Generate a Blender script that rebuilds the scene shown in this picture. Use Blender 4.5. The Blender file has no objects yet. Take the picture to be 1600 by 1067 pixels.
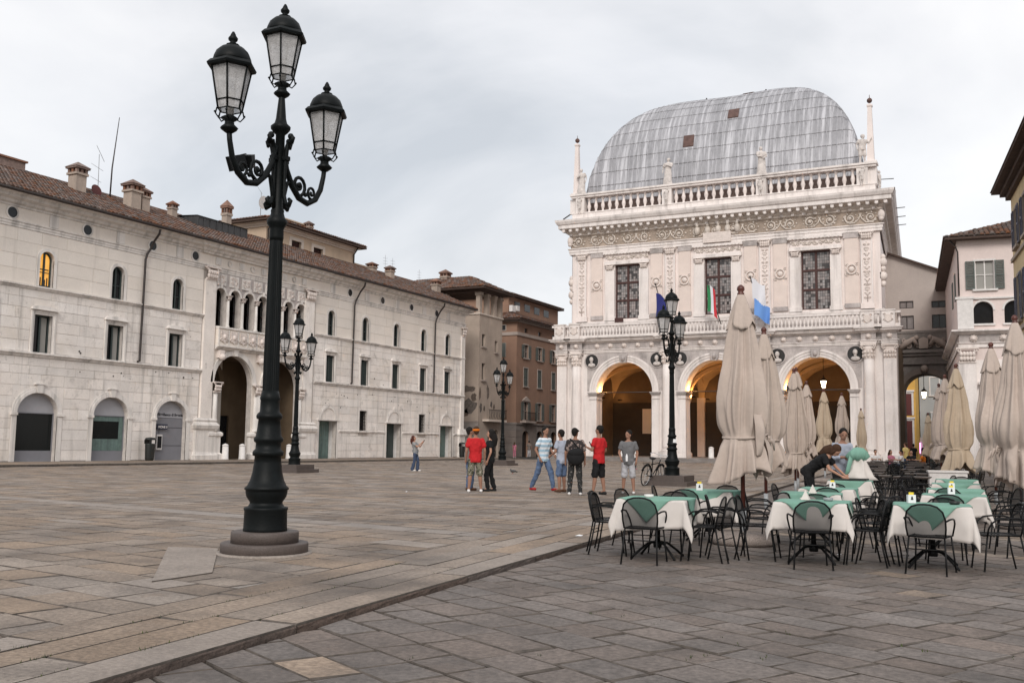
import bpy, bmesh, math, random
from mathutils import Vector, Matrix, noise
rad = math.radians
rnd = random.Random(11)
scene = bpy.context.scene
COL = scene.collection

# ---------------------------------------------------------------- camera
def cam_basis(yaw, pitch, roll):
    f = Vector((-math.sin(yaw)*math.cos(pitch), math.cos(yaw)*math.cos(pitch), math.sin(pitch)))
    r0 = Vector((math.cos(yaw), math.sin(yaw), 0)); u0 = r0.cross(f)
    r = r0*math.cos(roll) + u0*math.sin(roll); u = -r0*math.sin(roll) + u0*math.cos(roll)
    return r, u, f
CR, CU, CF = cam_basis(rad(26.90), rad(5.96), rad(0.76))
EYE = Vector((0, 0, 1.39))
cd = bpy.data.cameras.new('camera'); cam = bpy.data.objects.new('camera', cd); COL.objects.link(cam)
cam.matrix_world = Matrix(((CR.x, CU.x, -CF.x, EYE.x), (CR.y, CU.y, -CF.y, EYE.y), (CR.z, CU.z, -CF.z, EYE.z), (0, 0, 0, 1)))
cd.sensor_width = 36; cd.lens = 36*1540/1600; cd.clip_start = .1; cd.clip_end = 3000
scene.camera = cam
def in_view(p, m=.08):
    v = Vector(p) - EYE; d = v.dot(CF)
    if d < .5: return False
    x = v.dot(CR)/d*1540/800; y = v.dot(CU)/d*1540/533.5
    return abs(x) < 1+m and abs(y) < 1+m

# ---------------------------------------------------------------- sky, sun, exposure
SUN_EL, SUN_AZ = rad(34), rad(158)       # high veiled sun behind the camera
w = bpy.data.worlds.new('World'); scene.world = w; w.use_nodes = True
nt = w.node_tree; nt.nodes.clear()
def wn(t, **k):
    n = nt.nodes.new(t)
    for a, b in k.items(): setattr(n, a, b)
    return n
L = nt.links.new
out = wn('ShaderNodeOutputWorld'); bg = wn('ShaderNodeBackground'); bg.inputs[1].default_value = .10
sky = wn('ShaderNodeTexSky', sky_type='NISHITA', sun_disc=False, sun_elevation=SUN_EL, sun_rotation=SUN_AZ)
sky.air_density = 1.2; sky.dust_density = 2.5
tc = wn('ShaderNodeTexCoord'); sep = wn('ShaderNodeSeparateXYZ'); L(tc.outputs['Generated'], sep.inputs[0])
zz = wn('ShaderNodeMath', operation='MAXIMUM'); L(sep.outputs[2], zz.inputs[0]); zz.inputs[1].default_value = 0
za = wn('ShaderNodeMath', operation='ADD'); L(zz.outputs[0], za.inputs[0]); za.inputs[1].default_value = .30
cmb = wn('ShaderNodeCombineXYZ')
for i in (0, 1):
    d = wn('ShaderNodeMath', operation='DIVIDE'); L(sep.outputs[i], d.inputs[0]); L(za.outputs[0], d.inputs[1]); L(d.outputs[0], cmb.inputs[i])
n1 = wn('ShaderNodeTexNoise'); n1.inputs['Scale'].default_value = 1.15; n1.inputs['Detail'].default_value = 7; n1.inputs['Roughness'].default_value = .52; n1.inputs['Distortion'].default_value = .35
mp = wn('ShaderNodeMapping'); mp.inputs['Location'].default_value = (3.1, 1.7, 0); L(cmb.outputs[0], mp.inputs[0]); L(mp.outputs[0], n1.inputs['Vector'])
cr = wn('ShaderNodeValToRGB'); L(n1.outputs['Fac'], cr.inputs[0])
e = cr.color_ramp.elements
e[0].position = .30; e[0].color = (5.3, 5.5, 5.8, 1); e[1].position = .70; e[1].color = (9.0, 8.9, 8.8, 1)
m_ = e.new(.47); m_.color = (7.3, 7.32, 7.5, 1)
# thinner cloud low over the roofs lets the blue through
th = wn('ShaderNodeTexNoise'); th.inputs['Scale'].default_value = .8; th.inputs['Detail'].default_value = 3
mp2 = wn('ShaderNodeMapping'); mp2.inputs['Location'].default_value = (8.3, 2.2, 0); L(cmb.outputs[0], mp2.inputs[0]); L(mp2.outputs[0], th.inputs['Vector'])
tr = wn('ShaderNodeMapRange'); L(th.outputs['Fac'], tr.inputs[0]); tr.inputs[1].default_value = .35; tr.inputs[2].default_value = .7; tr.inputs[3].default_value = .80; tr.inputs[4].default_value = .97
mx = wn('ShaderNodeMix', data_type='RGBA'); L(tr.outputs[0], mx.inputs[0]); L(sky.outputs[0], mx.inputs[6]); L(cr.outputs[0], mx.inputs[7])
L(mx.outputs[2], bg.inputs[0]); L(bg.outputs[0], out.inputs[0])
sl = bpy.data.lights.new('sun', 'SUN'); sl.energy = 1.5; sl.angle = rad(22); sl.color = (1, .955, .90)
so = bpy.data.objects.new('sun', sl); COL.objects.link(so)
# sun_rotation is measured from +Y towards +X; put the lamp there
sd = Vector((math.sin(SUN_AZ)*math.cos(SUN_EL), math.cos(SUN_AZ)*math.cos(SUN_EL), math.sin(SUN_EL)))
so.rotation_euler = sd.to_track_quat('Z', 'Y').to_euler(); so.location = sd*60
vs = scene.view_settings; vs.view_transform = 'Standard'; vs.look = 'None'; vs.exposure = .37; vs.gamma = 1
vs.use_curve_mapping = False

# ---------------------------------------------------------------- materials
def mat(name, col, rough=.8, svec=(1, 1, .07), metal=0, var=0, nsc=2.0, namt=.0, gsc=60, gamt=0, bump=0, bsc=40, stain=None, streak=None, spec=.5, alpha=1, emit=None, obj_space=False, trans=0, coat=0):
    m = bpy.data.materials.new(name); m.use_nodes = True; t = m.node_tree; b = t.nodes['Principled BSDF']; K = t.links.new
    def N(ty, **k):
        n = t.nodes.new(ty)
        for a, c in k.items(): setattr(n, a, c)
        return n
    b.inputs['Roughness'].default_value = rough; b.inputs['Metallic'].default_value = metal
    b.inputs['Specular IOR Level'].default_value = spec
    if alpha < 1: b.inputs['Alpha'].default_value = alpha
    if trans: b.inputs['Transmission Weight'].default_value = trans
    if coat: b.inputs['Coat Weight'].default_value = coat
    if emit:
        b.inputs['Emission Color'].default_value = (*emit[0], 1); b.inputs['Emission Strength'].default_value = emit[1]
    rgb = N('ShaderNodeRGB'); rgb.outputs[0].default_value = (*col, 1); c = rgb.outputs[0]
    if obj_space: P = N('ShaderNodeTexCoord').outputs['Object']
    else: P = N('ShaderNodeNewGeometry').outputs['Position']
    def noi(sc, det=5, loc=None, scv=None):
        n = N('ShaderNodeTexNoise'); n.inputs['Scale'].default_value = sc; n.inputs['Detail'].default_value = det; n.inputs['Roughness'].default_value = .6
        mp = N('ShaderNodeMapping'); K(P, mp.inputs[0])
        if loc: mp.inputs['Location'].default_value = loc
        if scv: mp.inputs['Scale'].default_value = scv
        K(mp.outputs[0], n.inputs['Vector']); return n.outputs['Fac']
    def mulv(fac_sock, lo, hi, a=.3, z=.7):
        nonlocal c
        r = N('ShaderNodeMapRange'); K(fac_sock, r.inputs[0]); r.inputs[1].default_value = a; r.inputs[2].default_value = z; r.inputs[3].default_value = lo; r.inputs[4].default_value = hi
        h = N('ShaderNodeHueSaturation'); K(r.outputs[0], h.inputs['Value']); K(c, h.inputs['Color']); c = h.outputs[0]
    if var:
        g = N('ShaderNodeNewGeometry'); oi = N('ShaderNodeObjectInfo'); a = N('ShaderNodeMath', operation='ADD'); K(g.outputs['Random Per Island'], a.inputs[0]); K(oi.outputs['Random'], a.inputs[1])
        fr = N('ShaderNodeMath', operation='FRACT'); K(a.outputs[0], fr.inputs[0]); mulv(fr.outputs[0], 1-var, 1+var, 0, 1)
        # slight hue shift between pieces, warm to cool
        f2 = N('ShaderNodeMath', operation='MULTIPLY'); K(fr.outputs[0], f2.inputs[0]); f2.inputs[1].default_value = 7.31
        f3 = N('ShaderNodeMath', operation='FRACT'); K(f2.outputs[0], f3.inputs[0])
        r = N('ShaderNodeMapRange'); K(f3.outputs[0], r.inputs[0]); r.inputs[3].default_value = max(0, 1-var*2.2); r.inputs[4].default_value = 1+var*1.6
        h = N('ShaderNodeHueSaturation'); K(r.outputs[0], h.inputs['Saturation']); K(c, h.inputs['Color']); c = h.outputs[0]
    if namt: mulv(noi(nsc, 6), 1-namt, 1+namt)
    if gamt: mulv(noi(gsc, 3, (3, 1, 7)), 1-gamt, 1+gamt)
    def blend(col2, fac, lo, hi, amt):
        nonlocal c
        r = N('ShaderNodeMapRange'); K(fac, r.inputs[0]); r.inputs[1].default_value = lo; r.inputs[2].default_value = hi; r.inputs[3].default_value = 0; r.inputs[4].default_value = amt
        x = N('ShaderNodeMix', data_type='RGBA'); K(r.outputs[0], x.inputs[0]); K(c, x.inputs[6]); x.inputs[7].default_value = (*col2, 1); c = x.outputs[2]
    if stain:
        for (c2, sc, lo, hi, amt) in (stain if isinstance(stain, list) else [stain]): blend(c2, noi(sc, 8, (5*sc, 2, 9)), lo, hi, amt)
    if streak:
        c2, sc, lo, hi, amt = streak; blend(c2, noi(sc, 6, (1, 4, 2), svec), lo, hi, amt)
    K(c, b.inputs['Base Color'])
    if bump:
        bn = N('ShaderNodeBump'); bn.inputs['Strength'].default_value = bump; bn.inputs['Distance'].default_value = .02
        K(noi(bsc, 6), bn.inputs['Height']); K(bn.outputs[0], b.inputs['Normal'])
    return m
M = {}
def D(k, *a, **kw): M[k] = mat(k, *a, **kw)
D('marble', (.77, .715, .67), .75, var=.065, nsc=.7, namt=.10, gsc=14, gamt=.05, bump=.15, bsc=14, stain=[((.27, .245, .22), 1.6, .57, .78, .65), ((.62, .53, .42), .35, .5, .75, .5), ((.34, .31, .285), 6.5, .60, .72, .45)], streak=((.22, .205, .19), 2.6, .54, .78, .6))
D('marble_trim', (.74, .695, .655), .7, var=.03, nsc=1.2, namt=.10, gsc=20, gamt=.06, bump=.15, bsc=20, streak=((.20, .19, .18), 2.2, .48, .74, .65))
D('marble_up', (.75, .685, .62), .75, var=.035, nsc=.6, namt=.07, gsc=14, gamt=.04, bump=.1, bsc=14, streak=((.33, .29, .25), 2.0, .58, .85, .45))
D('loggia_stone', (.75, .69, .66), .7, var=.02, nsc=.8, namt=.07, gsc=9, gamt=.05, bump=.12, bsc=12, stain=((.5, .40, .30), .7, .6, .8, .3), streak=((.27, .24, .225), 1.8, .50, .74, .62))
D('loggia_up', (.77, .685, .65), .7, var=.02, nsc=.9, namt=.06, gsc=9, gamt=.05, bump=.1, bsc=12, streak=((.38, .32, .285), 1.7, .54, .78, .5))
D('loggia_cream', (.70, .595, .54), .75, nsc=1.2, namt=.06, gsc=9, gamt=.04, bump=.1, bsc=12)
D('loggia_grey', (.42, .375, .36), .7, nsc=1.3, namt=.25, gsc=8, gamt=.12, bump=.12, bsc=12, stain=((.18, .165, .155), 1.1, .5, .7, .6), streak=((.6, .56, .53), 2.2, .5, .8, .5))
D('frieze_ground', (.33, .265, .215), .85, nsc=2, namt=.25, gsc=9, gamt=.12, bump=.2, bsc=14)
D('carved', (.60, .535, .48), .8, nsc=3, namt=.18, gsc=16, gamt=.10, bump=.3, bsc=18, stain=((.34, .27, .20), 1.5, .5, .75, .55))
D('ornament', (.68, .60, .555), .8, nsc=3, namt=.12, gsc=16, gamt=.06, bump=.3, bsc=18)
D('statue', (.58, .53, .50), .8, nsc=4, namt=.22, gsc=20, gamt=.10, bump=.2, bsc=25, stain=((.20, .19, .18), 3, .55, .75, .6))
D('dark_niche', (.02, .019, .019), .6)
D('lead', (.29, .287, .302), .55, svec=(1, .05, .05), metal=.2, var=.05, nsc=.35, namt=.14, gsc=5, gamt=.08, bump=.15, bsc=6, spec=.4, stain=((.38, .375, .395), .5, .50, .70, .6), streak=((.60, .595, .62), 3.4, .46, .66, .85))
D('lead_seam', (.40, .395, .415), .55, metal=.2, nsc=2, namt=.25)
D('rust', (.11, .062, .052), .8, nsc=3, namt=.3)
D('tile', (.145, .083, .060), .9, var=.30, nsc=2.5, namt=.25, gsc=12, gamt=.15, stain=((.10, .085, .07), 1.6, .5, .7, .7))
D('tile_far', (.145, .083, .062), .9, var=.3, nsc=1.2, namt=.3, gsc=6, gamt=.2, stain=((.10, .08, .07), .8, .5, .7, .6))
D('mortar', (.028, .024, .02), .95, nsc=6, namt=.3)
D('mortar_wall', (.50, .455, .42), .9, nsc=3, namt=.2)
D('paving', (.262, .206, .162), .72, var=.125, nsc=1.3, namt=.17, gsc=26, gamt=.32, bump=.6, bsc=30, spec=.3, stain=[((.075, .062, .054), .8, .46, .70, .7), ((.20, .135, .09), 2.3, .58, .75, .4), ((.06, .05, .045), 9, .66, .74, .6)])
D('paving_pale', (.275, .235, .205), .7, var=.07, nsc=1.5, namt=.14, gsc=26, gamt=.22, bump=.6, bsc=30, spec=.3, stain=[((.15, .13, .12), .9, .52, .74, .45), ((.07, .06, .055), 9, .68, .74, .5)])
D('paving_low', (.170, .141, .124), .72, var=.11, nsc=1.6, namt=.16, gsc=26, gamt=.32, bump=.6, bsc=30, spec=.3, stain=[((.062, .055, .051), .9, .45, .70, .7), ((.16, .11, .08), 1.7, .6, .76, .45), ((.05, .045, .04), 9, .66, .74, .6)])
D('stone_edge', (.088, .073, .062), .95, nsc=9, namt=.4)
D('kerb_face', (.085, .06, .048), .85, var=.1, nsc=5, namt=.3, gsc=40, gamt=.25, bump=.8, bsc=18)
D('granite', (.085, .066, .058), .6, nsc=3, namt=.12, gsc=90, gamt=.35, bump=.15, bsc=60, stain=((.07, .06, .055), 3, .55, .75, .5))
D('iron', (.0045, .006, .0063), .5, 0, nsc=5, namt=.25, gsc=40, gamt=.1, bump=.12, bsc=40, spec=.16, stain=((.012, .018, .019), 4, .6, .8, .4), obj_space=True)
D('black_metal', (.007, .007, .0075), .5, 0, spec=.2)
D('mesh_black', (.008, .008, .009), .6, 0, alpha=.70, spec=.2)
D('wet_glass', (.62, .605, .60), .25, alpha=.50, nsc=9, namt=.16, gsc=40, gamt=.10, bump=.5, bsc=60, obj_space=True, spec=.6)
D('lamp_glass', (.9, .85, .75), .4, emit=((1, .80, .52), 9))
D('window_dark', (.014, .015, .017), .12, spec=.35, nsc=1, namt=.3)
D('leaded', (.25, .222, .215), .3, spec=.6, var=.28, nsc=2, namt=.2)
D('leaded_dark', (.05, .043, .042), .2, spec=.6)
D('lit_glass', (.6, .35, .10), .2, emit=((1, .47, .08), .55), nsc=1.4, namt=.5)
D('shop_glass', (.010, .012, .012), .12, spec=.22)
D('shop_panel', (.20, .20, .22), .5, nsc=2, namt=.06)
D('shop_tympanum', (.36, .36, .385), .5, nsc=2, namt=.06)
D('frame_green', (.035, .05, .048), .6)
D('frame_brown', (.055, .018, .014), .6)
D('door_green', (.12, .18, .165), .6, nsc=4, namt=.2, streak=((.06, .08, .075), 6, .45, .7, .6))
D('shutter_green', (.10, .115, .105), .7, var=.06, nsc=3, namt=.15)
D('shutter_blue', (.115, .12, .16), .7, var=.06, nsc=3, namt=.15)
D('curtain', (.30, .29, .27), .9)
D('pipe', (.030, .022, .020), .5, .3)
D('stucco_tan', (.52, .40, .295), .9, nsc=.7, namt=.10, gsc=12, gamt=.05, bump=.1, bsc=20, streak=((.30, .235, .18), 1.5, .55, .8, .5))
D('stucco_tan_trim', (.60, .52, .45), .85, nsc=1, namt=.08)
D('stucco_tower', (.40, .325, .27), .95, nsc=.6, namt=.15, gsc=9, gamt=.08, bump=.25, bsc=12, stain=[((.27, .225, .19), .5, .5, .72, .6)], streak=((.22, .19, .165), 1.2, .52, .8, .6))
D('rubble', (.115, .09, .075), .95, var=.2, nsc=5, namt=.4, gsc=20, gamt=.3, bump=1, bsc=14)
D('stucco_brown', (.275, .165, .115), .9, nsc=.6, namt=.12, gsc=9, gamt=.06, bump=.15, bsc=14, streak=((.18, .115, .085), 1.3, .52, .8, .5))
D('brown_trim', (.36, .30, .265), .85, nsc=1.2, namt=.12)
D('brown_base', (.22, .185, .165), .85, var=.1, nsc=1.5, namt=.2)
D('stucco_grey', (.42, .365, .335), .9, nsc=.5, namt=.10, gsc=9, gamt=.05, bump=.1, bsc=14, streak=((.24, .21, .195), 1.2, .55, .85, .5))
D('arch_grey', (.20, .18, .168), .85, nsc=1.5, namt=.25, gsc=9, gamt=.12, bump=.2, bsc=14)
D('stucco_white', (.68, .575, .54), .9, nsc=.6, namt=.07, gsc=9, gamt=.04, bump=.1, bsc=14, streak=((.48, .42, .40), 1.2, .6, .85, .4))
D('stucco_yellow', (.60, .47, .28), .9, nsc=.6, namt=.10, gsc=9, gamt=.05, bump=.1, bsc=14, streak=((.33, .26, .17), 1.2, .55, .85, .5))
D('yellow_trim', (.34, .28, .235), .85, nsc=1, namt=.1)
D('yellow_far', (.62, .37, .09), .9, nsc=.8, namt=.08)
D('blue_far', (.36, .38, .39), .9, nsc=.8, namt=.08)
D('red_shutter', (.10, .022, .02), .7)
D('eave_wood', (.075, .048, .038), .9, nsc=3, namt=.25)
D('attic_metal', (.05, .05, .052), .55, .3, nsc=2, namt=.3)
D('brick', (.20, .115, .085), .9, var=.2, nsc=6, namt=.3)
D('vault', (.52, .36, .20), .9, nsc=1, namt=.1, gsc=9, gamt=.06)
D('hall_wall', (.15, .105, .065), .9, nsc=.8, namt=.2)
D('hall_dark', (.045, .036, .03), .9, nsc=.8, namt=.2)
D('canvas', (.43, .355, .305), .92, nsc=1.5, namt=.07, gsc=18, gamt=.05, bump=.2, bsc=9, obj_space=True, spec=.2)
D('canvas_warm', (.45, .36, .27), .92, nsc=1.5, namt=.07, gsc=18, gamt=.05, bump=.2, bsc=9, obj_space=True, spec=.2)
D('canvas_pale', (.465, .385, .335), .92, nsc=1.5, namt=.07, gsc=18, gamt=.05, bump=.2, bsc=9, obj_space=True, spec=.2)
D('mahogany', (.085, .022, .014), .4, nsc=9, namt=.3, obj_space=True)
D('galvanised', (.30, .31, .32), .4, .8)
D('concrete', (.27, .225, .20), .9, nsc=6, namt=.2, gsc=60, gamt=.35, bump=.8, bsc=60)
D('cloth_white', (.60, .555, .52), .9, nsc=4, namt=.05, bump=.12, bsc=12, spec=.2)
D('cloth_green', (.185, .345, .275), .9, nsc=4, namt=.07, bump=.12, bsc=12, spec=.2)
D('table_wood', (.05, .035, .028), .45, nsc=4, namt=.3)
D('white_plastic', (.72, .70, .68), .5)
D('yellow_card', (.72, .55, .04), .6)
D('paper', (.75, .75, .76), .8)
D('bin_black', (.014, .016, .015), .5)
D('rubber', (.015, .015, .015), .8)
D('chrome', (.45, .45, .46), .25, .9)
D('flag_blue', (.02, .025, .16), .85); D('flag_green', (.03, .22, .08), .85); D('flag_white', (.68, .68, .72), .85); D('flag_red', (.50, .03, .04), .85); D('flag_sky', (.14, .30, .66), .85)
D('stone_white', (.66, .63, .61), .8, nsc=4, namt=.1, gsc=20, gamt=.06)
D('print_black', (.02, .02, .025), .7); D('sign_navy', (.02, .025, .05), .6)
for k_, c_ in dict(skin=(.42, .235, .165), skin_tan=(.30, .165, .115), hair_black=(.012, .010, .009), hair_brown=(.055, .028, .016), hair_red=(.07, .02, .014), cloth_red=(.46, .018, .022), cloth_black=(.012, .012, .013), cloth_greyt=(.145, .145, .15), cloth_lgrey=(.40, .40, .42), cloth_blueish=(.34, .37, .44), cloth_taupe=(.16, .135, .12), shoe_white=(.68, .66, .65), shoe_red=(.35, .02, .02), shoe_dark=(.02, .02, .02), shoe_brown=(.10, .05, .03), cloth_pink=(.45, .16, .22), cloth_yellow=(.55, .42, .16), cloth_brown=(.12, .07, .05), orange=(.65, .17, .015), bag_grey=(.25, .25, .25)).items(): D(k_, c_, .85, spec=.25, nsc=9, namt=.10, gsc=60, gamt=.05, bump=.25 if 'cloth' in k_ else 0, bsc=22)
D('denim', (.10, .145, .24), .9, nsc=6, namt=.25, gsc=60, gamt=.1, spec=.2, bump=.3, bsc=22); D('denim_dark', (.05, .07, .12), .9, nsc=6, namt=.2, spec=.2, bump=.3, bsc=22)
D('camo', (.20, .185, .14), .9, spec=.2, stain=[((.045, .05, .03), 13, .48, .53, .9), ((.38, .35, .29), 11, .56, .60, .9)])
D('camo_dark', (.03, .03, .03), .9, spec=.2, stain=((.25, .24, .23), 15, .58, .63, .8))
D('floral', (.035, .03, .03), .9, spec=.2, stain=((.35, .27, .24), 10, .52, .58, .8))
M['stripe'] = mat('stripe', (.42, .56, .66), .85, spec=.2); _t = M['stripe'].node_tree; _w = _t.nodes.new('ShaderNodeTexWave'); _w.bands_direction = 'Z'; _w.inputs['Scale'].default_value = 2.4
_g = _t.nodes.new('ShaderNodeTexCoord'); _t.links.new(_g.outputs['Object'], _w.inputs['Vector']); _m = _t.nodes.new('ShaderNodeMix'); _m.data_type = 'RGBA'; _m.inputs[6].default_value = (.66, .70, .74, 1); _m.inputs[7].default_value = (.34, .50, .62, 1)
_r = _t.nodes.new('ShaderNodeMapRange'); _r.inputs[1].default_value = .4; _r.inputs[2].default_value = .6; _t.links.new(_w.outputs['Fac'], _r.inputs[0]); _t.links.new(_r.outputs[0], _m.inputs[0]); _t.links.new(_m.outputs[2], _t.nodes['Principled BSDF'].inputs['Base Color'])
D('moss', (.045, .06, .018), .95, var=.3)

# ---------------------------------------------------------------- geometry helpers
class MB:
    def __init__(s): s.v = []; s.f = []; s.s = []; s.mi = []; s.m2 = None
    def add(s, vs, fs, smooth=False):
        o = len(s.v); s.v += [tuple(p) for p in vs]; s.f += [tuple(i+o for i in f) for f in fs]; s.s += [smooth]*len(fs); return s
    def box(s, x0, x1, y0, y1, z0, z1):
        return s.add([(x0,y0,z0),(x1,y0,z0),(x1,y1,z0),(x0,y1,z0),(x0,y0,z1),(x1,y0,z1),(x1,y1,z1),(x0,y1,z1)],
                     [(0,3,2,1),(4,5,6,7),(0,1,5,4),(1,2,6,5),(2,3,7,6),(3,0,4,7)])
    def cbox(s, x, y, z, dx, dy, dz): return s.box(x-dx/2, x+dx/2, y-dy/2, y+dy/2, z-dz/2, z+dz/2)
    def obox(s, o, ax, ay, az):                        # corner + three edge vectors
        o, ax, ay, az = map(Vector, (o, ax, ay, az))
        P = [o, o+ax, o+ax+ay, o+ay]; P += [p+az for p in P]
        return s.add(P, [(0,3,2,1),(4,5,6,7),(0,1,5,4),(1,2,6,5),(2,3,7,6),(3,0,4,7)])
    def prism(s, poly, y0, y1):                        # polygon in x,z extruded along y
        n = len(poly); P = [(a, y0, b) for a, b in poly] + [(a, y1, b) for a, b in poly]
        return s.add(P, [tuple(range(n)), tuple(range(2*n-1, n-1, -1))] + [(i, i+n, (i+1) % n+n, (i+1) % n) for i in range(n)])
    def slab(s, poly, z0, z1):                         # polygon in x,y extruded along z
        n = len(poly); P = [(a, b, z0) for a, b in poly] + [(a, b, z1) for a, b in poly]
        return s.add(P, [tuple(range(n-1, -1, -1)), tuple(range(n, 2*n))] + [(i, (i+1) % n, (i+1) % n+n, i+n) for i in range(n)])
    def lathe(s, prof, n=16, c=(0, 0, 0), smooth=True, sx=1, sy=1, rot=0):
        P = []; F = []
        for r, z in prof:
            for i in range(n):
                a = 2*math.pi*i/n+rot; P.append((c[0]+r*sx*math.cos(a), c[1]+r*sy*math.sin(a), c[2]+z))
        for k in range(len(prof)-1):
            for i in range(n):
                j = (i+1) % n; F.append((k*n+i, k*n+j, (k+1)*n+j, (k+1)*n+i))
        s.add(P, F, smooth)
        o = len(s.v)-len(P); m = len(prof)-1
        s.f += [tuple(o+i for i in range(n-1, -1, -1)), tuple(o+m*n+i for i in range(n))]; s.s += [False, False]; return s
    def ball(s, c, r, n=10, m=6, sz=1, sx=1, sy=1):
        return s.lathe([(r*math.sin(math.pi*k/m) if 0 < k < m else r*.02, -r*sz*math.cos(math.pi*k/m)) for k in range(m+1)], n, c, True, sx, sy)
    def tube(s, pts, r, n=6, closed=False, flat=None):
        pts = [Vector(p) for p in pts]; N = len(pts); rs = r if isinstance(r, (list, tuple)) else [r]*N
        P = []; F = []; up = None
        for i, p in enumerate(pts):
            a = pts[(i-1) % N] if (closed or i > 0) else p; b = pts[(i+1) % N] if (closed or i < N-1) else p
            t = (b-a).normalized()
            if up is None:
                up = Vector((0, 0, 1)) if abs(t.z) < .9 else Vector((1, 0, 0))
            x = t.cross(up)
            if x.length < 1e-6: x = t.orthogonal()
            x.normalize(); y = x.cross(t).normalized(); up = y
            for k in range(n):
                q = 2*math.pi*k/n; P.append(p + x*math.cos(q)*rs[i]*(flat or 1) + y*math.sin(q)*rs[i])
        for i in range(N if closed else N-1):
            for k in range(n):
                j = (i+1) % N; l = (k+1) % n; F.append((i*n+k, i*n+l, j*n+l, j*n+k))
        s.add(P, F, True)
        if not closed:
            o = len(s.v)-len(P); s.f += [tuple(o+k for k in range(n-1, -1, -1)), tuple(o+(N-1)*n+k for k in range(n))]; s.s += [False, False]
        return s
    def xf(s, mtx, i0=0):
        s.v[i0:] = [tuple(mtx @ Vector(p)) for p in s.v[i0:]]; return s
    def merge(s, o, mtx=None):
        s.add([mtx @ Vector(p) for p in o.v] if mtx else o.v, o.f); s.s[-len(o.f):] = o.s; return s
    def mesh(s, name, m):
        me = bpy.data.meshes.new(name); me.from_pydata(s.v, [], s.f); me.polygons.foreach_set('use_smooth', s.s); me.materials.append(M[m] if isinstance(m, str) else m)
        if s.m2: me.materials.append(M[s.m2]); me.polygons.foreach_set('material_index', s.mi)
        me.update(); return me
    def build(s, name, m, parent=None, stuff=False):
        return link(name, s.mesh(name, m), parent, stuff)
def link(name, me, parent=None, stuff=False, loc=None, rz=0):
    o = bpy.data.objects.new(name, me); COL.objects.link(o); o.parent = parent
    if loc is not None: o.location = loc
    if rz: o.rotation_euler = (0, 0, rz)
    if stuff: o['kind'] = 'stuff'
    if parent: CH.setdefault(parent.name, []).append(o)
    return o
CH = {}
def tag(o, label, cat, group=None):
    o['label'] = label; o['category'] = cat
    if group: o['group'] = group
    return o
def thing(name, label, cat, loc=(0, 0, 0), rz=0, group=None):
    o = bpy.data.objects.new(name, None); COL.objects.link(o); o.location = loc; o.rotation_euler = (0, 0, rz); o.empty_display_size = .2
    return tag(o, label, cat, group)
def struct(o): o['kind'] = 'structure'; return o
def copy_tree(o, parent=None):
    c = o.copy(); COL.objects.link(c); c.parent = parent
    if parent: CH.setdefault(parent.name, []).append(c)
    for ch in CH.get(o.name, []): copy_tree(ch, c)
    return c
def dup(o, label, loc, rz=0, sc=None):
    c = copy_tree(o); c['label'] = label; c.location = loc; c.rotation_euler = (0, 0, rz)
    if sc: c.scale = sc if isinstance(sc, (tuple, list)) else (sc, sc, sc)
    return c
def arc(cx, cz, r, a0, a1, n, rz=None): return [(cx+r*math.cos(a0+(a1-a0)*i/n), cz+(rz or r)*math.sin(a0+(a1-a0)*i/n)) for i in range(n+1)]
# openings: (x0, x1, z0, z1, rise) ; rise 0 = flat head, else elliptical head of that rise below z1
def op_top(o, x):
    x0, x1, z0, z1, rise = o
    if not rise: return z1
    u = (x-(x0+x1)/2)/((x1-x0)/2); return z1-rise+rise*math.sqrt(max(0, 1-u*u))
def wall(mb, x0, x1, z0, z1, ops, y=0, t=.3, seg=14):
    xs = {x0, x1}
    for o in ops:
        xs |= {o[0], o[1]}
        if o[4]: xs |= {(o[0]+o[1])/2-(o[1]-o[0])/2*math.cos(math.pi*k/seg) for k in range(1, seg)}
    xs = sorted(x for x in xs if x0 <= x <= x1)
    for a, b in zip(xs, xs[1:]):
        if b-a < 1e-6: continue
        mid = (a+b)/2; act = sorted([o for o in ops if o[0] < mid < o[1]], key=lambda o: o[2])
        la = lb = z0
        for o in act:
            if o[2] > max(la, lb)+1e-6: mb.add([(a,y,la),(b,y,lb),(b,y,o[2]),(a,y,o[2])], [(0,1,2,3)])
            la, lb = op_top(o, a), op_top(o, b)
        mb.add([(a,y,la),(b,y,lb),(b,y,z1),(a,y,z1)], [(0,1,2,3)])
        for o in act:
            ta, tb = op_top(o, a), op_top(o, b)
            mb.add([(a,y,ta),(b,y,tb),(b,y+t,tb),(a,y+t,ta)], [(0,1,2,3)], False)
            if o[2] > z0+.01: mb.add([(a,y,o[2]),(b,y,o[2]),(b,y+t,o[2]),(a,y+t,o[2])], [(3,2,1,0)])
    for o in ops:
        h = o[3]-o[4]
        for x in (o[0], o[1]): mb.add([(x,y,o[2]),(x,y+t,o[2]),(x,y+t,h),(x,y,h)], [(0,1,2,3)])
    return mb
def ring(mb, cx, cz, ri, ro, y0, y1, a0=0, a1=math.pi, n=18, rzi=None, rzo=None, smooth=False):
    A = arc(cx, cz, ri, a0, a1, n, rzi); B = arc(cx, cz, ro, a0, a1, n, rzo)
    P = [(x, y0, z) for x, z in A]+[(x, y0, z) for x, z in B]+[(x, y1, z) for x, z in A]+[(x, y1, z) for x, z in B]; m = n+1; F = []
    for i in range(n):
        F += [(i, m+i, m+i+1, i+1), (2*m+i, 2*m+i+1, 3*m+i+1, 3*m+i), (i, i+1, 2*m+i+1, 2*m+i), (m+i, 3*m+i, 3*m+i+1, m+i+1)]
    F += [(0, 2*m, 3*m, m), (n, m+n, 3*m+n, 2*m+n)]
    return mb.add(P, F, smooth)
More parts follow.
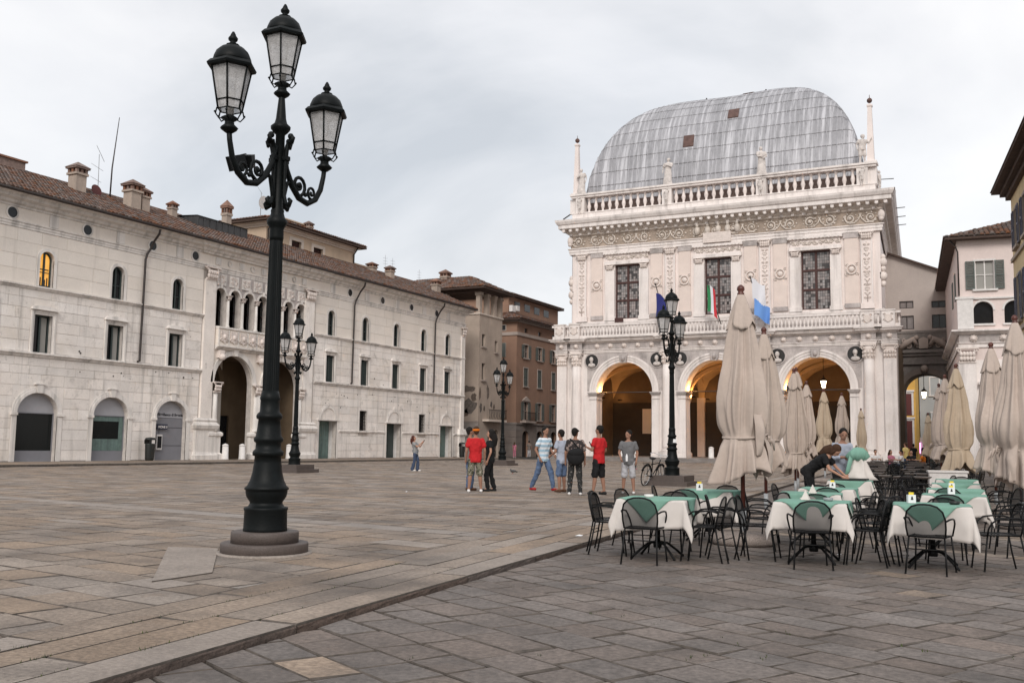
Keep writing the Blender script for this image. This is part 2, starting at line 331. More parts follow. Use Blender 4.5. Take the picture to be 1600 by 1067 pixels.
def mould(mb, x0, x1, prof, ret=True):
    # horizontal moulding; prof = [(projection, z)...] bottom to top, projecting towards -y from y=0; mitred returns at both ends
    P = []
    for p, z in prof: P += [(x0-(p if ret else 0), -p, z), (x1+(p if ret else 0), -p, z)]
    F = [(2*i, 2*i+1, 2*i+3, 2*i+2) for i in range(len(prof)-1)]
    n = len(P)
    for p, z in prof: P += [(x0-(p if ret else 0), .05, z), (x1+(p if ret else 0), .05, z)]
    for i in range(len(prof)-1):
        F += [(n+2*i, 2*i, 2*i+2, n+2*i+2), (2*i+1, n+2*i+1, n+2*i+3, 2*i+3)]
    k = 2*(len(prof)-1)
    F += [(k, k+1, n+k+1, n+k), (0, n, n+1, 1)]
    return mb.add(P, F)
def half(prof): return prof
def spiral(cx, cz, r0, turns, y, n=18, flip=1, a0=0, grow=.12):
    return [(cx+flip*(r0*(1-(1-grow)*i/n))*math.cos(a0+turns*2*math.pi*i/n), y, cz+(r0*(1-(1-grow)*i/n))*math.sin(a0+turns*2*math.pi*i/n)) for i in range(n+1)]
def ashlar(parent, x0, x1, rows, ops, m, lmin, lmax, y0=-.02, gap=.006, cap=300, name='stone_block', r=rnd, keep=None):
    """real blocks laid in courses round the openings; the largest become parts, the rest one stuff part"""
    bl = []
    for (a, b) in rows:
        cuts = sorted((o[0], o[1]) for o in ops if o[2] < b-.02 and o[3] > a+.02)
        spans = []; x = x0
        for c0, c1 in cuts:
            if c0 > x: spans.append((x, c0))
            x = max(x, c1)
        if x < x1: spans.append((x, x1))
        for s0, s1 in spans:
            x = s0
            while x < s1-.02:
                l = r.uniform(lmin, lmax)
                if s1-x-l < lmin*.6: l = s1-x
                bl.append((x, min(x+l, s1), a, b)); x += l
    bl.sort(key=lambda q: -(q[1]-q[0])*(q[3]-q[2])*(keep(q) if keep else 1))
    rest = MB()
    for i, (xa, xb, a, b) in enumerate(bl):
        y = y0-r.uniform(0, .012); g = gap*r.uniform(.3, 1.5); c = .005
        P = [(xa+g, 0, a+g), (xb-g, 0, a+g), (xb-g, 0, b-g), (xa+g, 0, b-g), (xa+g+c, y, a+g+c), (xb-g-c, y, a+g+c), (xb-g-c, y, b-g-c), (xa+g+c, y, b-g-c)]
        F = [(4,5,6,7), (0,1,5,4), (1,2,6,5), (2,3,7,6), (3,0,4,7)]
        if i < cap: MB().add(P, F).build(name, m, parent)
        else: rest.add(P, F)
    if rest.f: rest.build(name, m, parent, True)
# ================================================================ ground
ZP, ZL = .12, .065
def kx(y): return -4.05-.085*y                        # kerb line
def stone(mb_or_none, poly, ztop, zbot, m, parent, name):
    """one paving stone: chamfered slab with uneven corners"""
    n = len(poly); c = Vector((sum(p[0] for p in poly)/n, sum(p[1] for p in poly)/n))
    cw = rnd.choice((.004, .006, .010, .017)); inn = [(c + (Vector(p)-c)*(1-(cw+rnd.uniform(-.005, .008))/max(.1, (Vector(p)-c).length))) for p in poly]
    t = [ztop+rnd.uniform(-.0035, .0035) for _ in poly]
    P = [(p[0], p[1], zbot) for p in poly]+[(p[0], p[1], ztop-.010) for p in poly]+[(p.x, p.y, t[i]) for i, p in enumerate(inn)]
    F = [tuple(range(2*n, 3*n))]+[(i, (i+1) % n, (i+1) % n+n, i+n) for i in range(n)]+[(i+n, (i+1) % n+n, (i+1) % n+2*n, i+2*n) for i in range(n)]
    b = MB() if mb_or_none is None else mb_or_none; b.m2 = 'stone_edge'; b.mi += [0]+[1]*(len(F)-1); b.add(P, F)
    if mb_or_none is None: return b.build(name, m, parent)
def hclip(poly, f):
    """keep the side where f(x, y) >= 0"""
    out_ = []
    for i, p in enumerate(poly):
        q = poly[(i+1) % len(poly)]; a, b = f(*p), f(*q)
        if a >= 0: out_.append(p)
        if (a >= 0) != (b >= 0): t = a/(a-b); out_.append((p[0]+(q[0]-p[0])*t, p[1]+(q[1]-p[1])*t))
    return out_
def area(q): return abs(sum(q[i][0]*q[(i+1) % len(q)][1]-q[(i+1) % len(q)][0]*q[i][1] for i in range(len(q))))/2
def paving(parent, ang, w0, w1, l0, l1, bounds, inside, z, zb, mats, cap, jit=.016, gap=.009, seed=1):
    r = random.Random(seed); ca, sa = math.cos(ang), math.sin(ang)
    X0, X1, Y0, Y1 = bounds
    us = [x*ca+y*sa for x in (X0, X1) for y in (Y0, Y1)]; vs_ = [-x*sa+y*ca for x in (X0, X1) for y in (Y0, Y1)]
    lst = []; v = min(vs_)
    while v < max(vs_):
        w = r.uniform(w0, w1); u = min(us)-r.uniform(0, 1)
        bandrow = r.random() < .03
        while u < max(us):
            l = r.uniform(l0, l1)*(1.5 if bandrow else 1)
            q = [(u+gap, v+gap), (u+l-gap, v+gap), (u+l-gap, v+w-gap), (u+gap, v+w-gap)]
            q = [(a+r.uniform(-jit, jit), b+r.uniform(-jit, jit)*.7) for a, b in q]
            q = [(a*ca-b*sa, a*sa+b*ca) for a, b in q]
            pale = bandrow or r.random() < .03
            q = hclip(q, inside)
            if len(q) < 3 or area(q) < .004: u += l; continue
            cx, cy = sum(p[0] for p in q)/len(q), sum(p[1] for p in q)/len(q)
            if X0 < cx < X1 and Y0 < cy < Y1 and in_view((cx, cy, z), .15): lst.append((math.hypot(cx, cy), q, pale))
            u += l
        v += w
    lst.sort(key=lambda e: e[0]); rest = {}
    for i, (d, q, pale) in enumerate(lst):
        m = mats[1 if pale else 0]
        if i < cap: stone(None, q, z, zb, m, parent, 'paving_stone')
        else: stone(rest.setdefault(m, MB()), q, z, zb, m, parent, 'paving_stone')
    for m, mb in rest.items(): mb.build('paving_stone', m, parent, True)
low = struct(MB().slab([(-700, -300), (700, -300), (700, 900), (-700, 900)], -.30, ZL-.022).build('ground', 'mortar'))
paving(low, rad(-27), .31, .40, .36, .62, (-9, 9, 2.2, 72), lambda x, y: x-kx(y)-.03, ZL, .0, ('paving_low', 'paving'), 300, seed=3)
# the raised square behind the kerb, with a bed of mortar under its stones
plaza = struct(MB().slab([(kx(-10)-.2, -10), (kx(78.5)-.2, 78.5), (-60, 78.5), (-60, -10)], -.2, ZP-.022).build('plaza', 'mortar'))
slabs = MB()
kr = random.Random(5); nb = 0
for row, (wa, wb) in enumerate(((0, .34), (.345, .70), (.705, 1.04), (1.045, 1.40))):
    y = 1.0+row*.3
    while y < 78:
        l = kr.uniform(1.5, 2.9)
        y1 = min(y+l, 78.4)
        g = .008
        q = [(kx(y+g)-wa-g*.6, y+g), (kx(y+g)-wb+g*.6, y+g), (kx(y1-g)-wb+g*.6, y1-g), (kx(y1-g)-wa-g*.6, y1-g)][::-1]
        q = [(a+kr.uniform(-.008, .008), b+kr.uniform(-.01, .01)) for a, b in q]
        if in_view((q[0][0], y, ZP), .3) or in_view((q[0][0], y1, ZP), .3):
            pale = kr.random() < .18
            if row == 0:
                # kerb stone: worn top slab with a rough split face towards the lower paving
                st = stone(None, q, ZP, -.05, 'paving_pale' if pale else 'paving', plaza, 'kerb_stone')
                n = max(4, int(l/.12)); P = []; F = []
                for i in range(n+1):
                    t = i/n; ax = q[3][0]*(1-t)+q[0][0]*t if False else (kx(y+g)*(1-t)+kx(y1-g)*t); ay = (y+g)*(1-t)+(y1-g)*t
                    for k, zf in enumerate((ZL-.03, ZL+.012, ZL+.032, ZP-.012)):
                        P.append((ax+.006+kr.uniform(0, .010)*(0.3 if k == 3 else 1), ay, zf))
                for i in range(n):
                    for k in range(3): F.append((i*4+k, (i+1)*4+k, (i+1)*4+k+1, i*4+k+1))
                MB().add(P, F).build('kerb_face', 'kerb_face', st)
            else: stone(None, q, ZP, -.05, 'paving_pale' if pale else 'paving', plaza, 'paving_slab')
        y = y1
# slab beside the lamp, set askew
SLAB = [(-6.92, 6.58), (-6.92, 7.33), (-8.40, 8.98), (-9.02, 8.80)]
stone(None, SLAB, ZP+.012, -.02, 'paving_pale', plaza, 'paving_slab')
LAMP1 = Vector((-7.74, 9.05))
paving(plaza, rad(-8),   .34, .56, .5, 1.1, (-39.1, -4, 3.5, 78.2), lambda x, y: kx(y)-1.408-x, ZP, .03, ('paving', 'paving_pale'), 300, seed=8)
# pavement along the old palace, one step up
walk = struct(MB().slab([(-39.18, 10), (-39.18, 78.5), (-43.95, 78.5), (-43.95, 10)], -.1, .205).build('pavement', 'mortar'))
y = 12.0; pv = random.Random(2)
while y < 78:
    l = pv.uniform(1.0, 1.9); x = -39.02
    for wq in (.35, .9, .95, .9, .9, .9):
        x1 = x-wq
        if in_view((x, y, .2), .2): stone(None, [(x1+.008, y+.008), (x-.008, y+.008), (x-.008, y+l-.008), (x1+.008, y+l-.008)], .225, .0 if wq == .35 else .18, 'paving', walk, 'paving_slab')
        x = x1
    y += l
# tufts of moss in the joints near the lens
mo = MB(); mr = random.Random(4)
for _ in range(70):
    u = mr.random()
    if u < .5: yy = mr.uniform(3.5, 9); xx = kx(yy)-mr.choice((.342, .702, 1.042))
    else: xx, yy = mr.uniform(-3.5, 1.2), mr.uniform(4.2, 7.5)
    zz0 = (ZP if xx < kx(yy) else ZL)
    for k in range(mr.randint(2, 9)):
        a = mr.uniform(0, 6.28); px, py = xx+mr.gauss(0, .012), yy+mr.gauss(0, .05); h = mr.uniform(.006, .02); s = .006
        mo.add([(px-s*math.cos(a), py-s*math.sin(a), zz0-.012), (px+s*math.cos(a), py+s*math.sin(a), zz0-.012), (px+mr.uniform(-.01, .01), py+mr.uniform(-.01, .01), zz0+h)], [(0, 1, 2)])
o = mo.build('moss', 'moss'); o['kind'] = 'stuff'; tag(o, 'low green moss growing in the joints between paving stones', 'moss')

# ================================================================ shared building parts
def mono(parent, name, m, f): b = MB(); f(b); return b.build(name, m, parent)
def pane_box(parent, x0, x1, z0, z1, y, m, name='pane'):
    return MB().box(x0, x1, y, y+.02, z0, z1).build(name, m, parent)
def arch_pane(parent, o, y, m, name='pane', n=12):
    x0, x1, z0, z1, rise = o
    pts = [(x0, z0), (x1, z0)]+arc((x0+x1)/2, z1-rise, (x1-x0)/2, 0, math.pi, n, rise)
    return MB().prism(pts, y, y+.02).build(name, m, parent)
def chimney(parent, x, y, z0, w, h, m='stucco_tower', cap='brick'):
    b = MB(); b.box(x-w/2, x+w/2, y-w/2, y+w/2, z0, z0+h*.6); b.box(x-w*.62, x+w*.62, y-w*.62, y+w*.62, z0+h*.6, z0+h*.66)
    c = b.build('chimney', m, parent)
    k = MB(); zt = z0+h*.66; e = w*.55
    for sx in (-1, 0, 1):
        for sy in (-1, 0, 1):
            if sx or sy: k.cbox(x+sx*e*.8, y+sy*e*.8, zt+h*.06, w*.22, w*.22, h*.12)
    k.box(x-e*1.25, x+e*1.25, y-e*1.25, y+e*1.25, zt+h*.12, zt+h*.17)
    k.add([(x-e*1.35, y-e*1.35, zt+h*.17), (x+e*1.35, y-e*1.35, zt+h*.17), (x+e*1.35, y+e*1.35, zt+h*.17), (x-e*1.35, y+e*1.35, zt+h*.17), (x-e*.1, y, zt+h*.34), (x+e*.1, y, zt+h*.34)],
          [(0,1,5,4), (1,2,5), (2,3,4,5), (3,0,4), (3,2,1,0)])
    k.build('chimney_cap', cap, c); return c
def tiles(parent, x0, x1, ye, ze, yr, zr, m='tile', pitch=.23, row=.42, nseg=4, seed=1, lift=.0, clip=None):
    """pan-and-cover clay tiles running up a slope from eave (ye, ze) to ridge (yr, zr)"""
    r = random.Random(seed); b = MB(); dl = math.hypot(yr-ye, zr-ze); ty, tz = (yr-ye)/dl, (zr-ze)/dl; ny, nz = -tz, ty
    if ny*0+nz < 0: ny, nz = -ny, -nz
    nrow = max(1, int(dl/row)); nx = int((x1-x0)/pitch)
    for i in range(nx):
        cx = x0+(i+.5)*pitch
        for j in range(nrow):
            s0 = j*row-.03; s1 = s0+row+.07; ra, rb = pitch*.50, pitch*.40; h0 = .035+r.uniform(-.008, .012); h1 = .0
            if clip and not clip(cx, (s0+s1)/2/dl): continue
            jx = r.uniform(-.012, .012); P = []
            for s, rr, hh in ((s0, ra, h0), (s1, rb, h1)):
                for k in range(nseg+1):
                    a = math.pi*k/nseg; hx = -rr*math.cos(a); hn = rr*.8*math.sin(a)+hh+lift
                    P.append((cx+jx+hx, ye+ty*s+ny*hn, ze+tz*s+nz*hn))
            n = nseg+1; F = [(k, k+1, n+k+1, n+k) for k in range(nseg)]; F.append(tuple(range(n-1, -1, -1)))
            b.add(P, F, False)
    return b.build('roof_tile', m, parent, True)

# ================================================================ the long white palace on the left
pal = thing('palace', 'long white stone palace with arched windows, twin portal arches and brown tiled roof', 'building', (-44, 0, 0), rad(90))
UP = [29.2, 33.76, 38.31, 42.72, 57.59, 61.86, 66.12, 70.25, 74.25]
PX0, PX1 = 24.0, 77.2
ops_up = [(c-.42, c+.42, 9.09, 10.92, .42) for c in UP]
ops_mid = [(c-(.52 if c < 50 else .46), c+(.52 if c < 50 else .46), 5.62, 7.64, 0) for c in UP]
ARC = [29.2, 33.75, 38.32, 42.70]
ops_arc = [(c-1.18, c+1.18, .2, 3.68, 1.02) for c in ARC]
DOOR = [57.57, 66.08, 74.25]
ops_door = [(c-1.03, c+1.03, .2, 2.92, 0) for c in DOOR]
ops_sm = [(c-.46, c+.46, 2.28, 3.78, 0) for c in (61.85, 70.22)]
ops_por = [(45.88, 49.42, .2, 6.74, 1.77), (50.42, 54.1, .2, 6.74, 1.84)]
LOG = [46.25+1.305*k for k in range(7)]
ops_log = [(c-.46, c+.46, 8.5, 10.9, .46) for c in LOG]
OCU = [31.6, 36.08, 40.61, 43.95, 59.7, 64.0, 68.2, 72.2]
OPS = ops_up+ops_mid+ops_arc+ops_door+ops_sm+ops_por+ops_log
mono(pal, 'wall', 'mortar_wall', lambda b: wall(b, PX0, PX1, .1, 12.9, OPS, 0, .38))
mono(pal, 'back_wall', 'stucco_tower', lambda b: b.box(PX0, PX1, 9.7, 10, .1, 13.3))
mono(pal, 'end_wall', 'marble_up', lambda b: b.box(PX1-.3, PX1, .004, 9.7, .1, 13.3))
mono(pal, 'end_wall', 'marble_up', lambda b: b.box(PX0, PX0+.3, .004, 9.7, .1, 13.3))
# ashlar, course by course
def grow(o, a, b=None, t=None): return (o[0]-a, o[1]+a, o[2]-(b if b is not None else a), o[3]+(t if t is not None else a), 0)
clip = [grow(o, .30, .0, .32) for o in ops_arc]+[grow(o, .22, 0, .95) for o in ops_door]+[grow(o, .16) for o in ops_sm]+[grow(o, .24, .1, .42) for o in ops_mid]+[grow(o, .2, .1, .2) for o in ops_up]
clip += [(44.75, 55.7, -1, 20, 0)]
def keep(q): return 1.35-.012*(q[0]-30)
ALLR = [(.25, .78), (.78, 1.30), (1.30, 1.86), (1.86, 2.36), (2.36, 2.92), (2.92, 3.46), (3.46, 4.02), (4.02, 4.60), (4.60, 5.02), (5.02, 5.44), (5.72, 6.26), (6.26, 6.80), (6.80, 7.36), (7.36, 7.92), (7.92, 8.44), (8.44, 8.86), (9.08, 9.80), (9.80, 10.52), (10.52, 11.20), (11.20, 11.84)]
rows = [(.25, .78), (.78, 1.30), (1.30, 1.86), (1.86, 2.36), (2.36, 2.92), (2.92, 3.46), (3.46, 4.02), (4.02, 4.60), (4.60, 5.02), (5.02, 5.44)]
ashlar(pal, 30.4, PX1-.02, rows, clip, 'marble', .75, 1.9, cap=170, keep=keep)
rows = [(5.72, 6.26), (6.26, 6.80), (6.80, 7.36), (7.36, 7.92), (7.92, 8.44), (8.44, 8.86)]
ashlar(pal, 30.4, PX1-.02, rows, clip, 'marble', .85, 2.1, cap=95, keep=keep)
rows = [(9.08, 9.80), (9.80, 10.52), (10.52, 11.20), (11.20, 11.84)]
ashlar(pal, 30.4, PX1-.02, rows, clip, 'marble_up', 1.4, 2.9, y0=-.014, gap=.006, cap=35, keep=keep)
for q, o in [(grow(o, .30, .0, .32), o) for o in ops_arc]+[(grow(o, .22, 0, .95), o) for o in ops_door]+[(grow(o, .16), o) for o in ops_sm]+[(grow(o, .24, .1, .42), o) for o in ops_mid]+[(grow(o, .2, .1, .2), o) for o in ops_up]:
    # the large stones framing each opening fill the courses' full height
    mono(pal, 'framing_stone', 'marble' if q[3] < 9 else 'marble_up', lambda b: wall(b, q[0], q[1], max(.25, q[2]), min(max(t for a, t in ALLR if a < q[3]-.02), 11.84), [(o[0], o[1], o[2]-(.2 if o[2] < .5 else 0), o[3], o[4])], -.018, .018))
plain = MB(); plain.box(PX0, 30.38, -.02, .02, .2, 12.9); plain.build('wall_facing', 'marble_up', pal)
for (a, b_) in ((PX0, 44.8), (55.7, PX1)):
    mono(pal, 'string_course', 'marble_trim', lambda b: mould(b, a, b_, [(.02, 5.44), (.08, 5.47), (.10, 5.56), (.20, 5.60), (.20, 5.67), (.05, 5.71)], False))
    mono(pal, 'string_course', 'marble_trim', lambda b: mould(b, a, b_, [(.02, 8.86), (.07, 8.88), (.09, 8.96), (.17, 8.99), (.17, 9.05), (.04, 9.08)], False))
mono(pal, 'architrave', 'marble_trim', lambda b: mould(b, PX0, PX1, [(.03, 11.84), (.05, 11.86), (.05, 11.97), (.08, 11.98), (.08, 12.09), (.13, 12.12), (.13, 12.18), (.03, 12.2)]))
mono(pal, 'frieze', 'marble_up', lambda b: mould(b, PX0, PX1, [(.03, 12.2), (.03, 12.84)]))
mono(pal, 'cornice', 'marble_trim', lambda b: mould(b, PX0, PX1, [(.04, 12.84), (.10, 12.88), (.10, 12.95), (.24, 13.02), (.30, 13.14), (.58, 13.22), (.62, 13.36), (.78, 13.42), (.80, 13.48), (.1, 13.5)]))
mono(pal, 'cornice', 'marble_trim', lambda b: mould(b, 44.7, 55.75, [(.16, 12.84), (.22, 12.88), (.22, 12.95), (.36, 13.02), (.42, 13.14), (.70, 13.22), (.74, 13.36), (.88, 13.42), (.90, 13.47), (.2, 13.49)]))
for k, s in enumerate((34.0, 38.3, 42.7, 57.6, 61.9, 66.1, 70.2, 74.2)): mono(pal, 'frieze_block', 'marble_trim', lambda b: b.box(s-.27, s+.27, -.085, 0, 12.21, 12.83))
for s in OCU:
    oc = MB(); ring(oc, s, 12.53, .27, .36, -.075, .0, 0, 2*math.pi, 20); oc = oc.build('oculus', 'marble_trim', pal)
    MB().prism(arc(s, 12.53, .27, 0, 2*math.pi*.95, 19), -.045, -.032).build('pane', 'window_dark', oc)
# upper arched windows
def arched_window(root, o, lit=False, fr='frame_green'):
    x0, x1, z0, z1, rise = o; c = (x0+x1)/2; hw = (x1-x0)/2
    b = MB(); ring(b, c, z1-rise, hw, hw+.17, -.05, .03); b.box(x0-.17, x0, -.05, .03, z0, z1-rise); b.box(x1, x1+.17, -.05, .03, z0, z1-rise)
    w_ = b.build('window', 'marble_trim', root)
    arch_pane(w_, o, .27, 'lit_glass' if lit else 'window_dark')
    f = MB(); ring(f, c, z1-rise, hw-.08, hw, .19, .25); f.box(x0, x0+.08, .19, .25, z0, z1-rise); f.box(x1-.08, x1, .19, .25, z0, z1-rise); f.box(c-.05, c+.05, .19, .25, z0, z1); f.box(x0+.08, x1-.08, .195, .245, z0, z0+.1)
    f.box(x0+.08, c-.05, .2, .24, z0+.75, z0+.79); f.box(c+.05, x1-.08, .2, .24, z0+.75, z0+.79)
    f.build('frame', fr, w_)
    if lit:
        g = MB()
        for k in range(5): g.box(x0+.12+k*.13, x0+.19+k*.13, .255, .262, z0+.1, z0+.42+.1*(k % 3))
        g.box(x0+.1, x1-.1, .255, .262, z0+.9, z0+.96); g.build('shelf', 'table_wood', w_)
    return w_
for i, o in enumerate(ops_up): arched_window(pal, o, i == 1)
def pediment_window(root, o, shutter=False, curt=True):
    x0, x1, z0, z1, _ = o; c = (x0+x1)/2
    b = MB()
    for (d, t0, y) in ((.0, .10, -.04), (.10, .11, -.075)):
        b.box(x0-d-t0, x0-d, y, .02, z0, z1+d+t0); b.box(x1+d, x1+d+t0, y, .02, z0, z1+d+t0); b.box(x0-d, x1+d, y, .02, z1+d, z1+d+t0)
    b.box(x0-.26, x1+.26, -.2, .02, z1+.23, z1+.29)
    w_ = b.build('window', 'marble_trim', root)
    hw = (x1-x0)/2+.24; p = MB(); a0 = math.acos(1)
    p.prism([(c-hw, z1+.295)]+[(c-hw*math.cos(math.pi*k/10), z1+.295+.17*math.sin(math.pi*k/10)) for k in range(11)][1:], -.13, .02); p.build('pediment', 'marble_trim', w_)
    pane_box(w_, x0, x1, z0, z1, .3, 'window_dark')
    f = MB()
    if shutter:
        for k in range(int((z1-z0)/.07)): f.obox((x0+.03, .13, z0+k*.07), (x1-x0-.06, 0, 0), (0, .03, .045), (0, .012, -.006))
        f.box(x0, x0+.05, .12, .18, z0, z1); f.box(x1-.05, x1, .12, .18, z0, z1); f.box(c-.03, c+.03, .11, .17, z0, z1); f.build('shutter', 'frame_green', w_)
    else:
        f.box(x0, x0+.07, .22, .28, z0, z1); f.box(x1-.07, x1, .22, .28, z0, z1); f.box(c-.05, c+.05, .22, .28, z0, z1); f.box(x0+.07, x1-.07, .225, .275, z1-.08, z1); f.build('frame', 'frame_green', w_)
        g = MB(); xx = c+.07
        while xx < x1-.12: g.add([(xx, .285, z0), (xx+.04, .265, z0), (xx+.04, .265, z1-.1), (xx, .285, z1-.1)], [(0, 1, 2, 3)]); g.add([(xx+.04, .265, z0), (xx+.07, .285, z0), (xx+.07, .285, z1-.1), (xx+.04, .265, z1-.1)], [(0, 1, 2, 3)]); xx += .07
        g.build('curtain', 'curtain', w_)
for o in ops_mid: pediment_window(pal, o, o[0] > 50)
# glazed arches of the bank
for i, o in enumerate(ops_arc):
    x0, x1, z0, z1, rise = o; c = (x0+x1)/2; sp = z1-rise
    b = MB(); ring(b, c, sp, 1.18, 1.34, -.07, .03, rzi=rise, rzo=rise+.16); ring(b, c, sp, 1.345, 1.46, -.04, .03, rzi=rise+.165, rzo=rise+.28)
    b.box(x0-.28, x0, -.05, .03, z0, sp-.14); b.box(x1, x1+.28, -.05, .03, z0, sp-.14)
    b.box(x0-.36, x0+.02, -.11, .03, sp-.14, sp); b.box(x1-.02, x1+.36, -.11, .03, sp-.14, sp)
    b.prism([(c-.13, z1-.02), (c+.13, z1-.02), (c+.19, z1+.40), (c-.19, z1+.40)], -.14, .03); b.box(c-.3, c+.3, -.17, .02, z1+.405, z1+.47)
    w_ = b.build('shop_arch', 'marble_trim', pal)
    arch_pane(w_, (x0, x1, sp+.02, z1, rise-.02), .28, 'shop_tympanum', 'tympanum')
    if i < 3:
        pane_box(w_, x0, x1, z0+.55, sp-.03, .3, 'shop_glass'); MB().box(x0, x1, .27, .30, z0, z0+.56).build('stall_riser', 'shop_panel', w_)
        f = MB(); f.box(x0, x1, .25, .3, sp-.03, sp+.02); f.box(x0, x0+.05, .25, .3, z0+.56, sp-.03); f.box(x1-.05, x1, .25, .3, z0+.56, sp-.03); f.build('frame', 'shop_panel', w_)
        if i == 2:
            q = MB(); q.box(x1-.34, x1-.06, .285, .298, z0+.57, sp-.04); q.box(x0+.06, x1-.35, .285, .298, z0+.57, z0+1.2); q.box(x0+.06, x1-.35, .285, .298, sp-.3, sp-.04); q.build('window_film', 'door_green', w_)
    else:
        MB().box(x0, x1, .29, .32, z0, sp-.0).build('shutter', 'shop_panel', w_)
        q = MB(); q.box(x0+.0, x1, .28, .29, z0+.85, z0+.87); q.box(x0, x1, .28, .29, z0+1.9, z0+1.92); q.box(x0+.55, x0+.57, .28, .29, z0+.87, z0+1.9); q.build('seam', 'window_dark', w_)
        a = MB(); a.box(x0+.30, x0+.72, .16, .289, z0+.62, z0+1.5); a = a.build('cash_machine', 'stone_white', w_)
        q = MB(); q.box(x0+.36, x0+.66, .145, .159, z0+.72, z0+1.4); q.build('screen', 'window_dark', w_)
        MB().box(x0+.28, x0+1.08, .16, .289, sp-.66, sp-.36).build('sign_board', 'sign_navy', w_)
        for (txt, xx, zt, sz, mm, yy) in (('UBI><Banco di Brescia', x0+.22, sp+.13, .225, 'print_black', .272), ('MONE 3', x0+.36, sp-.585, .19, 'stone_white', .152)):
            cu = bpy.data.curves.new('lettering', 'FONT'); cu.body = txt; cu.size = sz; cu.extrude = .003; cu.offset = .006; cu.materials.append(M[mm])
            t = bpy.data.objects.new('lettering', cu); me = bpy.data.meshes.new_from_object(t); bpy.data.objects.remove(t)
            t = link('lettering', me, w_, False, (xx, yy, zt)); t.rotation_euler = (rad(90), 0, 0)
# doors of the right wing with blind lunettes
for i, o in enumerate(ops_door):
    x0, x1, z0, z1, _ = o; c = (x0+x1)/2
    b = MB(); b.box(x0-.2, x0, -.04, .03, z0, z1); b.box(x1, x1+.2, -.04, .03, z0, z1); b.box(x0-.26, x1+.26, -.10, .03, z1, z1+.11)
    ring(b, c, z1+.11, .80, .95, -.07, .02, rzi=.80, rzo=.95); ring(b, c, z1+.11, .955, 1.06, -.035, .02, rzi=.955, rzo=1.06)
    b.prism([(c-.08, z1+1.1), (c+.08, z1+1.1), (c+.12, z1+1.3), (c-.12, z1+1.3)], -.1, .02)
    d = b.build('doorway', 'marble_trim', pal)
    MB().prism(arc(c, z1+.11, .8, 0, math.pi, 14), -.012, .0).build('lunette', 'stone_white', d)
    mono(d, 'recess_wall', 'stone_white', lambda b: (b.box(x0, x1, .75, .8, z0, z1), b.box(x1, x1+.04, .385, .75, z0, z1), b.box(x0-.04, x0, .385, .75, z0, z1), b.box(x0, x1, .385, .75, z1, z1+.05)))
    mm = 'door_green' if i != 1 else 'frame_green'
    for k in (0, 1):
        l = MB(); lx = x0+.02+k*1.015; l.box(lx, lx+1.0, .66, .74, z0, z1-.02); l.box(lx+.15, lx+.85, .64, .66, z0+.15, z0+1.1); l.box(lx+.15, lx+.85, .64, .66, z0+1.3, z1-.3); l.build('door_leaf', mm, d)
for o in ops_sm:
    x0, x1, z0, z1, _ = o
    b = MB(); b.box(x0-.12, x0, -.04, .02, z0, z1+.12); b.box(x1, x1+.12, -.04, .02, z0, z1+.12); b.box(x0, x1, -.04, .02, z1, z1+.12); b.box(x0-.28, x1+.28, -.18, .02, z0-.13, z0)
    w_ = b.build('window', 'marble_trim', pal); pane_box(w_, x0, x1, z0, z1, .3, 'window_dark')
    g = MB()
    for k in range(5): g.box(x0+.1+k*.17, x0+.125+k*.17, .05, .075, z0, z1)
    for k in range(6): g.box(x0, x1, .045, .08, z0+.15+k*.24, z0+.172+k*.24)
    g.build('grille', 'black_metal', w_)
for s0, s1 in ((55.8, 56.2), (58.85, 64.75), (67.3, 72.95), (75.5, 77.1)): mono(pal, 'plinth_course', 'marble_trim', lambda b: mould(b, s0, s1, [(.03, 2.10), (.10, 2.14), (.12, 2.24), (.04, 2.27)], False))
# portal bay: pilasters, twin arches, balcony and the little loggia above
def capital(b, x, y, z0, z1, w, r=0):
    h = z1-z0; n = 5
    b.box(x-w*.5, x+w*.5, y-.06, y+.05, z0, z0+h*.12)
    for row in range(2):
        for k in range(n):
            lx = x-w*.46+w*.92*(k+.5*(row % 2 == 0)*0+.5)/n; b.ball((lx, y-.09-.03*row, z0+h*(.28+.28*row)), w*.125, 6, 4, 1.5)
    for sx in (-1, 1):
        b.tube(spiral(x+sx*w*.50, z0+h*.80, w*.17, 1.3, y-.13, 10, sx), w*.05, 5)
    b.box(x-w*.66, x+w*.66, y-.2, y+.05, z0+h*.9, z1)
for s, wd in ((45.3, .92), (54.95, 1.0)):
    b = MB(); b.box(s-wd/2, s+wd/2, -.16, .0, 2.75, 11.26); b.build('pilaster', 'marble', pal)
    b = MB(); mould(b, s-wd/2-.12, s+wd/2+.12, [(.18, .2), (.36, .21), (.36, .5), (.28, .55), (.24, .7), (.24, 2.0), (.34, 2.1), (.40, 2.3), (.34, 2.42), (.26, 2.5), (.30, 2.62), (.20, 2.74)]); b.build('pedestal', 'marble_trim', pal)
    b = MB(); capital(b, s, -.16, 11.26, 12.05, wd); b.build('capital', 'ornament', pal)
mono(pal, 'portal_facing', 'marble_up', lambda b: wall(b, 45.76, 54.45, .2, 8.44, [(45.88, 49.42, .1, 6.74, 1.77), (50.42, 54.1, .1, 6.74, 1.84)], -.05, .06))
for o in ops_por:
    c = (o[0]+o[1])/2; hw = (o[1]-o[0])/2; sp = o[3]-o[4]
    a = MB(); ring(a, c, sp, hw, hw+.30, -.16, -.04, n=24, rzi=o[4], rzo=o[4]+.30); a.prism([(c-.14, o[3]-.03), (c+.14, o[3]-.03), (c+.22, o[3]+.42), (c-.22, o[3]+.42)], -.24, -.04); a.build('archivolt', 'marble_trim', pal)
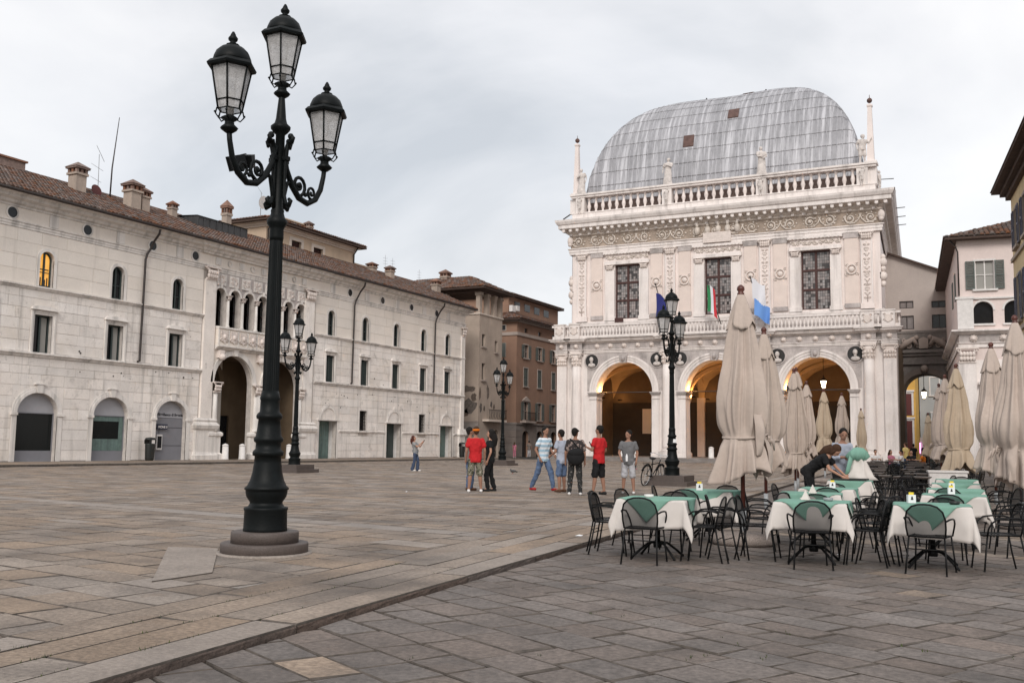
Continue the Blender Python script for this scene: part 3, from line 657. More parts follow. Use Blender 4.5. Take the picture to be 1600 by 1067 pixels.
for s in (46.1, 49.92, 54.2):                              # jamb columns with tall pedestals
    wd = .42 if s == 49.92 else .3
    b = MB(); b.lathe([(wd*.9, 1.95), (wd*.95, 2.05), (wd*.75, 2.12), (wd*.72, 2.2), (wd*.70, 3.2), (wd*.62, 4.35)], 14, (s, -.02, 0)); col = b.build('column', 'marble_trim', pal)
    b = MB(); mould(b, s-wd, s+wd, [(.2, .2), (.32, .22), (.32, .55), (.2, .65), (.2, 1.6), (.3, 1.7), (.3, 1.85), (.2, 1.95)]); b.build('pedestal', 'marble_trim', col)
    b = MB(); capital(b, s, -.2, 4.35, 5.0, wd*1.9); b.build('capital', 'ornament', col)
# balcony with shields
bal = mono(pal, 'balcony', 'marble_trim', lambda b: (mould(b, 45.85, 54.4, [(.1, 7.0), (.2, 7.05), (.3, 7.15), (.42, 7.2), (.42, 7.3)], False), mould(b, 45.85, 54.4, [(.34, 8.3), (.44, 8.33), (.44, 8.42), (.3, 8.46)], False)))
mono(bal, 'parapet', 'marble_up', lambda b: b.box(45.87, 54.38, -.36, -.06, 7.3, 8.3))
for k in range(10):
    s = 46.35+k*.855
    b = MB(); b.prism([(s-.3, 7.98), (s-.26, 8.14), (s, 8.18), (s+.26, 8.14), (s+.3, 7.98), (s+.22, 7.62), (s, 7.42), (s-.22, 7.62)], -.43, -.36)
    for sx in (-1, 1): b.tube(spiral(s+sx*.24, 7.6, .13, 1.2, -.42, 10, sx), .03, 5); b.tube(spiral(s+sx*.24, 8.06, .12, 1.2, -.42, 10, sx, 1), .03, 5)
    b.ball((s, -.43, 7.82), .13, 8, 5, 1.3); b.build('carved_shield', 'ornament', bal)
for k in range(11): mono(bal, 'panel_strip', 'marble_trim', lambda b: b.box(45.90+k*.855-.06, 45.90+k*.855+.06, -.40, -.36, 7.32, 8.28))
for s in (46.3, 49.92, 53.9): mono(pal, 'corbel', 'ornament', lambda b: (b.prism([(s-.2, 6.98), (s-.2, 6.5), (s+.2, 6.5), (s+.2, 6.98)], -.36, -.05), b.ball((s, -.35, 6.55), .22, 8, 6)))
for o in ops_log:
    c = (o[0]+o[1])/2; a = MB(); ring(a, c, 10.44, .46, .60, -.06, .02); a.prism([(c-.07, 10.88), (c+.07, 10.88), (c+.1, 11.16), (c-.1, 11.16)], -.12, .02); w_ = a.build('loggia_arch', 'marble_trim', pal)
    arch_pane(w_, o, .9, 'window_dark')
    f = MB(); f.box(c-.04, c+.04, .84, .9, 8.5, 10.85); f.box(o[0], o[1], .84, .9, 9.6, 9.68); f.build('frame', 'frame_brown', w_)
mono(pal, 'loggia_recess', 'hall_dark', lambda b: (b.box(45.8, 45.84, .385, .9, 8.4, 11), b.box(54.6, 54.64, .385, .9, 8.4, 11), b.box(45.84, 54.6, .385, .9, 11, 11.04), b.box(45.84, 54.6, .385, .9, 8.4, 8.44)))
for k in range(6):
    s = 46.25+1.305*(k+.5); b = MB(); b.lathe([(.14, 8.46), (.15, 8.55), (.10, 8.62), (.105, 9.2), (.085, 10.2)], 10, (s, -.06, 0)); b.box(s-.16, s+.16, -.2, .05, 8.42, 8.46)
    c_ = b.build('column', 'marble_trim', pal); b = MB(); capital(b, s, -.08, 10.2, 10.48, .3); b.build('capital', 'ornament', c_)
mono(pal, 'carved_band', 'loggia_grey', lambda b: b.box(45.85, 54.45, -.035, -.001, 10.95, 11.83) if False else wall(b, 45.85, 54.45, 10.2, 11.83, [(c-.46, c+.46, 10.1, 10.9, .46) for c in LOG], -.025, .02))
for k in range(8):
    s = 46.25+1.12*k; b = MB(); b.box(s-.40, s+.40, -.09, -.03, 11.06, 11.78); pn = b.build('carved_panel', 'marble_trim', pal)
    b = MB(); rr = random.Random(k)
    for j in range(14): b.ball((s+rr.uniform(-.3, .3), -.09, 11.42+rr.uniform(-.27, .27)), rr.uniform(.035, .075), 6, 4)
    for sx in (-1, 1): b.tube(spiral(s+sx*.17, 11.3, .13, 1.2, -.10, 10, sx), .028, 5); b.tube(spiral(s+sx*.17, 11.58, .12, 1.2, -.10, 10, sx, 2), .028, 5)
    b.build('carving', 'ornament', pn)
for k in range(9):
    s = 45.9+1.05*k; b = MB()
    if k % 2: ring(b, s, 12.52, .13, .21, -.09, -.03, 0, 2*math.pi, 14)
    else: b.box(s-.22, s+.22, -.1, -.03, 12.3, 12.74); b.box(s-.13, s+.13, -.12, -.1, 12.38, 12.66)
    b.build('frieze_block', 'marble_trim', pal)
# vestibule behind the arches
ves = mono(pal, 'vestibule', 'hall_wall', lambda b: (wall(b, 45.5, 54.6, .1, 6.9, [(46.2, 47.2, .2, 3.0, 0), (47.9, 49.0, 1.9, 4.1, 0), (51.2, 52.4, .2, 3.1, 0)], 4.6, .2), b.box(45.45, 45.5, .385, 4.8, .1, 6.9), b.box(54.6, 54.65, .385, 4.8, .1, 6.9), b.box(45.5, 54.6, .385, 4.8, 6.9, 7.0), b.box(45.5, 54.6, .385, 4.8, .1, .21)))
mono(ves, 'inner_door', 'window_dark', lambda b: (b.box(46.2, 47.2, 4.75, 4.8, .2, 3.0), b.box(47.9, 49.0, 4.75, 4.8, 1.9, 4.1), b.box(51.2, 52.4, 4.75, 4.8, .2, 3.1)))
mono(ves, 'door_surround', 'marble_up', lambda b: (b.box(47.7, 47.9, 4.5, 4.6, 1.75, 4.25), b.box(49.0, 49.2, 4.5, 4.6, 1.75, 4.25), b.box(47.9, 49.0, 4.5, 4.6, 4.1, 4.25), b.box(47.9, 49.0, 4.5, 4.6, 1.75, 1.9), b.box(49.7, 50.1, 3.2, 4.6, .2, 6.9)))
ring(va := MB(), 47.65, 4.97, 1.5, 1.9, 2.4, 2.7, n=16); va.build('inner_arch', 'hall_wall', ves)
# corner pilaster at the far end
b = MB(); b.box(76.55, 77.15, -.13, 0, 2.7, 11.0); b.build('pilaster', 'marble', pal)
b = MB(); capital(b, 76.85, -.13, 11.0, 11.8, .62); b.build('capital', 'ornament', pal)
b = MB(); mould(b, 76.5, 77.1, [(.18, .2), (.3, .22), (.3, .5), (.2, .6), (.2, 2.0), (.34, 2.2), (.2, 2.7)]); b.build('pedestal', 'marble_trim', pal)
# downpipes and gutter
for s in (40.35, 60.5, 72.2): mono(pal, 'downpipe', 'pipe', lambda b: b.tube([(s, -.86, 13.36), (s, -.80, 13.1), (s-.02, -.45, 12.7), (s-.04, -.2, 12.25), (s-.25, -.2, 11.95), (s-.32, -.16, 11.6), (s-.32, -.14, 9.3), (s-.36, -.14, 6.2), (s-.38, -.16, 5.8), (s-.55, -.2, 5.74)], .065, 8))
mono(pal, 'gutter', 'pipe', lambda b: b.tube([(PX0-.2, -.97, 13.49), (PX1+.6, -.97, 13.49)], .085, 8))
roof = mono(pal, 'roof', 'eave_wood', lambda b: (b.add([(PX0-.3, -.95, 13.5), (PX1+.7, -.95, 13.5), (PX1+.7, 6.6, 16.75), (PX0-.3, 6.6, 16.75), (PX0-.3, 10.8, 14.9), (PX1+.7, 10.8, 14.9)], [(0,1,2,3), (3,2,5,4)]), b.add([(PX0-.3, -.95, 13.44), (PX1+.7, -.95, 13.44), (PX1+.7, 10.8, 13.44), (PX0-.3, 10.8, 13.44)], [(3,2,1,0)]), b.add([(PX1+.65, -.95, 13.44), (PX1+.65, 10.8, 13.44), (PX1+.65, 10.8, 14.9), (PX1+.65, 6.6, 16.7), (PX1+.65, -.95, 13.5)], [(0,1,2,3,4)])))
tiles(roof, 29.5, PX1+.75, -1.0, 13.52, 6.6, 16.79, pitch=.24, row=.44)
for (s, y, z, w_, h) in ((38.5, 4.0, 15.35, .70, 2.05), (41.65, 3.0, 14.95, .72, 2.1), (42.5, 3.05, 14.95, .60, 1.85), (46.0, 4.2, 15.4, .44, 1.45), (69.6, 5.0, 15.6, .62, 1.35), (70.9, 4.0, 15.3, .58, 1.5), (77.0, 3.0, 14.8, .62, 1.75)): chimney(pal, s, y, z, w_, h)
b = MB(); b.box(47.0, 51.7, 3.0, 6.3, 14.4, 16.0); b.add([(46.9, 2.9, 16.0), (51.8, 2.9, 16.0), (51.8, 6.4, 16.25), (46.9, 6.4, 16.25)], [(0,1,2,3)])
for k in range(9): b.box(47.0+k*.58, 47.06+k*.58, 2.94, 3.0, 14.6, 15.95)
b.build('roof_plant_housing', 'attic_metal', pal)
mono(pal, 'antenna', 'pipe', lambda b: b.tube([(41.7, 5, 15.8), (41.75, 5, 18), (42.05, 4.95, 21.3)], [.05, .045, .02], 6))
mono(pal, 'antenna', 'galvanised', lambda b: (b.tube([(40.8, 5, 16), (40.75, 5, 18.6)], .02, 5), b.tube([(40.2, 4.6, 18.95), (41.4, 5.3, 18.35)], .015, 4), b.tube([(40.2, 5, 17.9), (41.1, 5, 17.65)], .012, 4), b.tube([(40.2, 5, 17.1), (41, 5, 16.9)], .012, 4)))
dsh = MB(); dsh.lathe([(.02, 0), (.2, .03), (.34, .1), (.37, .13)], 16); dsh.xf(Matrix.Translation((40.1, 4.4, 16.1)) @ Matrix.Rotation(rad(75), 4, 'X')); dsh.build('satellite_dish', 'red_shutter', pal)
for s, y, z in ((71.6, 5.0, 15.6), (73.5, 5.5, 15.7), (78.0, 5.5, 15.4)): mono(pal, 'antenna', 'galvanised', lambda b: (b.tube([(s, y, z), (s, y, z+2.3)], .018, 4), *[b.tube([(s-.35, y, z+1.5+.25*k), (s+.35, y, z+1.55+.25*k)], .01, 4) for k in range(3)]))
tw = mono(pal, 'parapet_tower', 'brick', lambda b: (b.box(33.2, 36.2, 5.5, 9, 14.5, 16.9), b.box(33.1, 36.3, 5.4, 9.1, 16.9, 17.0)))
# pitting and bolt holes in the old stone
b = MB(); hr = random.Random(3)
for _ in range(80):
    s, z = hr.uniform(30.5, 76), hr.uniform(3.9, 5.3) if hr.random() < .6 else hr.uniform(.6, 8.6); r_ = hr.uniform(.02, .06)
    if any(o[0]-.3 < s < o[1]+.3 and o[2]-.3 < z < o[3]+.9 for o in OPS) or 44.5 < s < 55.8: continue
    b.prism(arc(s, z, r_, 0, 5.5, 6), -.045, -.0335)
b.build('anchor_hole', 'hall_dark', pal, True)
# ================================================================ the domed loggia at the head of the square
LY = 80.0
lg = thing('loggia_hall', 'white Renaissance hall with three arcade arches and a great lead dome', 'building', (-21.75, LY, 0))
SK = -.077                                                   # its flanks run back slightly to the left
AX = (-7.95, .03, 8.1); CXS = (-12.3, -4.02, 4.08, 12.1)
def sk(p): return (p[0]+SK*p[1], p[1], p[2])
mono(lg, 'step', 'arch_grey', lambda b: b.box(-14.9, 14.9, -2.2, 12, .05, .24))
mono(lg, 'step', 'arch_grey', lambda b: b.box(-14.7, 14.7, -1.8, 12, .24, .36))
floor_ = mono(lg, 'podium', 'arch_grey', lambda b: b.box(-14.5, 14.5, -1.4, 12, .36, .48))
ops = [(c-2.56, c+2.56, .48, 8.58, 2.66) for c in AX]
mono(lg, 'arcade_wall', 'loggia_stone', lambda b: wall(b, -14.1, 14.1, .48, 9.62, ops, 0, 1.3, 20))
mono(lg, 'spandrel_facing', 'loggia_grey', lambda b: [wall(b, c-3.42, c+3.42, 6.1, 9.5, [(c-2.58, c+2.58, 6.0, 8.60, 2.60)], -.03, .03, 20) for c in AX])
for c in AX:
    b = MB(); sp = 5.98
    for ri, ro, y in ((2.56, 2.78, -.10), (2.785, 2.98, -.15), (2.985, 3.16, -.21)): ring(b, c, sp, ri, ro, y, 0, n=28, rzi=ri+.04, rzo=ro+.04)
    av = b.build('archivolt', 'loggia_stone', lg)
    mono(av, 'keystone', 'loggia_grey', lambda b: (b.prism([(c-.26, 8.5), (c+.26, 8.5), (c+.40, 9.22), (c-.40, 9.22)], -.34, -.02), b.ball((c, -.36, 8.85), .19, 8, 6, 1.3)))
    for sx in (-1, 1):
        x = c+sx*2.83
        b = MB(); b.box(x-.32, x+.32, -.12, .0, .9, 5.70); b.build('impost_pier', 'loggia_stone', lg)
        b = MB(); b.box(x-.36, x+.36, -.22, 1.36, .48, .75); b.box(x-.34, x+.34, -.17, 1.34, .75, .88); b.build('pier_base', 'loggia_stone', lg)
        b = MB(); b.box(x-.34, x+.34, -.16, 1.36, 5.36, 5.42); b.box(x-.35, x+.35, -.20, 1.38, 5.70, 5.80); b.box(x-.40, x+.40, -.27, 1.42, 5.80, 5.90); b.box(x-.46, x+.46, -.33, 1.46, 5.90, 5.985); b.build('impost', 'loggia_grey', lg)
    mono(lg, 'tie_rod', 'pipe', lambda b: b.tube([(c-2.7, .5, 6.0), (c+2.7, .5, 6.0)], .05, 6))
def half_col(x, w=.44, kind='column'):
    b = MB()
    if kind == 'column': b.lathe([(w*1.02, 1.25), (w, 1.4), (w, 3.2), (w*.97, 5), (w*.90, 7), (w*.86, 8.28)], 20, (x, -.22, 0))
    else: b.box(x-w, x+w, -.26, .0, 1.2, 8.3)
    c = b.build(kind, 'loggia_stone', lg)
    b = MB(); b.lathe([(w*1.3, .98), (w*1.36, 1.03), (w*1.3, 1.08), (w*1.1, 1.12), (w*1.2, 1.18), (w*1.05, 1.25)], 20, (x, -.22, 0)) if kind == 'column' else b.box(x-w*1.15, x+w*1.15, -.34, 0, .98, 1.2)
    b.box(x-w*1.45, x+w*1.45, -.85 if kind == 'column' else -.6, 0, .48, .98); b.build('base', 'loggia_stone', c)
    b = MB(); ww = w*2
    if kind == 'column': b.lathe([(w*.86, 8.28), (w*.95, 8.31), (w*.86, 8.35), (w*.84, 8.5), (w*1.0, 8.95), (w*1.15, 9.25)], 16, (x, -.22, 0))
    else: b.box(x-w*.95, x+w*.95, -.27, 0, 8.3, 9.3)
    yc = -.22-w*.9 if kind == 'column' else -.3
    for row in range(2):
        for k in range(5):
            t = (k-2)/2.0; lx = x+w*(.95 if kind == 'column' else 1.0)*math.sin(t*1.25) if kind == 'column' else x+w*.85*t
            ly = (-.22-w*(.92+.1*row)*math.cos(t*1.25)) if kind == 'column' else -.3
            b.ball((lx, ly, 8.52+.28*row), .105, 6, 4, 1.5)
    for sx in (-1, 1): b.tube(spiral(x+sx*w*.98, 9.12, .17, 1.3, yc-.02, 12, sx), .05, 5)
    b.box(x-w*1.32, x+w*1.32, yc-.1, 0, 9.3, 9.42); b.build('capital', 'ornament', c); return c
for x in CXS: half_col(x)
for x in (-13.72, 13.62): half_col(x, .46, 'pilaster')
# entablature with ressauts over every column
def ent(x0, x1, y, last):
    root = lg; off = y
    b = MB(); mould(b, x0, x1, [(.02, 9.42), (.06, 9.43), (.06, 9.52), (.10, 9.53), (.10, 9.64), (.18, 9.68), (.18, 9.73), (.04, 9.75)], last); b.xf(Matrix.Translation((0, off, 0))); b.build('architrave', 'loggia_stone', lg)
    b = MB(); mould(b, x0, x1, [(.03, 9.75), (.03, 10.30)], last); b.xf(Matrix.Translation((0, off, 0))); b.build('frieze', 'loggia_grey', lg)
    b = MB(); mould(b, x0, x1, [(.05, 10.30), (.12, 10.34), (.20, 10.42), (.40, 10.46), (.42, 10.56), (.52, 10.62), (.52, 10.68), (.02, 10.70)], last); b.xf(Matrix.Translation((0, off, 0))); b.build('cornice', 'loggia_stone', lg)
ent(-14.1, 14.1, -.02, True)
for x in CXS+(-13.72, 13.62): ent(x-.52, x+.52, -.36, True)
def lion(x, y, z, r, root, m='ornament'):
    b = MB(); b.ball((x, y, z), r, 9, 6, 1, 1, .8); b.ball((x, y-r*.7, z-r*.25), r*.45, 7, 5); 
    for k in range(9): a = k*.7; b.ball((x+r*.95*math.cos(a), y+.02, z+r*.95*math.sin(a)), r*.35, 5, 4)
    b.build('lion_head', m, root)
for c in AX:
    for k in range(5): lion(c+(k-2)*1.25, -.10, 10.02, .19, lg)
for x in CXS+(-13.72, 13.62): lion(x, -.46, 10.02, .18, lg)
# portrait busts in round niches
for c in AX:
    for sx in (-1, 1):
        x = c+sx*2.98; z = 8.72
        nb = MB(); ring(nb, x, z, .60, .70, -.10, -.02, 0, 2*math.pi, 24); nb = nb.build('roundel', 'loggia_grey', lg)
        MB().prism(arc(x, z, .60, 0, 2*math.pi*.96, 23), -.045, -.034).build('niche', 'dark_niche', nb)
        b = MB(); b.ball((x, -.18, z+.14), .19, 10, 8, 1.25); b.lathe([(.12, -.16), (.10, -.05), (.12, .05)], 8, (x, -.16, z-.08)); b.ball((x, -.12, z-.36), .36, 12, 6, .55, 1, .5); b.ball((x, -.30, z+.12), .05, 6, 4, 1.4); b.build('bust', 'statue', nb)
# balcony balustrade
BAL = MB(); BAL.lathe([(.075, 0), (.085, .03), (.06, .06), (.055, .10), (.10, .24), (.105, .32), (.07, .50), (.045, .66), (.075, .72), (.08, .76)], 8); BALM = BAL.mesh('baluster', 'loggia_stone')
bb = mono(lg, 'balcony_rail', 'loggia_stone', lambda b: (b.box(-14.5, 14.5, -.72, -.42, 11.72, 11.90), b.box(-14.45, 14.45, -.68, -.46, 10.72, 10.94)))
for x in CXS+(-13.72, 13.62):
    p_ = mono(bb, 'pedestal', 'loggia_stone', lambda b: (b.box(x-.48, x+.48, -.85, -.4, 10.70, 11.91), b.box(x-.53, x+.53, -.90, -.38, 11.912, 12.0)))
    b = MB(); rr = random.Random(int(x*10)); b.prism([(x-.27, 11.55), (x, 11.62), (x+.27, 11.55), (x+.2, 11.15), (x, 11.0), (x-.2, 11.15)], -.92, -.85)
    for sx in (-1, 1): b.tube(spiral(x+sx*.24, 11.2, .11, 1.2, -.89, 9, sx), .03, 5); b.tube(spiral(x+sx*.24, 11.62, .11, 1.2, -.89, 9, sx), .03, 5)
    b.build('carved_shield', 'ornament', bb)
for a, z in ((-13.24, -12.78), (-11.82, -4.5), (-3.54, 3.6), (4.56, 11.62), (12.58, 13.14)):
    n = max(1, int((z-a)/.29))
    for k in range(n): link('baluster', BALM, bb, False, (a+(k+.5)*(z-a)/n, -.57, 10.95))
for s in (-1, 1):                                        # returns of the balcony round the flanks
    x = 14.32*s; mono(bb, 'return_rail', 'loggia_stone', lambda b: (b.obox((x-.14, -.41, 11.722), (.28, 0, 0), (SK*4, 4, 0), (0, 0, .176)), b.obox((x-.12, -.41, 10.722), (.24, 0, 0), (SK*4, 4, 0), (0, 0, .216))))
    for k in range(10): link('baluster', BALM, bb, False, (x+SK*(-.2+k*.4), -.2+k*.36, 10.95))
mono(lg, 'balcony_floor', 'loggia_grey', lambda b: b.box(-14.3, 14.3, -.4, 1.0, 10.702, 10.72))
mono(lg, 'notice_board', 'frame_brown', lambda b: b.box(-8.55, -7.75, -.78, -.74, 11.95, 12.35))
# ---------------- upper storey
UW = 13.05; uy = .45
wops = [(c-1.14, c+1.14, 12.42, 17.22, 0) for c in (-7.85, .18, 8.12)]
up = mono(lg, 'upper_wall', 'loggia_up', lambda b: [wall(b, -UW, UW, 10.72, 18.35, wops, uy, .5), b.add([sk((UW, uy, 10.7)), sk((UW, 40, 10.7)), sk((UW, 40, 21)), sk((UW, uy, 21))], [(0,1,2,3)]), b.add([sk((-UW, uy, .4)), sk((-UW, 40, .4)), sk((-UW, 40, 21)), sk((-UW, uy, 21))], [(3,2,1,0)])])
mono(lg, 'flank_wall', 'loggia_stone', lambda b: [b.add([sk((14.05, 1.3, .4)), sk((14.05, 40, .4)), sk((14.05, 40, 10.7)), sk((14.05, 1.3, 10.7)), sk((13.5, 1.3, .4)), sk((13.5, 40, .4)), sk((13.5, 40, 10.7)), sk((13.5, 1.3, 10.7))], [(0,1,2,3), (7,6,5,4), (3,2,6,7), (0,3,7,4)]), b.add([sk((-14.05, 1.3, .4)), sk((-14.05, 40, .4)), sk((-14.05, 40, 10.7)), sk((-14.05, 1.3, 10.7)), sk((-13.5, 1.3, .4)), sk((-13.5, 40, .4)), sk((-13.5, 40, 10.7)), sk((-13.5, 1.3, 10.7))], [(3,2,1,0), (4,5,6,7), (7,6,2,3), (4,7,3,0)])])
mono(lg, 'upper_plinth', 'loggia_stone', lambda b: (mould(b, -UW-.05, UW+.05, [(.10, 10.72), (.14, 12.0), (.20, 12.05), (.20, 12.2), (.08, 12.26)]), b.xf(Matrix.Translation((0, uy, 0)))))
def relief_strip(x, z0, z1, w, y, root, seed, name='relief'):
    r = random.Random(seed); b = MB(); z = z0+w*.3; k = 0
    b.tube([(x, y-.02, z0), (x, y-.02, z1)], .04, 5)
    while z < z1-w*.2:
        h = w*r.uniform(.45, .7)
        ty = k % 3
        if ty == 0:
            for sx in (-1, 1): b.tube(spiral(x+sx*w*.21, z+h*.4, w*.17, 1.2, y-.03, 10, sx), .038, 4)
        elif ty == 1: b.ball((x, y-.02, z+h*.4), w*.22, 8, 5, 1.1, 1, .45); [b.ball((x+sx*w*.28, y-.02, z+h*.6), w*.1, 5, 4) for sx in (-1, 1)]
        else: b.prism([(x-w*.3, z+h*.6), (x+w*.3, z+h*.6), (x+w*.12, z+h*.1), (x-w*.12, z+h*.1)], y-.07, y); [b.ball((x+sx*w*.2, y-.05, z+h*.75), w*.1, 5, 4) for sx in (-1, 0, 1)]
        z += h; k += 1
    return b.build(name, 'ornament', root)
PIL = (-12.05, -3.9, 4.15, 12.05)
for i, x in enumerate(PIL):
    p_ = mono(lg, 'pilaster', 'loggia_up', lambda b: (b.box(x-.44, x+.44, uy-.22, uy, 12.26, 17.75), b.box(x-.52, x+.52, uy-.30, uy, 12.26, 12.7)))
    mono(p_, 'border', 'loggia_stone', lambda b: (b.box(x-.44, x-.34, uy-.26, uy-.22, 12.7, 17.75), b.box(x+.34, x+.44, uy-.26, uy-.22, 12.7, 17.75)))
    relief_strip(x, 12.8, 17.6, .62, uy-.22, p_, i)
    b = MB(); capital(b, x, uy-.22, 17.75, 18.32, .85); b.build('capital', 'ornament', p_)
for i, (x, wd) in enumerate(((-10.65, 1.04), (-5.15, 1.04), (-2.65, 1.04), (2.95, 1.06), (5.35, 1.06), (10.9, 1.06))):
    p_ = mono(lg, 'panel_pilaster', 'loggia_cream', lambda b: b.box(x-wd/2, x+wd/2, uy-.12, uy, 12.75, 17.95))
    mono(p_, 'cap', 'loggia_grey', lambda b: b.box(x-wd/2-.06, x+wd/2+.06, uy-.17, uy, 17.951, 18.34)); mono(p_, 'plinth', 'loggia_grey', lambda b: b.box(x-wd/2-.05, x+wd/2+.05, uy-.16, uy, 12.40, 12.749))
    b = MB(); ring(b, x, 15.45, .32, .42, uy-.24, uy-.12, 0, 2*math.pi, 18); b.ball((x, uy-.16, 15.45), .24, 10, 6, 1, 1, .6)
    for k in range(4): a = k*math.pi/2+.785; b.tube(spiral(x+.55*math.cos(a), 15.45+.55*math.sin(a), .15, 1.2, uy-.15, 9, 1 if k in (0, 3) else -1, a), .035, 4)
    b.build('roundel', 'ornament', p_)
WINC = (-7.85, .18, 8.12)
for i, c in enumerate(WINC):
    b = MB()
    for sx in (-1, 1): b.box(c+sx*1.14-(0 if sx > 0 else .86), c+sx*1.14+(.86 if sx > 0 else 0), uy-.16, uy, 12.26, 16.75); b.box(c+sx*1.57-.5, c+sx*1.57+.5, uy-.22, uy, 12.26, 12.62)
    b.box(c-2.05, c+2.05, uy-.2, uy, 17.225, 17.5); b.box(c-1.14, c+1.14, uy-.09, uy+.0, 17.0, 17.224) if False else None
    w_ = b.build('window', 'loggia_stone', lg)
    for sx in (-1, 1): q = MB(); capital(q, c+sx*1.57, uy-.16, 16.75, 17.22, .62); q.build('capital', 'ornament', w_)
    mono(w_, 'window_frieze', 'loggia_up', lambda b: b.box(c-1.95, c+1.95, uy-.15, uy, 17.5, 18.12))
    q = MB()
    for k in range(9):
        x = c-1.72+k*.43; q.tube(spiral(x, 17.80, .19, 1.3, uy-.17, 10, 1 if k % 2 else -1, k), .045, 4); q.ball((x+.2, uy-.16, 17.72+.15*(k % 2)), .085, 5, 4)
    q.build('carving', 'carved', w_)
    mono(w_, 'window_cornice', 'loggia_stone', lambda b: (b.box(c-2.15, c+2.15, uy-.32, uy, 18.12, 18.34), [b.box(c-2.08+k*.3, c-1.96+k*.3, uy-.40, uy-.32, 18.14, 18.24) for k in range(14)]))
    # brown mullioned frame with leaded lights, each light its own piece
    x0, x1, z0, z1 = c-1.14, c+1.14, 12.42, 17.22
    f = MB(); f.box(x0, x0+.12, uy+.26, uy+.38, z0, z1); f.box(x1-.12, x1, uy+.26, uy+.38, z0, z1); f.box(c-.09, c+.09, uy+.24, uy+.38, z0, z1); f.box(x0+.12, x1-.12, uy+.25, uy+.375, z1-.14, z1); f.box(x0+.12, x1-.12, uy+.25, uy+.375, z0, z0+.1)
    for zz_ in (z0+1.55, z0+3.12): f.box(x0+.12, c-.09, uy+.25, uy+.375, zz_, zz_+.17); f.box(c+.09, x1-.12, uy+.25, uy+.375, zz_, zz_+.17)
    f.build('frame', 'frame_brown', w_)
    for sx, (a, e_) in enumerate(((x0+.12, c-.09), (c+.09, x1-.12))):
        for r_ in range(3):
            za_, zb_ = z0+.1+r_*1.58, z0+1.55+r_*1.57
            q = MB(); q2 = MB(); rr = random.Random(i*7+sx*3+r_); nx, nz = 5, 6
            for u in range(nx):
                for v in range(nz):
                    xa, xb = a+(e_-a)*u/nx+.010, a+(e_-a)*(u+1)/nx-.010; zc, zd = za_+(zb_-za_)*v/nz+.011, za_+(zb_-za_)*(v+1)/nz-.011
                    yy = uy+.32+rr.uniform(-.006, .006); t_ = rr.uniform(-.006, .006)
                    (q2 if rr.random() < .22 else q).add([(xa, yy, zc), (xb, yy+t_, zc), (xb, yy+t_*.5, zd), (xa, yy-t_, zd)], [(0,1,2,3)])
            q.build('pane', 'leaded', w_, True)
            if q2.f: q2.build('pane', 'leaded_dark', w_, True)
            MB().box(a, e_, uy+.345, uy+.36, za_, zb_).build('lead_came', 'dark_niche', w_)
# great entablature
def gent(prof, m, name):
    b = MB(); mould(b, -UW, UW, prof); b.xf(Matrix.Translation((0, uy, 0))); o = b.build(name, m, lg)
    pr = [p for p in prof]
    for s in (1, -1):                                      # along the flanks
        q = MB(); P = []
        for p, z in pr: P += [sk((s*(UW+p), uy-p, z)), sk((s*(UW+p), 40, z))]
        F = [(2*i, 2*i+1, 2*i+3, 2*i+2) if s > 0 else (2*i+2, 2*i+3, 2*i+1, 2*i) for i in range(len(pr)-1)]
        q.add(P, F); q.build(name+'_return', m, o)
    return o
gent([(.12, 18.35), (.20, 18.38), (.20, 18.58), (.25, 18.60), (.25, 18.80), (.34, 18.86), (.34, 18.93), (.10, 18.97)], 'loggia_stone', 'architrave')
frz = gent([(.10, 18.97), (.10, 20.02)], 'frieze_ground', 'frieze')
gent([(.12, 20.02), (.22, 20.08), (.22, 20.2), (.40, 20.3), (.46, 20.5), (.9, 20.62)], 'carved', 'bed_mould')
cor = gent([(.9, 20.62), (1.0, 20.66), (1.0, 20.95), (1.10, 21.02), (1.22, 21.25), (1.25, 21.42), (.3, 21.5)], 'loggia_stone', 'cornice')
for k in range(42):
    x = -13.6+k*27.2/41; mono(cor, 'modillion', 'loggia_stone', lambda b: (b.box(x-.13, x+.13, uy-.88, uy-.3, 20.40, 20.615), b.ball((x, uy-.84, 20.40), .1, 6, 4)))
for k in range(60):
    x = -13.1+k*26.2/59; mono(cor, 'dentil', 'loggia_stone', lambda b: b.box(x-.13, x+.13, uy-.34, uy-.15, 20.09, 20.27)) if k % 2 == 0 else None
for k in range(17):                                         # scrolling acanthus frieze
    x = -12.4+k*1.55; b = MB(); rr = random.Random(k); y = uy-.14; f_ = 1 if k % 2 else -1
    b.tube(spiral(x, 19.5, .40, 1.7, y, 26, f_, k), [.075-.0015*i for i in range(27)], 5)
    b.tube([(x-f_*.1, y, 19.1), (x+f_*.35, y, 19.12), (x+f_*.65, y, 19.4), (x+f_*.85, y, 19.85)], .06, 5)
    for j in range(9): a = j*.7; b.ball((x+.52*math.cos(a)+rr.uniform(-.08, .08), y, 19.5+.40*math.sin(a)), rr.uniform(.05, .10), 5, 4, 1, 1, .7)
    b.ball((x, y-.03, 19.5), .14, 7, 5); b.build('acanthus_scroll', 'carved', frz)
for x in (-13.2, 13.2): mono(frz, 'corner_carving', 'ornament', lambda b: (b.ball((x, uy-.2, 19.6), .28, 8, 6, 1.5), b.ball((x, uy-.28, 19.85), .16, 8, 6), b.ball((x, uy-.26, 19.3), .2, 8, 5)))
for k, zz_ in enumerate((19.0,)): mono(lg, 'inscription_panel', 'ornament', lambda b: (b.box(-.95, 1.4, uy-.42, uy-.2, 18.45, 19.3), [b.box(-.8, 1.25, uy-.43, uy-.425, 18.58+.2*q, 18.64+.2*q) for q in range(4)]))
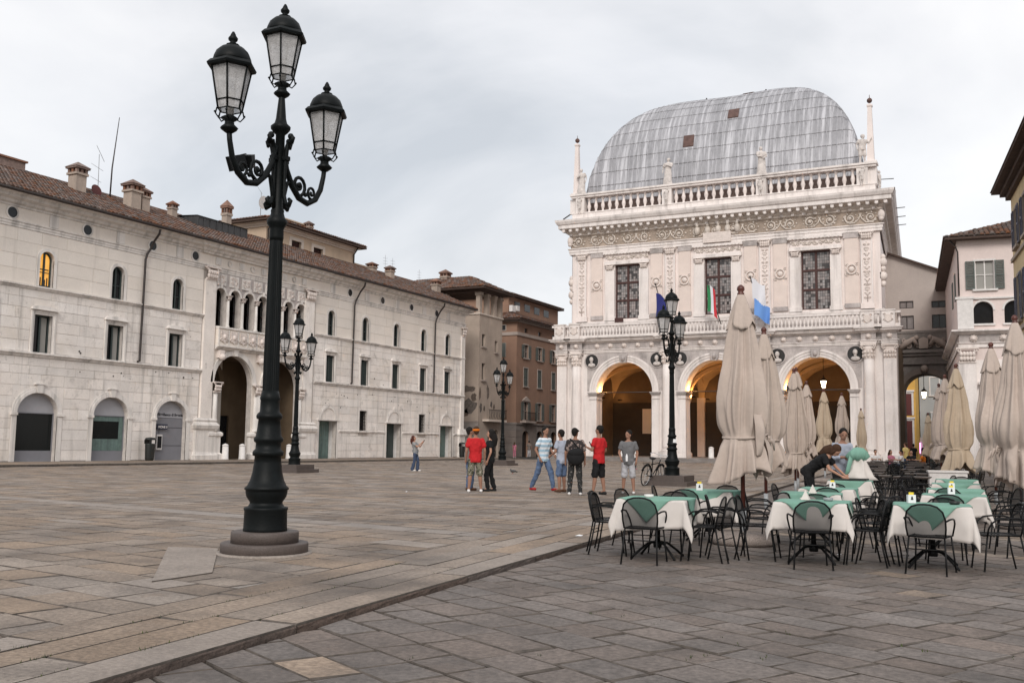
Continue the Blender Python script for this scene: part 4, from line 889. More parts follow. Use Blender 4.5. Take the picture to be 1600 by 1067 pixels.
mono(frz, 'sculpture', 'carved', lambda b: [(b.ball((x, uy-.22, 19.55), .26, 8, 6, 1.5), b.ball((x, uy-.28, 19.98), .14, 7, 5)) for x in (-1.5, -.6, .3, 1.1, 1.9)])
# side ornaments in profile against the sky
for s in (-1, 1):
    x = (UW+.02)*s; b = MB()
    for k, zz_ in enumerate((14.2, 14.8, 15.4, 15.9, 16.3)): b.ball((x+s*.12, uy+.2, zz_), .22+.1*(k % 2), 7, 5, 1.2)
    b.box(x-.1 if s > 0 else x-.3, x+.3 if s > 0 else x+.1, uy, uy+.6, 14.6, 15.1); b.build('flank_ornament', 'ornament', lg)
for k in range(4): mono(lg, 'flag_socket', 'pipe', lambda b: b.tube([sk((UW+1.2, 2+k*3.2, 20.4)), sk((UW+1.9, 2+k*3.2, 20.42))], .035, 5)) if k < 3 else None
mono(lg, 'flag_socket', 'pipe', lambda b: b.tube([(12.9, 1.0, 22.6), (14.1, 1.2, 22.6)], .035, 5)); mono(lg, 'flag_socket', 'pipe', lambda b: b.tube([(-13.0, .2, 22.2), (-13.9, .2, 21.7)], .06, 5))
# ---------------- attic balustrade, pedestals and pinnacles
mono(lg, 'attic_base', 'loggia_stone', lambda b: (b.box(-12.85, 12.85, -.15, .55, 21.46, 21.98), b.box(-12.9, 12.9, -.2, .6, 21.98, 22.08)))
rail = mono(lg, 'attic_rail', 'loggia_stone', lambda b: (b.box(-12.95, 12.95, -.22, .62, 23.42, 23.60), b.box(-13.05, 13.05, -.32, .7, 23.60, 23.76)))
mono(lg, 'attic_return', 'loggia_stone', lambda b: [(b.obox(sk((s*12.55-.3, .72, 23.41)), (.6, 0, 0), (SK*30, 30, 0), (0, 0, .33)), b.obox(sk((s*12.55-.3, .6, 21.46)), (.6, 0, 0), (SK*30, 30, 0), (0, 0, .6)), [b.obox(sk((s*12.55-.1, 1.2+k*.8, 22.06)), (.2, 0, 0), (0, .3, 0), (0, 0, 1.36)) for k in range(30)]) for s in (-1, 1)])
B2 = MB(); B2.lathe([(.12, 0), (.14, .06), (.10, .14), (.09, .2), (.175, .46), (.18, .56), (.12, .82), (.075, 1.08), (.13, 1.16), (.15, 1.24), (.13, 1.34)], 9); B2M = B2.mesh('baluster', 'loggia_up')
ST = (-12.1, -4.05, 4.0, 11.9)
for x in ST: mono(rail, 'pedestal', 'loggia_stone', lambda b: b.box(x-.42, x+.42, -.17, .5, 22.08, 23.415))
for a, z in ((-11.68, -4.47), (-3.63, 3.58), (4.42, 11.48)):
    n = 11
    for k in range(n): link('baluster', B2M, rail, False, (a+(k+.5)*(z-a)/n, .18, 22.08))
for s, x in ((-1, -12.72), (1, 12.5)):
    b = MB(); b.box(x-.45, x+.45, .1, 1.0, 22.08, 23.4) if s else None
    b.box(x-.45, x+.45, .15, 1.05, 23.765, 24.0); p_ = b.build('pinnacle_base', 'loggia_stone', lg)
    b = MB(); b.lathe([(.40, 24.0), (.38, 24.1), (.22, 28.4), (.30, 28.5), (.30, 28.6), (.06, 28.75)], 4, (x, .6, 0), False, rot=rad(45)); b.build('obelisk', 'loggia_up', p_)
    b = MB(); b.ball((x, .6, 28.98), .21, 12, 8); b.lathe([(.03, 29.15), (.02, 29.45)], 6, (x, .6, 0)); b.build('ball', 'rust', p_)
mono(lg, 'gutter_shade', 'brick', lambda b: b.box(-12.3, 12.0, 1.2, 1.5, 21.4, 23.2))  # added dark wall, its colour standing in for shade behind the balusters
# ---------------- the lead dome
DX0, DX1, DY0, DZ0 = -12.35, 12.0, 1.62, 22.4
HH = 11.75; AA = 9.0
def dcurve(t):                                               # height against inward distance
    t = max(0, min(1, t)); return HH*(1-(1-t)**2.45)**(1/1.85)
def dome(u, v):
    """u: 0..1 round the plan edge x, v: 0..1 up the curve -> point on the front slope"""
    pass
def dz(x, y):
    tx = min(x-DX0, DX1-x)/AA; ty = (y-DY0)/AA; tb = (38-y)/AA
    t = [max(0, tx), max(0, ty), max(0, tb)]
    k = 7.0                                                   # soft minimum rounds the hips
    m_ = (sum((max(q, 1e-4))**-k for q in t))**(-1/k); m_ = min(m_, 1)
    dip = .22*math.exp(-((x-.2)/3.2)**2)*min(1, m_*1.2)
    return DZ0+dcurve(m_)-dip
nx, ny = 60, 46; P = []; F = []
for j in range(ny+1):
    for i in range(nx+1):
        ux = i/nx; uy_ = j/ny; ex = .5-.5*math.cos(math.pi*ux); ey = .5-.5*math.cos(math.pi*uy_)
        x = DX0+(DX1-DX0)*ex; y = DY0+(38-DY0)*ey; P.append(sk((x, y, dz(x, y)-.10)))
for j in range(ny):
    for i in range(nx): a = j*(nx+1)+i; F.append((a, a+1, a+nx+2, a+nx+1))
dm = MB().add(P, F, True).build('dome', 'lead', lg)
# lead sheets laid in courses; each sheet is a lapped plate
def sheet(pts, lift):
    """pts: 4 corners (x,y) lower-left, lower-right, upper-right, upper-left"""
    n = 3; P = []
    for a in range(n+1):
        for b_ in range(2):
            l = Vector(pts[0]).lerp(Vector(pts[3]), a/n); r_ = Vector(pts[1]).lerp(Vector(pts[2]), a/n); q = l.lerp(r_, b_)
            P.append(sk((q.x, q.y-.045+.03*a/n if lift else q.y, dz(q.x, q.y)+.012+.03*(1-a/n))))
    F = [(2*a, 2*a+1, 2*a+3, 2*a+2) for a in range(n)]
    k = len(P)
    P += [(p[0], p[1]+.06, p[2]-.09) for p in P]
    F += [(k, k+1, 1, 0), (0, 2, 4, 6, k+6, k+4, k+2, k), (k+1, k+3, k+5, k+7, 7, 5, 3, 1)]
    return P, F
ts = [0, .006, .022, .05, .09, .145, .215, .30, .40, .52, .66, .82, .99]
fr = []; sd_ = []; dr = random.Random(9)
for c in range(len(ts)-1):
    y0, y1 = DY0+AA*ts[c]+.01, DY0+AA*ts[c+1]
    n = 58
    for i in range(n):
        x0 = DX0+(DX1-DX0)*(i+.5*(c % 2)*.0)/n+.007; x1 = DX0+(DX1-DX0)*(i+1)/n-.007
        a0, a1 = y0-DY0, y1-DY0
        if min(x0-DX0, DX1-x1) < a0-.35: continue
        fr.append(((x0, y0), (x1, y0), (x1, y1), (x0, y1)))
    for s in (1, -1):
        xe = DX1 if s > 0 else DX0
        for i in range(60):
            ya = DY0+.6*i+.02; yb = ya+.56
            if ya-DY0 < AA*ts[c]-.35 or yb > 37.5: continue
            xa, xb = xe-s*(AA*ts[c]+.01), xe-s*AA*ts[c+1]
            q = ((xa, ya), (xa, yb), (xb, yb), (xb, ya)); sd_.append(q if s > 0 else (q[1], q[0], q[3], q[2]))
fr.sort(key=lambda q: abs(q[0][0]+4)); rest = MB()
rust = {(9, 3)}
for i, q in enumerate(fr):
    P, F = sheet(q, True)
    if i < 300: MB().add(P, F).build('lead_sheet', 'lead', dm)
    else: rest.add(P, F)
for q in sd_: rest.add(*sheet(q, False))
rest.build('lead_sheet', 'lead', dm, True)
sm_ = MB()                                                   # standing seams running up the curve
for i in range(1, 58):
    x = DX0+(DX1-DX0)*i/58; t_ = max(.003, min(x-DX0, DX1-x)/AA-.02); pts = [q*q for q in [k/14 for k in range(15)]]; tm = min(.99, t_)
    sm_.tube([sk((x+dr.uniform(-.015, .015), DY0-.03+AA*q*tm, dz(x, DY0+AA*q*tm)+.035)) for q in pts], .035, 4)
for s in (1, -1):
    xe = DX1 if s > 0 else DX0
    for i in range(1, 50):
        y_ = DY0+.6*i; tm = min(.99, max(.003, (y_-DY0)/AA-.02)); sm_.tube([sk((xe-s*AA*q*q*tm+s*.03, y_, dz(xe-s*AA*q*q*tm, y_)+.03)) for q in [k/10 for k in range(11)]], .03, 4)
sm_.build('standing_seam', 'lead_seam', dm, True)
for (x, t0, t1) in ((-3.2, .10, .15), (.6, .225, .30), (1.4, .62, .74)):   # rusted roof hatches
    P, F = sheet(((x, DY0+AA*t0), (x+.95, DY0+AA*t0), (x+.95, DY0+AA*t1), (x, DY0+AA*t1)), True); MB().add([(p[0], p[1]-.05, p[2]+.05) for p in P], F).build('roof_hatch', 'rust', dm)
for x in (-6.2, -2.4, 3.2, 6.2): mono(dm, 'roof_hook', 'pipe', lambda b: b.tube([sk((x, DY0+7.6, dz(x, DY0+7.6))), sk((x, DY0+7.6, dz(x, DY0+7.6)+.4))], .07, 5))
# ---------------- inside the arcade
mono(lg, 'hall_lower_wall', 'hall_dark', lambda b: b.box(-13.39, 13.39, 11.5, 11.6, .48, 5.6))  # lower back wall in a darker colour than above
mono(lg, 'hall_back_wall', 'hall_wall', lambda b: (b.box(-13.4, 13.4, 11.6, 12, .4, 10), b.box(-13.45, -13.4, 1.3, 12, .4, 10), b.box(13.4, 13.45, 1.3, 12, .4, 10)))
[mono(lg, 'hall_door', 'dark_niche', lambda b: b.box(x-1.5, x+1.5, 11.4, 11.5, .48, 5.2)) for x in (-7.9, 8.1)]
mono(lg, 'wall_plaque', 'marble_up', lambda b: (b.box(-10.3, -9.2, 11.4, 11.6, 2.6, 5.0), b.box(9.0, 10.2, 11.45, 11.6, 4.0, 6.5)))
def vault(b, c0, c1, y0, y1, zs, h, n=12):
    """groin vault over one bay"""
    cx, cy = (c0+c1)/2, (y0+y1)/2; P = []; F = []
    for j in range(n+1):
        for i in range(n+1):
            u, v = -1+2*i/n, -1+2*j/n
            P.append((cx+u*(c1-c0)/2, cy+v*(y1-y0)/2, zs+h*math.sqrt(max(0, 1-min(abs(u), abs(v))**2*0-min(u*u, v*v)*1.0)) if False else zs+h*max(math.sqrt(max(0, 1-u*u)), math.sqrt(max(0, 1-v*v)))))
    for j in range(n):
        for i in range(n): a = j*(n+1)+i; F.append((a+n+1, a+n+2, a+1, a))
    b.add(P, F, True)
mono(lg, 'groin_vault', 'vault', lambda b: [vault(b, -13.4+8.95*i, -4.45+8.95*i, 1.3+5.15*j, 6.45+5.15*j, 6.0, 2.9) for i in range(3) for j in range(2)])
mono(lg, 'vault_cover', 'hall_dark', lambda b: b.box(-13.4, 13.4, 1.31, 11.6, 9.3, 9.6))
for i in (-4.45, 4.5):
    b = MB(); b.lathe([(.55, .48), (.55, .8), (.42, .95), (.40, 3), (.36, 5.2), (.5, 5.5), (.55, 6.0)], 14, (i, 6.45, 0)); b.build('inner_column', 'loggia_cream', lg)
for i in (-4.45, 4.5):
    for y in (2.6, 10.4): ring(a := MB(), 0, 0, 1, 1, 0, 0) if False else None
    b = MB(); b.box(i-.35, i+.35, 11.2, 11.6, .48, 6.0); b.build('wall_pier', 'loggia_cream', lg)
# transverse ribs
for i in (-4.45, 4.5):
    for (ya, yb) in ((1.35, 6.1), (6.8, 11.5)):
        b = MB(); n = 14; hy = (yb-ya)/2; cy = (ya+yb)/2
        A = [(cy+hy*math.cos(math.pi*k/n), 6.0+2.55*math.sin(math.pi*k/n)) for k in range(n+1)]; Bq = [(cy+(hy+.3)*math.cos(math.pi*k/n), 6.0+2.9*math.sin(math.pi*k/n)) for k in range(n+1)]
        P = [(i-.28, a, z) for a, z in A]+[(i+.28, a, z) for a, z in A]+[(i-.28, a, z) for a, z in Bq]+[(i+.28, a, z) for a, z in Bq]; m_ = n+1; F = []
        for k in range(n): F += [(k, k+1, m_+k+1, m_+k), (k, 2*m_+k, 2*m_+k+1, k+1), (m_+k, m_+k+1, 3*m_+k+1, 3*m_+k)]
        b.add(P, F); b.build('rib', 'vault', lg)
for a, e_, y in ((-13.0, -4.9, 6.45), (-4.0, 4.05, 6.45), (4.95, 13.0, 6.45)):
    b = MB(); ring(b, (a+e_)/2, 6.0, (e_-a)/2, (e_-a)/2+.3, y-.28, y+.28, n=18, rzi=2.55, rzo=2.85); b.build('rib', 'vault', lg)
# hanging lanterns, lit, and the small uplights on the imposts
def plight(name, loc, e_, col, size=.08):
    l = bpy.data.lights.new(name, 'POINT'); l.energy = e_; l.color = col; l.shadow_soft_size = size; o = bpy.data.objects.new(name, l); COL.objects.link(o); o.location = loc; return o
def hanging_lantern(loc, label, drop, e_, sc=1, group='lit lanterns under the arches'):
    t = thing('hanging_lantern', label, 'lantern', loc, 0, group)
    b = MB(); b.lathe([(.10*sc, 0), (.2*sc, .5*sc)], 6, (0, 0, 0), False); b.build('glass', 'lamp_glass', t)
    b = MB(); b.lathe([(.24*sc, .5*sc), (.25*sc, .54*sc), (.14*sc, .68*sc), (.05*sc, .74*sc), (.04*sc, .9*sc)], 6, (0, 0, 0), False); b.lathe([(.12*sc, -.03*sc), (.04*sc, -.12*sc)], 6)
    for k in range(6): a = k*math.pi/3; b.tube([(.105*sc*math.cos(a), .105*sc*math.sin(a), 0), (.205*sc*math.cos(a), .205*sc*math.sin(a), .5*sc)], .012*sc, 4)
    b.build('frame', 'black_metal', t)
    b = MB(); b.tube([(0, 0, .85*sc), (0, 0, drop)], .025, 5); b.build('chain', 'black_metal', t)
    p = plight('lantern_light', (0, 0, .25*sc), e_, (1, .72, .42), .15); p.parent = t
    return t
WARM = (1, .50, .17)
hanging_lantern((-27.7, 83.9, 6.0), 'lit lantern on a chain inside the left arcade arch, behind the lamp post', 2.9, 120)
hanging_lantern((-13.75, 83.9, 6.35), 'larger lit lantern hanging in the right arcade arch', 2.5, 120, 1.15)
hanging_lantern((-9.9, 89.2, 5.75), 'small lit lantern deeper inside the right arcade arch', 3.0, 90, .9)
for i, x in enumerate((-13.2, -4.45, 4.5, 13.2)):
    for y, e_ in ((2.2, 60), (6.45, 90), (10.9, 10)):
        u_ = mono(lg, 'uplight', 'black_metal', lambda b: b.cbox(x+(.75 if i < 2 else -.75), y, 5.86, .3, .3, .12))
        p = plight('uplight_lamp', (x+(.75 if i < 2 else -.75), y, 6.1), e_, WARM, .2); p.parent = lg

for c in AX:
    for sx in (-1, 1):
        mono(lg, 'uplight', 'black_metal', lambda b: b.cbox(c+sx*2.3, .75, 6.04, .2, .2, .08)); p = plight('uplight_lamp', (c+sx*2.25, .75, 6.2), 60 if sx < 0 else 16, WARM, .1); p.parent = lg
# ================================================================ other houses round the square
def shutter_window(root, x0, x1, z0, z1, y, trim, shut, open_=True, head=False, m_trim_w=.12, sill=True, face=1):
    b = MB(); t = m_trim_w
    b.box(x0-t, x0, y-.05, y+.02, z0, z1+t); b.box(x1, x1+t, y-.05, y+.02, z0, z1+t); b.box(x0, x1, y-.05, y+.02, z1, z1+t)
    if sill: b.box(x0-t*1.6, x1+t*1.6, y-.16, y+.02, z0-.12, z0)
    if head: b.prism([(x0-.3, z1+t+.12), (x1+.3, z1+t+.12), ((x0+x1)/2, z1+t+.5)], y-.2, y+.02); b.box(x0-.3, x1+.3, y-.2, y+.02, z1+t, z1+t+.12)
    w_ = b.build('window', trim, root); pane_box(w_, x0, x1, z0, z1, y+.16, 'window_dark')
    c = (x0+x1)/2; f = MB(); f.box(c-.04, c+.04, y+.1, y+.16, z0, z1); f.box(x0, x0+.05, y+.1, y+.16, z0, z1); f.box(x1-.05, x1, y+.1, y+.16, z0, z1); f.box(x0+.05, x1-.05, y+.105, y+.155, (z0+z1)/2, (z0+z1)/2+.05); f.build('frame', trim, w_)
    hw = (x1-x0)/2
    for s in (-1, 1):
        q = MB()
        xa, xb = ((x0-hw-.04, x0-.04) if s < 0 else (x1+.04, x1+hw+.04)) if open_ else ((x0, c-.01) if s < 0 else (c+.01, x1))
        yy = y-.11 if open_ else y+.02
        q.box(xa, xa+.06, yy, yy+.05, z0, z1); q.box(xb-.06, xb, yy, yy+.05, z0, z1); q.box(xa+.06, xb-.06, yy, yy+.05, z0, z0+.08); q.box(xa+.06, xb-.06, yy, yy+.05, z1-.08, z1); q.box(xa+.06, xb-.06, yy, yy+.05, (z0+z1)/2-.04, (z0+z1)/2+.04)
        n = max(6, int((z1-z0)/.11))
        for k in range(n):
            zc = z0+.09+(z1-z0-.18)*k/n; q.obox((xa+.06, yy+.005, zc), (xb-xa-.12, 0, 0), (0, .035, .06), (0, .01, -.008))
        q.build('shutter', shut, w_)
    return w_
def hip_roof(root, x0, x1, y0, y1, z, h, ov, tile_m='tile_far', soffit='eave_wood', face_tiles=True, ridge=None):
    X0, X1, Y0, Y1 = x0-ov, x1+ov, y0-ov, y1+ov; r = ridge if ridge is not None else min(X1-X0, Y1-Y0)/2
    if X1-X0 >= Y1-Y0: A, B = (X0+r, (Y0+Y1)/2, z+h), (X1-r, (Y0+Y1)/2, z+h)
    else: A, B = ((X0+X1)/2, Y0+r, z+h), ((X0+X1)/2, Y1-r, z+h)
    P = [(X0, Y0, z), (X1, Y0, z), (X1, Y1, z), (X0, Y1, z), A, B]
    F = [(0, 1, 5, 4), (1, 2, 5), (2, 3, 4, 5), (3, 0, 4)] if X1-X0 >= Y1-Y0 else [(0, 1, 4), (1, 2, 5, 4), (2, 3, 5), (3, 0, 4, 5)]
    rf = MB().add([(a, b_, c-.03) for a, b_, c in P], F).build('roof', tile_m, root)
    mono(rf, 'eave', soffit, lambda b: b.box(X0+.02, X1-.02, Y0+.02, Y1-.02, z-.16, z-.04))
    # rows of clay tiles on every slope
    tl = MB(); rr = random.Random(int(abs(x0*7+z*3)))
    for f in F:
        pts = [Vector(P[i]) for i in f]; e0, e1 = pts[0], pts[1]; n = (e1-e0).cross(pts[-1]-e0).normalized()
        if n.z < 0: n = -n
        ax = (e1-e0).normalized(); upv = n.cross(ax)
        if upv.z < 0: upv = -upv
        L_ = (e1-e0).length; top = max((p-e0).dot(upv) for p in pts)
        ul = [((p-e0).dot(ax), (p-e0).dot(upv)) for p in pts]
        k = 0; pitch = .30
        while k*pitch < L_:
            s = (k+.5)*pitch
            # height available at s
            lim = top
            a0 = min(u for u, v in ul if v > .5*top); a1 = max(u for u, v in ul if v > .5*top)
            if s < a0: lim = top*s/a0
            if s > a1: lim = top*(L_-s)/max(.01, L_-a1)
            nr = int(lim/.5)
            for j in range(nr+1):
                v0, v1 = j*.5-.03, min(j*.5+.53, lim)
                if v1-v0 < .1: continue
                Q = []; w2 = pitch*.5; jx = rr.uniform(-.02, .02)
                for v, ww, hh in ((v0, w2, .04), (v1, w2*.8, .0)):
                    for q in range(4):
                        a = math.pi*q/3; Q.append(e0+ax*(s+jx-ww*math.cos(a))+upv*v+n*(ww*.75*math.sin(a)+hh))
                tl.add(Q, [(0, 1, 5, 4), (1, 2, 6, 5), (2, 3, 7, 6), (3, 2, 1, 0)])
            k += 1
    if face_tiles: tl.build('roof_tile', tile_m, rf, True)
    return rf
# ---- ochre penthouse behind the palace roof
tan = thing('penthouse', 'tan stuccoed upper storey with tall dark windows rising behind the palace roof', 'building', (-50, 0, 0), rad(90))
tops = [(60.05, 61.25, 15.55, 17.13, 0), (62.8, 64.0, 15.5, 17.07, 0)]
mono(tan, 'wall', 'stucco_tan', lambda b: (wall(b, 57.1, 68.3, 13, 17.6, tops, 0, .25), b.box(57.1, 57.3, .004, 9, 13, 17.6), b.box(68.1, 68.3, .004, 9, 13, 17.6), b.box(57.3, 68.1, 8.8, 9, 13, 17.6)))
for o in tops:
    x0, x1, z0, z1, _ = o; b = MB(); b.box(x0-.28, x0, -.04, .02, z0-.1, z1+.25); b.box(x1, x1+.28, -.04, .02, z0-.1, z1+.25); b.box(x0, x1, -.04, .02, z1, z1+.25); w_ = b.build('window', 'stucco_tan_trim', tan)
    pane_box(w_, x0, x1, z0, z1, .2, 'window_dark'); mono(w_, 'shutter', 'frame_brown', lambda b: [b.obox((x0+.05, .12, z0+.1*k), (x1-x0-.1, 0, 0), (0, .04, .06), (0, .01, -.01)) for k in range(15)])
w_ = mono(tan, 'window', 'stucco_tan_trim', lambda b: (b.box(57.07, 57.11, 2.2, 4.6, 15.6, 17.2)))
mono(w_, 'pane', 'window_dark', lambda b: b.box(57.05, 57.065, 2.6, 4.2, 15.9, 16.9))
mono(tan, 'frieze', 'stucco_tan_trim', lambda b: (b.box(57.0, 68.4, -.1, 9.1, 17.6, 17.75), b.box(56.9, 68.5, -.2, 9.2, 17.75, 17.9), b.box(56.7, 68.7, -.4, 9.4, 17.9, 18.0)))
rf = hip_roof(tan, 57.1, 68.3, 0, 9, 18.12, 1.35, .8)
mono(tan, 'rooftop_room', 'stucco_tan', lambda b: (b.box(60.5, 64.2, 1.7, 5, 17.9, 19.1), b.box(60.2, 64.5, 1.4, 5.3, 19.1, 19.2)))
chimney(tan, 53.9, 1.0, 16.0, .5, 3.0); chimney(tan, 63.6, 1.2, 18.0, .5, 1.5)
mono(tan, 'low_roof_room', 'stucco_tan', lambda b: (b.box(52.2, 57.0, 3.2, 8.8, 13, 17.1), b.box(51.9, 57.0, 2.9, 9, 17.1, 17.25)))
mono(tan, 'side_wing', 'stucco_tan', lambda b: (b.box(68.35, 71.4, .6, 8, 13, 16.6), b.box(68.35, 71.9, .1, 8.5, 16.6, 16.78)))
mono(tan, 'downpipe', 'pipe', lambda b: b.tube([(57.3, -.5, 17.95), (57.25, -.3, 17.7), (57.2, -.12, 17.4), (57.2, -.1, 14)], .06, 6)); mono(tan, 'downpipe', 'pipe', lambda b: b.tube([(68.2, -.5, 17.95), (68.15, -.12, 17.4), (68.15, -.1, 14)], .06, 6))
d = MB(); d.lathe([(.02, 0), (.25, .03), (.46, .1), (.5, .13)], 18); d.xf(Matrix.Translation((57.4, .8, 19.6)) @ Matrix.Rotation(rad(100), 4, 'X') @ Matrix.Rotation(rad(-25), 4, 'Z')); d = d.build('satellite_dish', 'stone_white', tan)
mono(d, 'mast', 'galvanised', lambda b: (b.tube([(57.4, .9, 18.2), (57.4, .9, 20.4)], .025, 5), b.tube([(57.0, .9, 20.7), (57.5, .9, 20.3)], .015, 4)))
# ---- tower house with open roof gallery
tow = thing('gallery_house', 'tall weathered plaster house with an open columned gallery under its roof', 'building', (-45.1, 0, 0), rad(90))
tops = [(82.55, 83.2, 10.7, 11.9, 0), (82.6, 83.25, 7.5, 9.1, 0), (85.2, 85.75, 10.35, 11.5, 0), (84.0, 84.7, .1, 2.7, .35), (85.2, 86.2, .1, 2.8, .5)]
mono(tow, 'wall', 'stucco_tower', lambda b: (wall(b, 82, 86.7, 0, 13.75, tops, 0, .3), b.box(82, 82.3, .004, 11, 0, 13.75), b.box(86.4, 86.7, .004, 11, 0, 13.75), b.box(82.3, 86.4, 10.7, 11, 0, 13.75), b.box(82.3, 86.4, .004, 10.7, 13.2, 13.4)))
for o in tops: (arch_pane if o[4] else (lambda r_, o_, y, m: pane_box(r_, o_[0], o_[1], o_[2], o_[3], y, m)))(tow, o, .26, 'window_dark')
mono(tow, 'sill', 'brown_trim', lambda b: b.box(82.4, 83.35, -.15, .02, 10.58, 10.7)); mono(tow, 'sill', 'brown_trim', lambda b: b.box(82.4, 83.4, -.2, .02, 7.36, 7.5)); mono(tow, 'sill', 'brown_trim', lambda b: b.box(85.1, 85.85, -.15, .02, 10.23, 10.35))
mono(tow, 'parapet_coping', 'stucco_tan_trim', lambda b: (b.box(81.9, 86.8, -.1, .35, 13.75, 13.88), b.box(81.9, 82.35, .352, 11, 13.75, 13.88)))
for x, y in ((82.25, .22), (83.75, .2), (85.2, .2), (86.45, .2), (82.25, 4.0), (82.25, 8.0), (86.45, 5)): mono(tow, 'gallery_post', 'stucco_tower', lambda b: (b.box(x-.24, x+.24, y-.22, y+.22, 13.88, 15.9), b.box(x-.32, x+.32, y-.3, y+.3, 15.6, 15.9)))
mono(tow, 'gallery_beam', 'eave_wood', lambda b: (b.box(81.9, 86.8, 0, .4, 15.9, 16.15), b.box(81.9, 82.4, .401, 11, 15.9, 16.15), b.box(82.4, 86.7, 6.0, 6.2, 13.4, 16.1)))
hip_roof(tow, 82, 86.7, 0, 11, 16.3, 1.6, .95, 'tile')
chimney(tow, 84.2, 5.2, 16.6, .75, 2.2); 
mono(tow, 'chimney_urn', 'brown_trim', lambda b: b.lathe([(.35, 18.5), (.7, 18.9), (.75, 19.1), (.2, 19.2), (.25, 19.5), (.05, 19.6)], 8, (82.4, 4.5, 0), False)) if False else None
b = MB(); rr = random.Random(3)                              # patches where the plaster has fallen off
def patch(b, cx, cz, rx, rz, y, n=14, side=False):
    pts = [(cx+rx*rr.uniform(.6, 1.15)*math.cos(6.283*k/n), cz+rz*rr.uniform(.6, 1.15)*math.sin(6.283*k/n)) for k in range(n)]
    o = len(b.v); b.prism(pts, y, y+.012)
    if side: b.v[o:] = [(82-.014+q[1]*0-(.0 if q[1] == y else -.006), q[0], q[2]) for q in b.v[o:]]
for cx, cz, rx, rz in ((1.2, 6.6, .9, .35), (.9, 5.0, .8, .7), (1.6, 4.3, .7, .5), (2.2, 7.3, .3, .25), (.5, 5.8, .35, .5)): patch(b, cx, cz, rx, rz, 0, side=True)
for cx, cz, rx, rz in ((82.3, 6.2, .18, .8), (82.5, 4.9, .25, .5), (83.9, 6.4, .3, .7), (84.6, 5.2, .25, .35), (83.2, 4.8, .2, .3), (85.2, 5.0, .2, .3)): patch(b, cx, cz, rx, rz, -.013)
b.build('bare_rubble', 'rubble', tow, True)
bc = mono(tow, 'balcony', 'stucco_tan_trim', lambda b: b.box(82.9, 86.6, -.7, 0, 3.55, 3.75)); 
mono(bc, 'railing', 'black_metal', lambda b: (b.box(82.9, 86.6, -.7, -.66, 4.65, 4.7), [b.tube([(82.95+.16*k, -.68, 3.75), (82.95+.16*k+.04*(-1)**k, -.74, 4.1), (82.95+.16*k, -.68, 4.65)], .018, 4) for k in range(23)]))
mono(tow, 'stone_base', 'brown_base', lambda b: (b.box(81.92, 82.0, -.08, 6, 0, 3.4), b.box(81.9, 82.0, -.12, 6, 3.4, 3.55)))
# ---- brown house beyond
brn = thing('brown_house', 'brown stuccoed house with green shutters and tiled roof left of the loggia', 'building', (-47.6, 0, 0), rad(90))
WC = (97.25, 100.8, 104.6, 108.4)
tops = [(c-.55, c+.55, 10.85, 12.3, 0) for c in WC]+[(c-.5, c+.5, 7.75, 9.75, 0) for c in WC]+[(c-.55, c+.55, 4.1, 6.0, 0) for c in WC]+[(c-.4, c+.4, 13.65, 14.15, 0) for c in WC]+[(c-.8, c+.8, .0, 2.9, .6) for c in WC]
mono(brn, 'wall', 'stucco_brown', lambda b: (wall(b, 95, 112, 0, 14.7, tops, 0, .25), b.box(95, 95.25, .004, 12, 0, 14.7), b.box(111.7, 112, .004, 12, 0, 14.7), b.box(95.25, 111.7, 11.7, 12, 0, 14.7)))
mono(brn, 'stone_base', 'brown_base', lambda b: (wall(b, 94.9, 112, 0, 3.55, [(c-.8, c+.8, -.1, 2.9, .6) for c in WC], -.08, .08), b.box(94.9, 94.99, -.08, 12, 0, 3.55), b.box(94.8, 112.1, -.2, -.0, 3.55, 3.75), b.box(94.8, 95, .001, 12, 3.55, 3.75)))
for k in range(5): mono(brn, 'base_course', 'brown_base', lambda b: (b.box(94.86, 94.9, -.08, 12, .1+.7*k, .7+.7*k), b.box(94.9, 96.3, -.11, -.08, .1+.7*k, .7+.7*k)))
for c in WC:
    shutter_window(brn, c-.55, c+.55, 10.85, 12.3, 0, 'brown_trim', 'shutter_green'); shutter_window(brn, c-.5, c+.5, 7.75, 9.75, 0, 'brown_trim', 'shutter_green', False); shutter_window(brn, c-.55, c+.55, 4.1, 6.0, 0, 'brown_trim', 'shutter_green', True, c < 98)
    pane_box(brn, c-.4, c+.4, 13.65, 14.15, .15, 'window_dark', 'attic_window'); arch_pane(brn, (c-.8, c+.8, 0, 2.9, .6), .24, 'window_dark', 'shop_window')
bx = mono(brn, 'balcony', 'brown_trim', lambda b: b.box(96.0, 98.6, -.7, 0, 3.76, 3.95)); mono(bx, 'railing', 'black_metal', lambda b: (b.box(96, 98.6, -.7, -.66, 4.85, 4.9), [b.tube([(96.05+.17*k, -.68, 3.95), (96.05+.17*k, -.68, 4.85)], .018, 4) for k in range(16)]))
mono(brn, 'cornice_band', 'brown_trim', lambda b: (b.box(94.9, 112.1, -.12, .0, 13.2, 13.55), b.box(94.9, 95, .001, 12, 13.2, 13.55)))
mono(brn, 'eave_moulding', 'brown_trim', lambda b: (b.box(94.8, 112.1, -.2, 12, 14.7, 14.85), [b.box(94.9+.5*k, 95.1+.5*k, -.5, -.2, 14.6, 14.84) for k in range(30)]))
wl = MB(); wl.box(94.95, 95.0, 1.3, 2.3, 10.85, 12.4); wl = wl.build('window', 'brown_trim', brn); mono(wl, 'shutter', 'shutter_green', lambda b: [b.box(94.9, 94.95, 1.35+.45*s, 1.75+.45*s, 10.9+.1*k, 10.98+.1*k) for s in (0, 1) for k in range(15)])
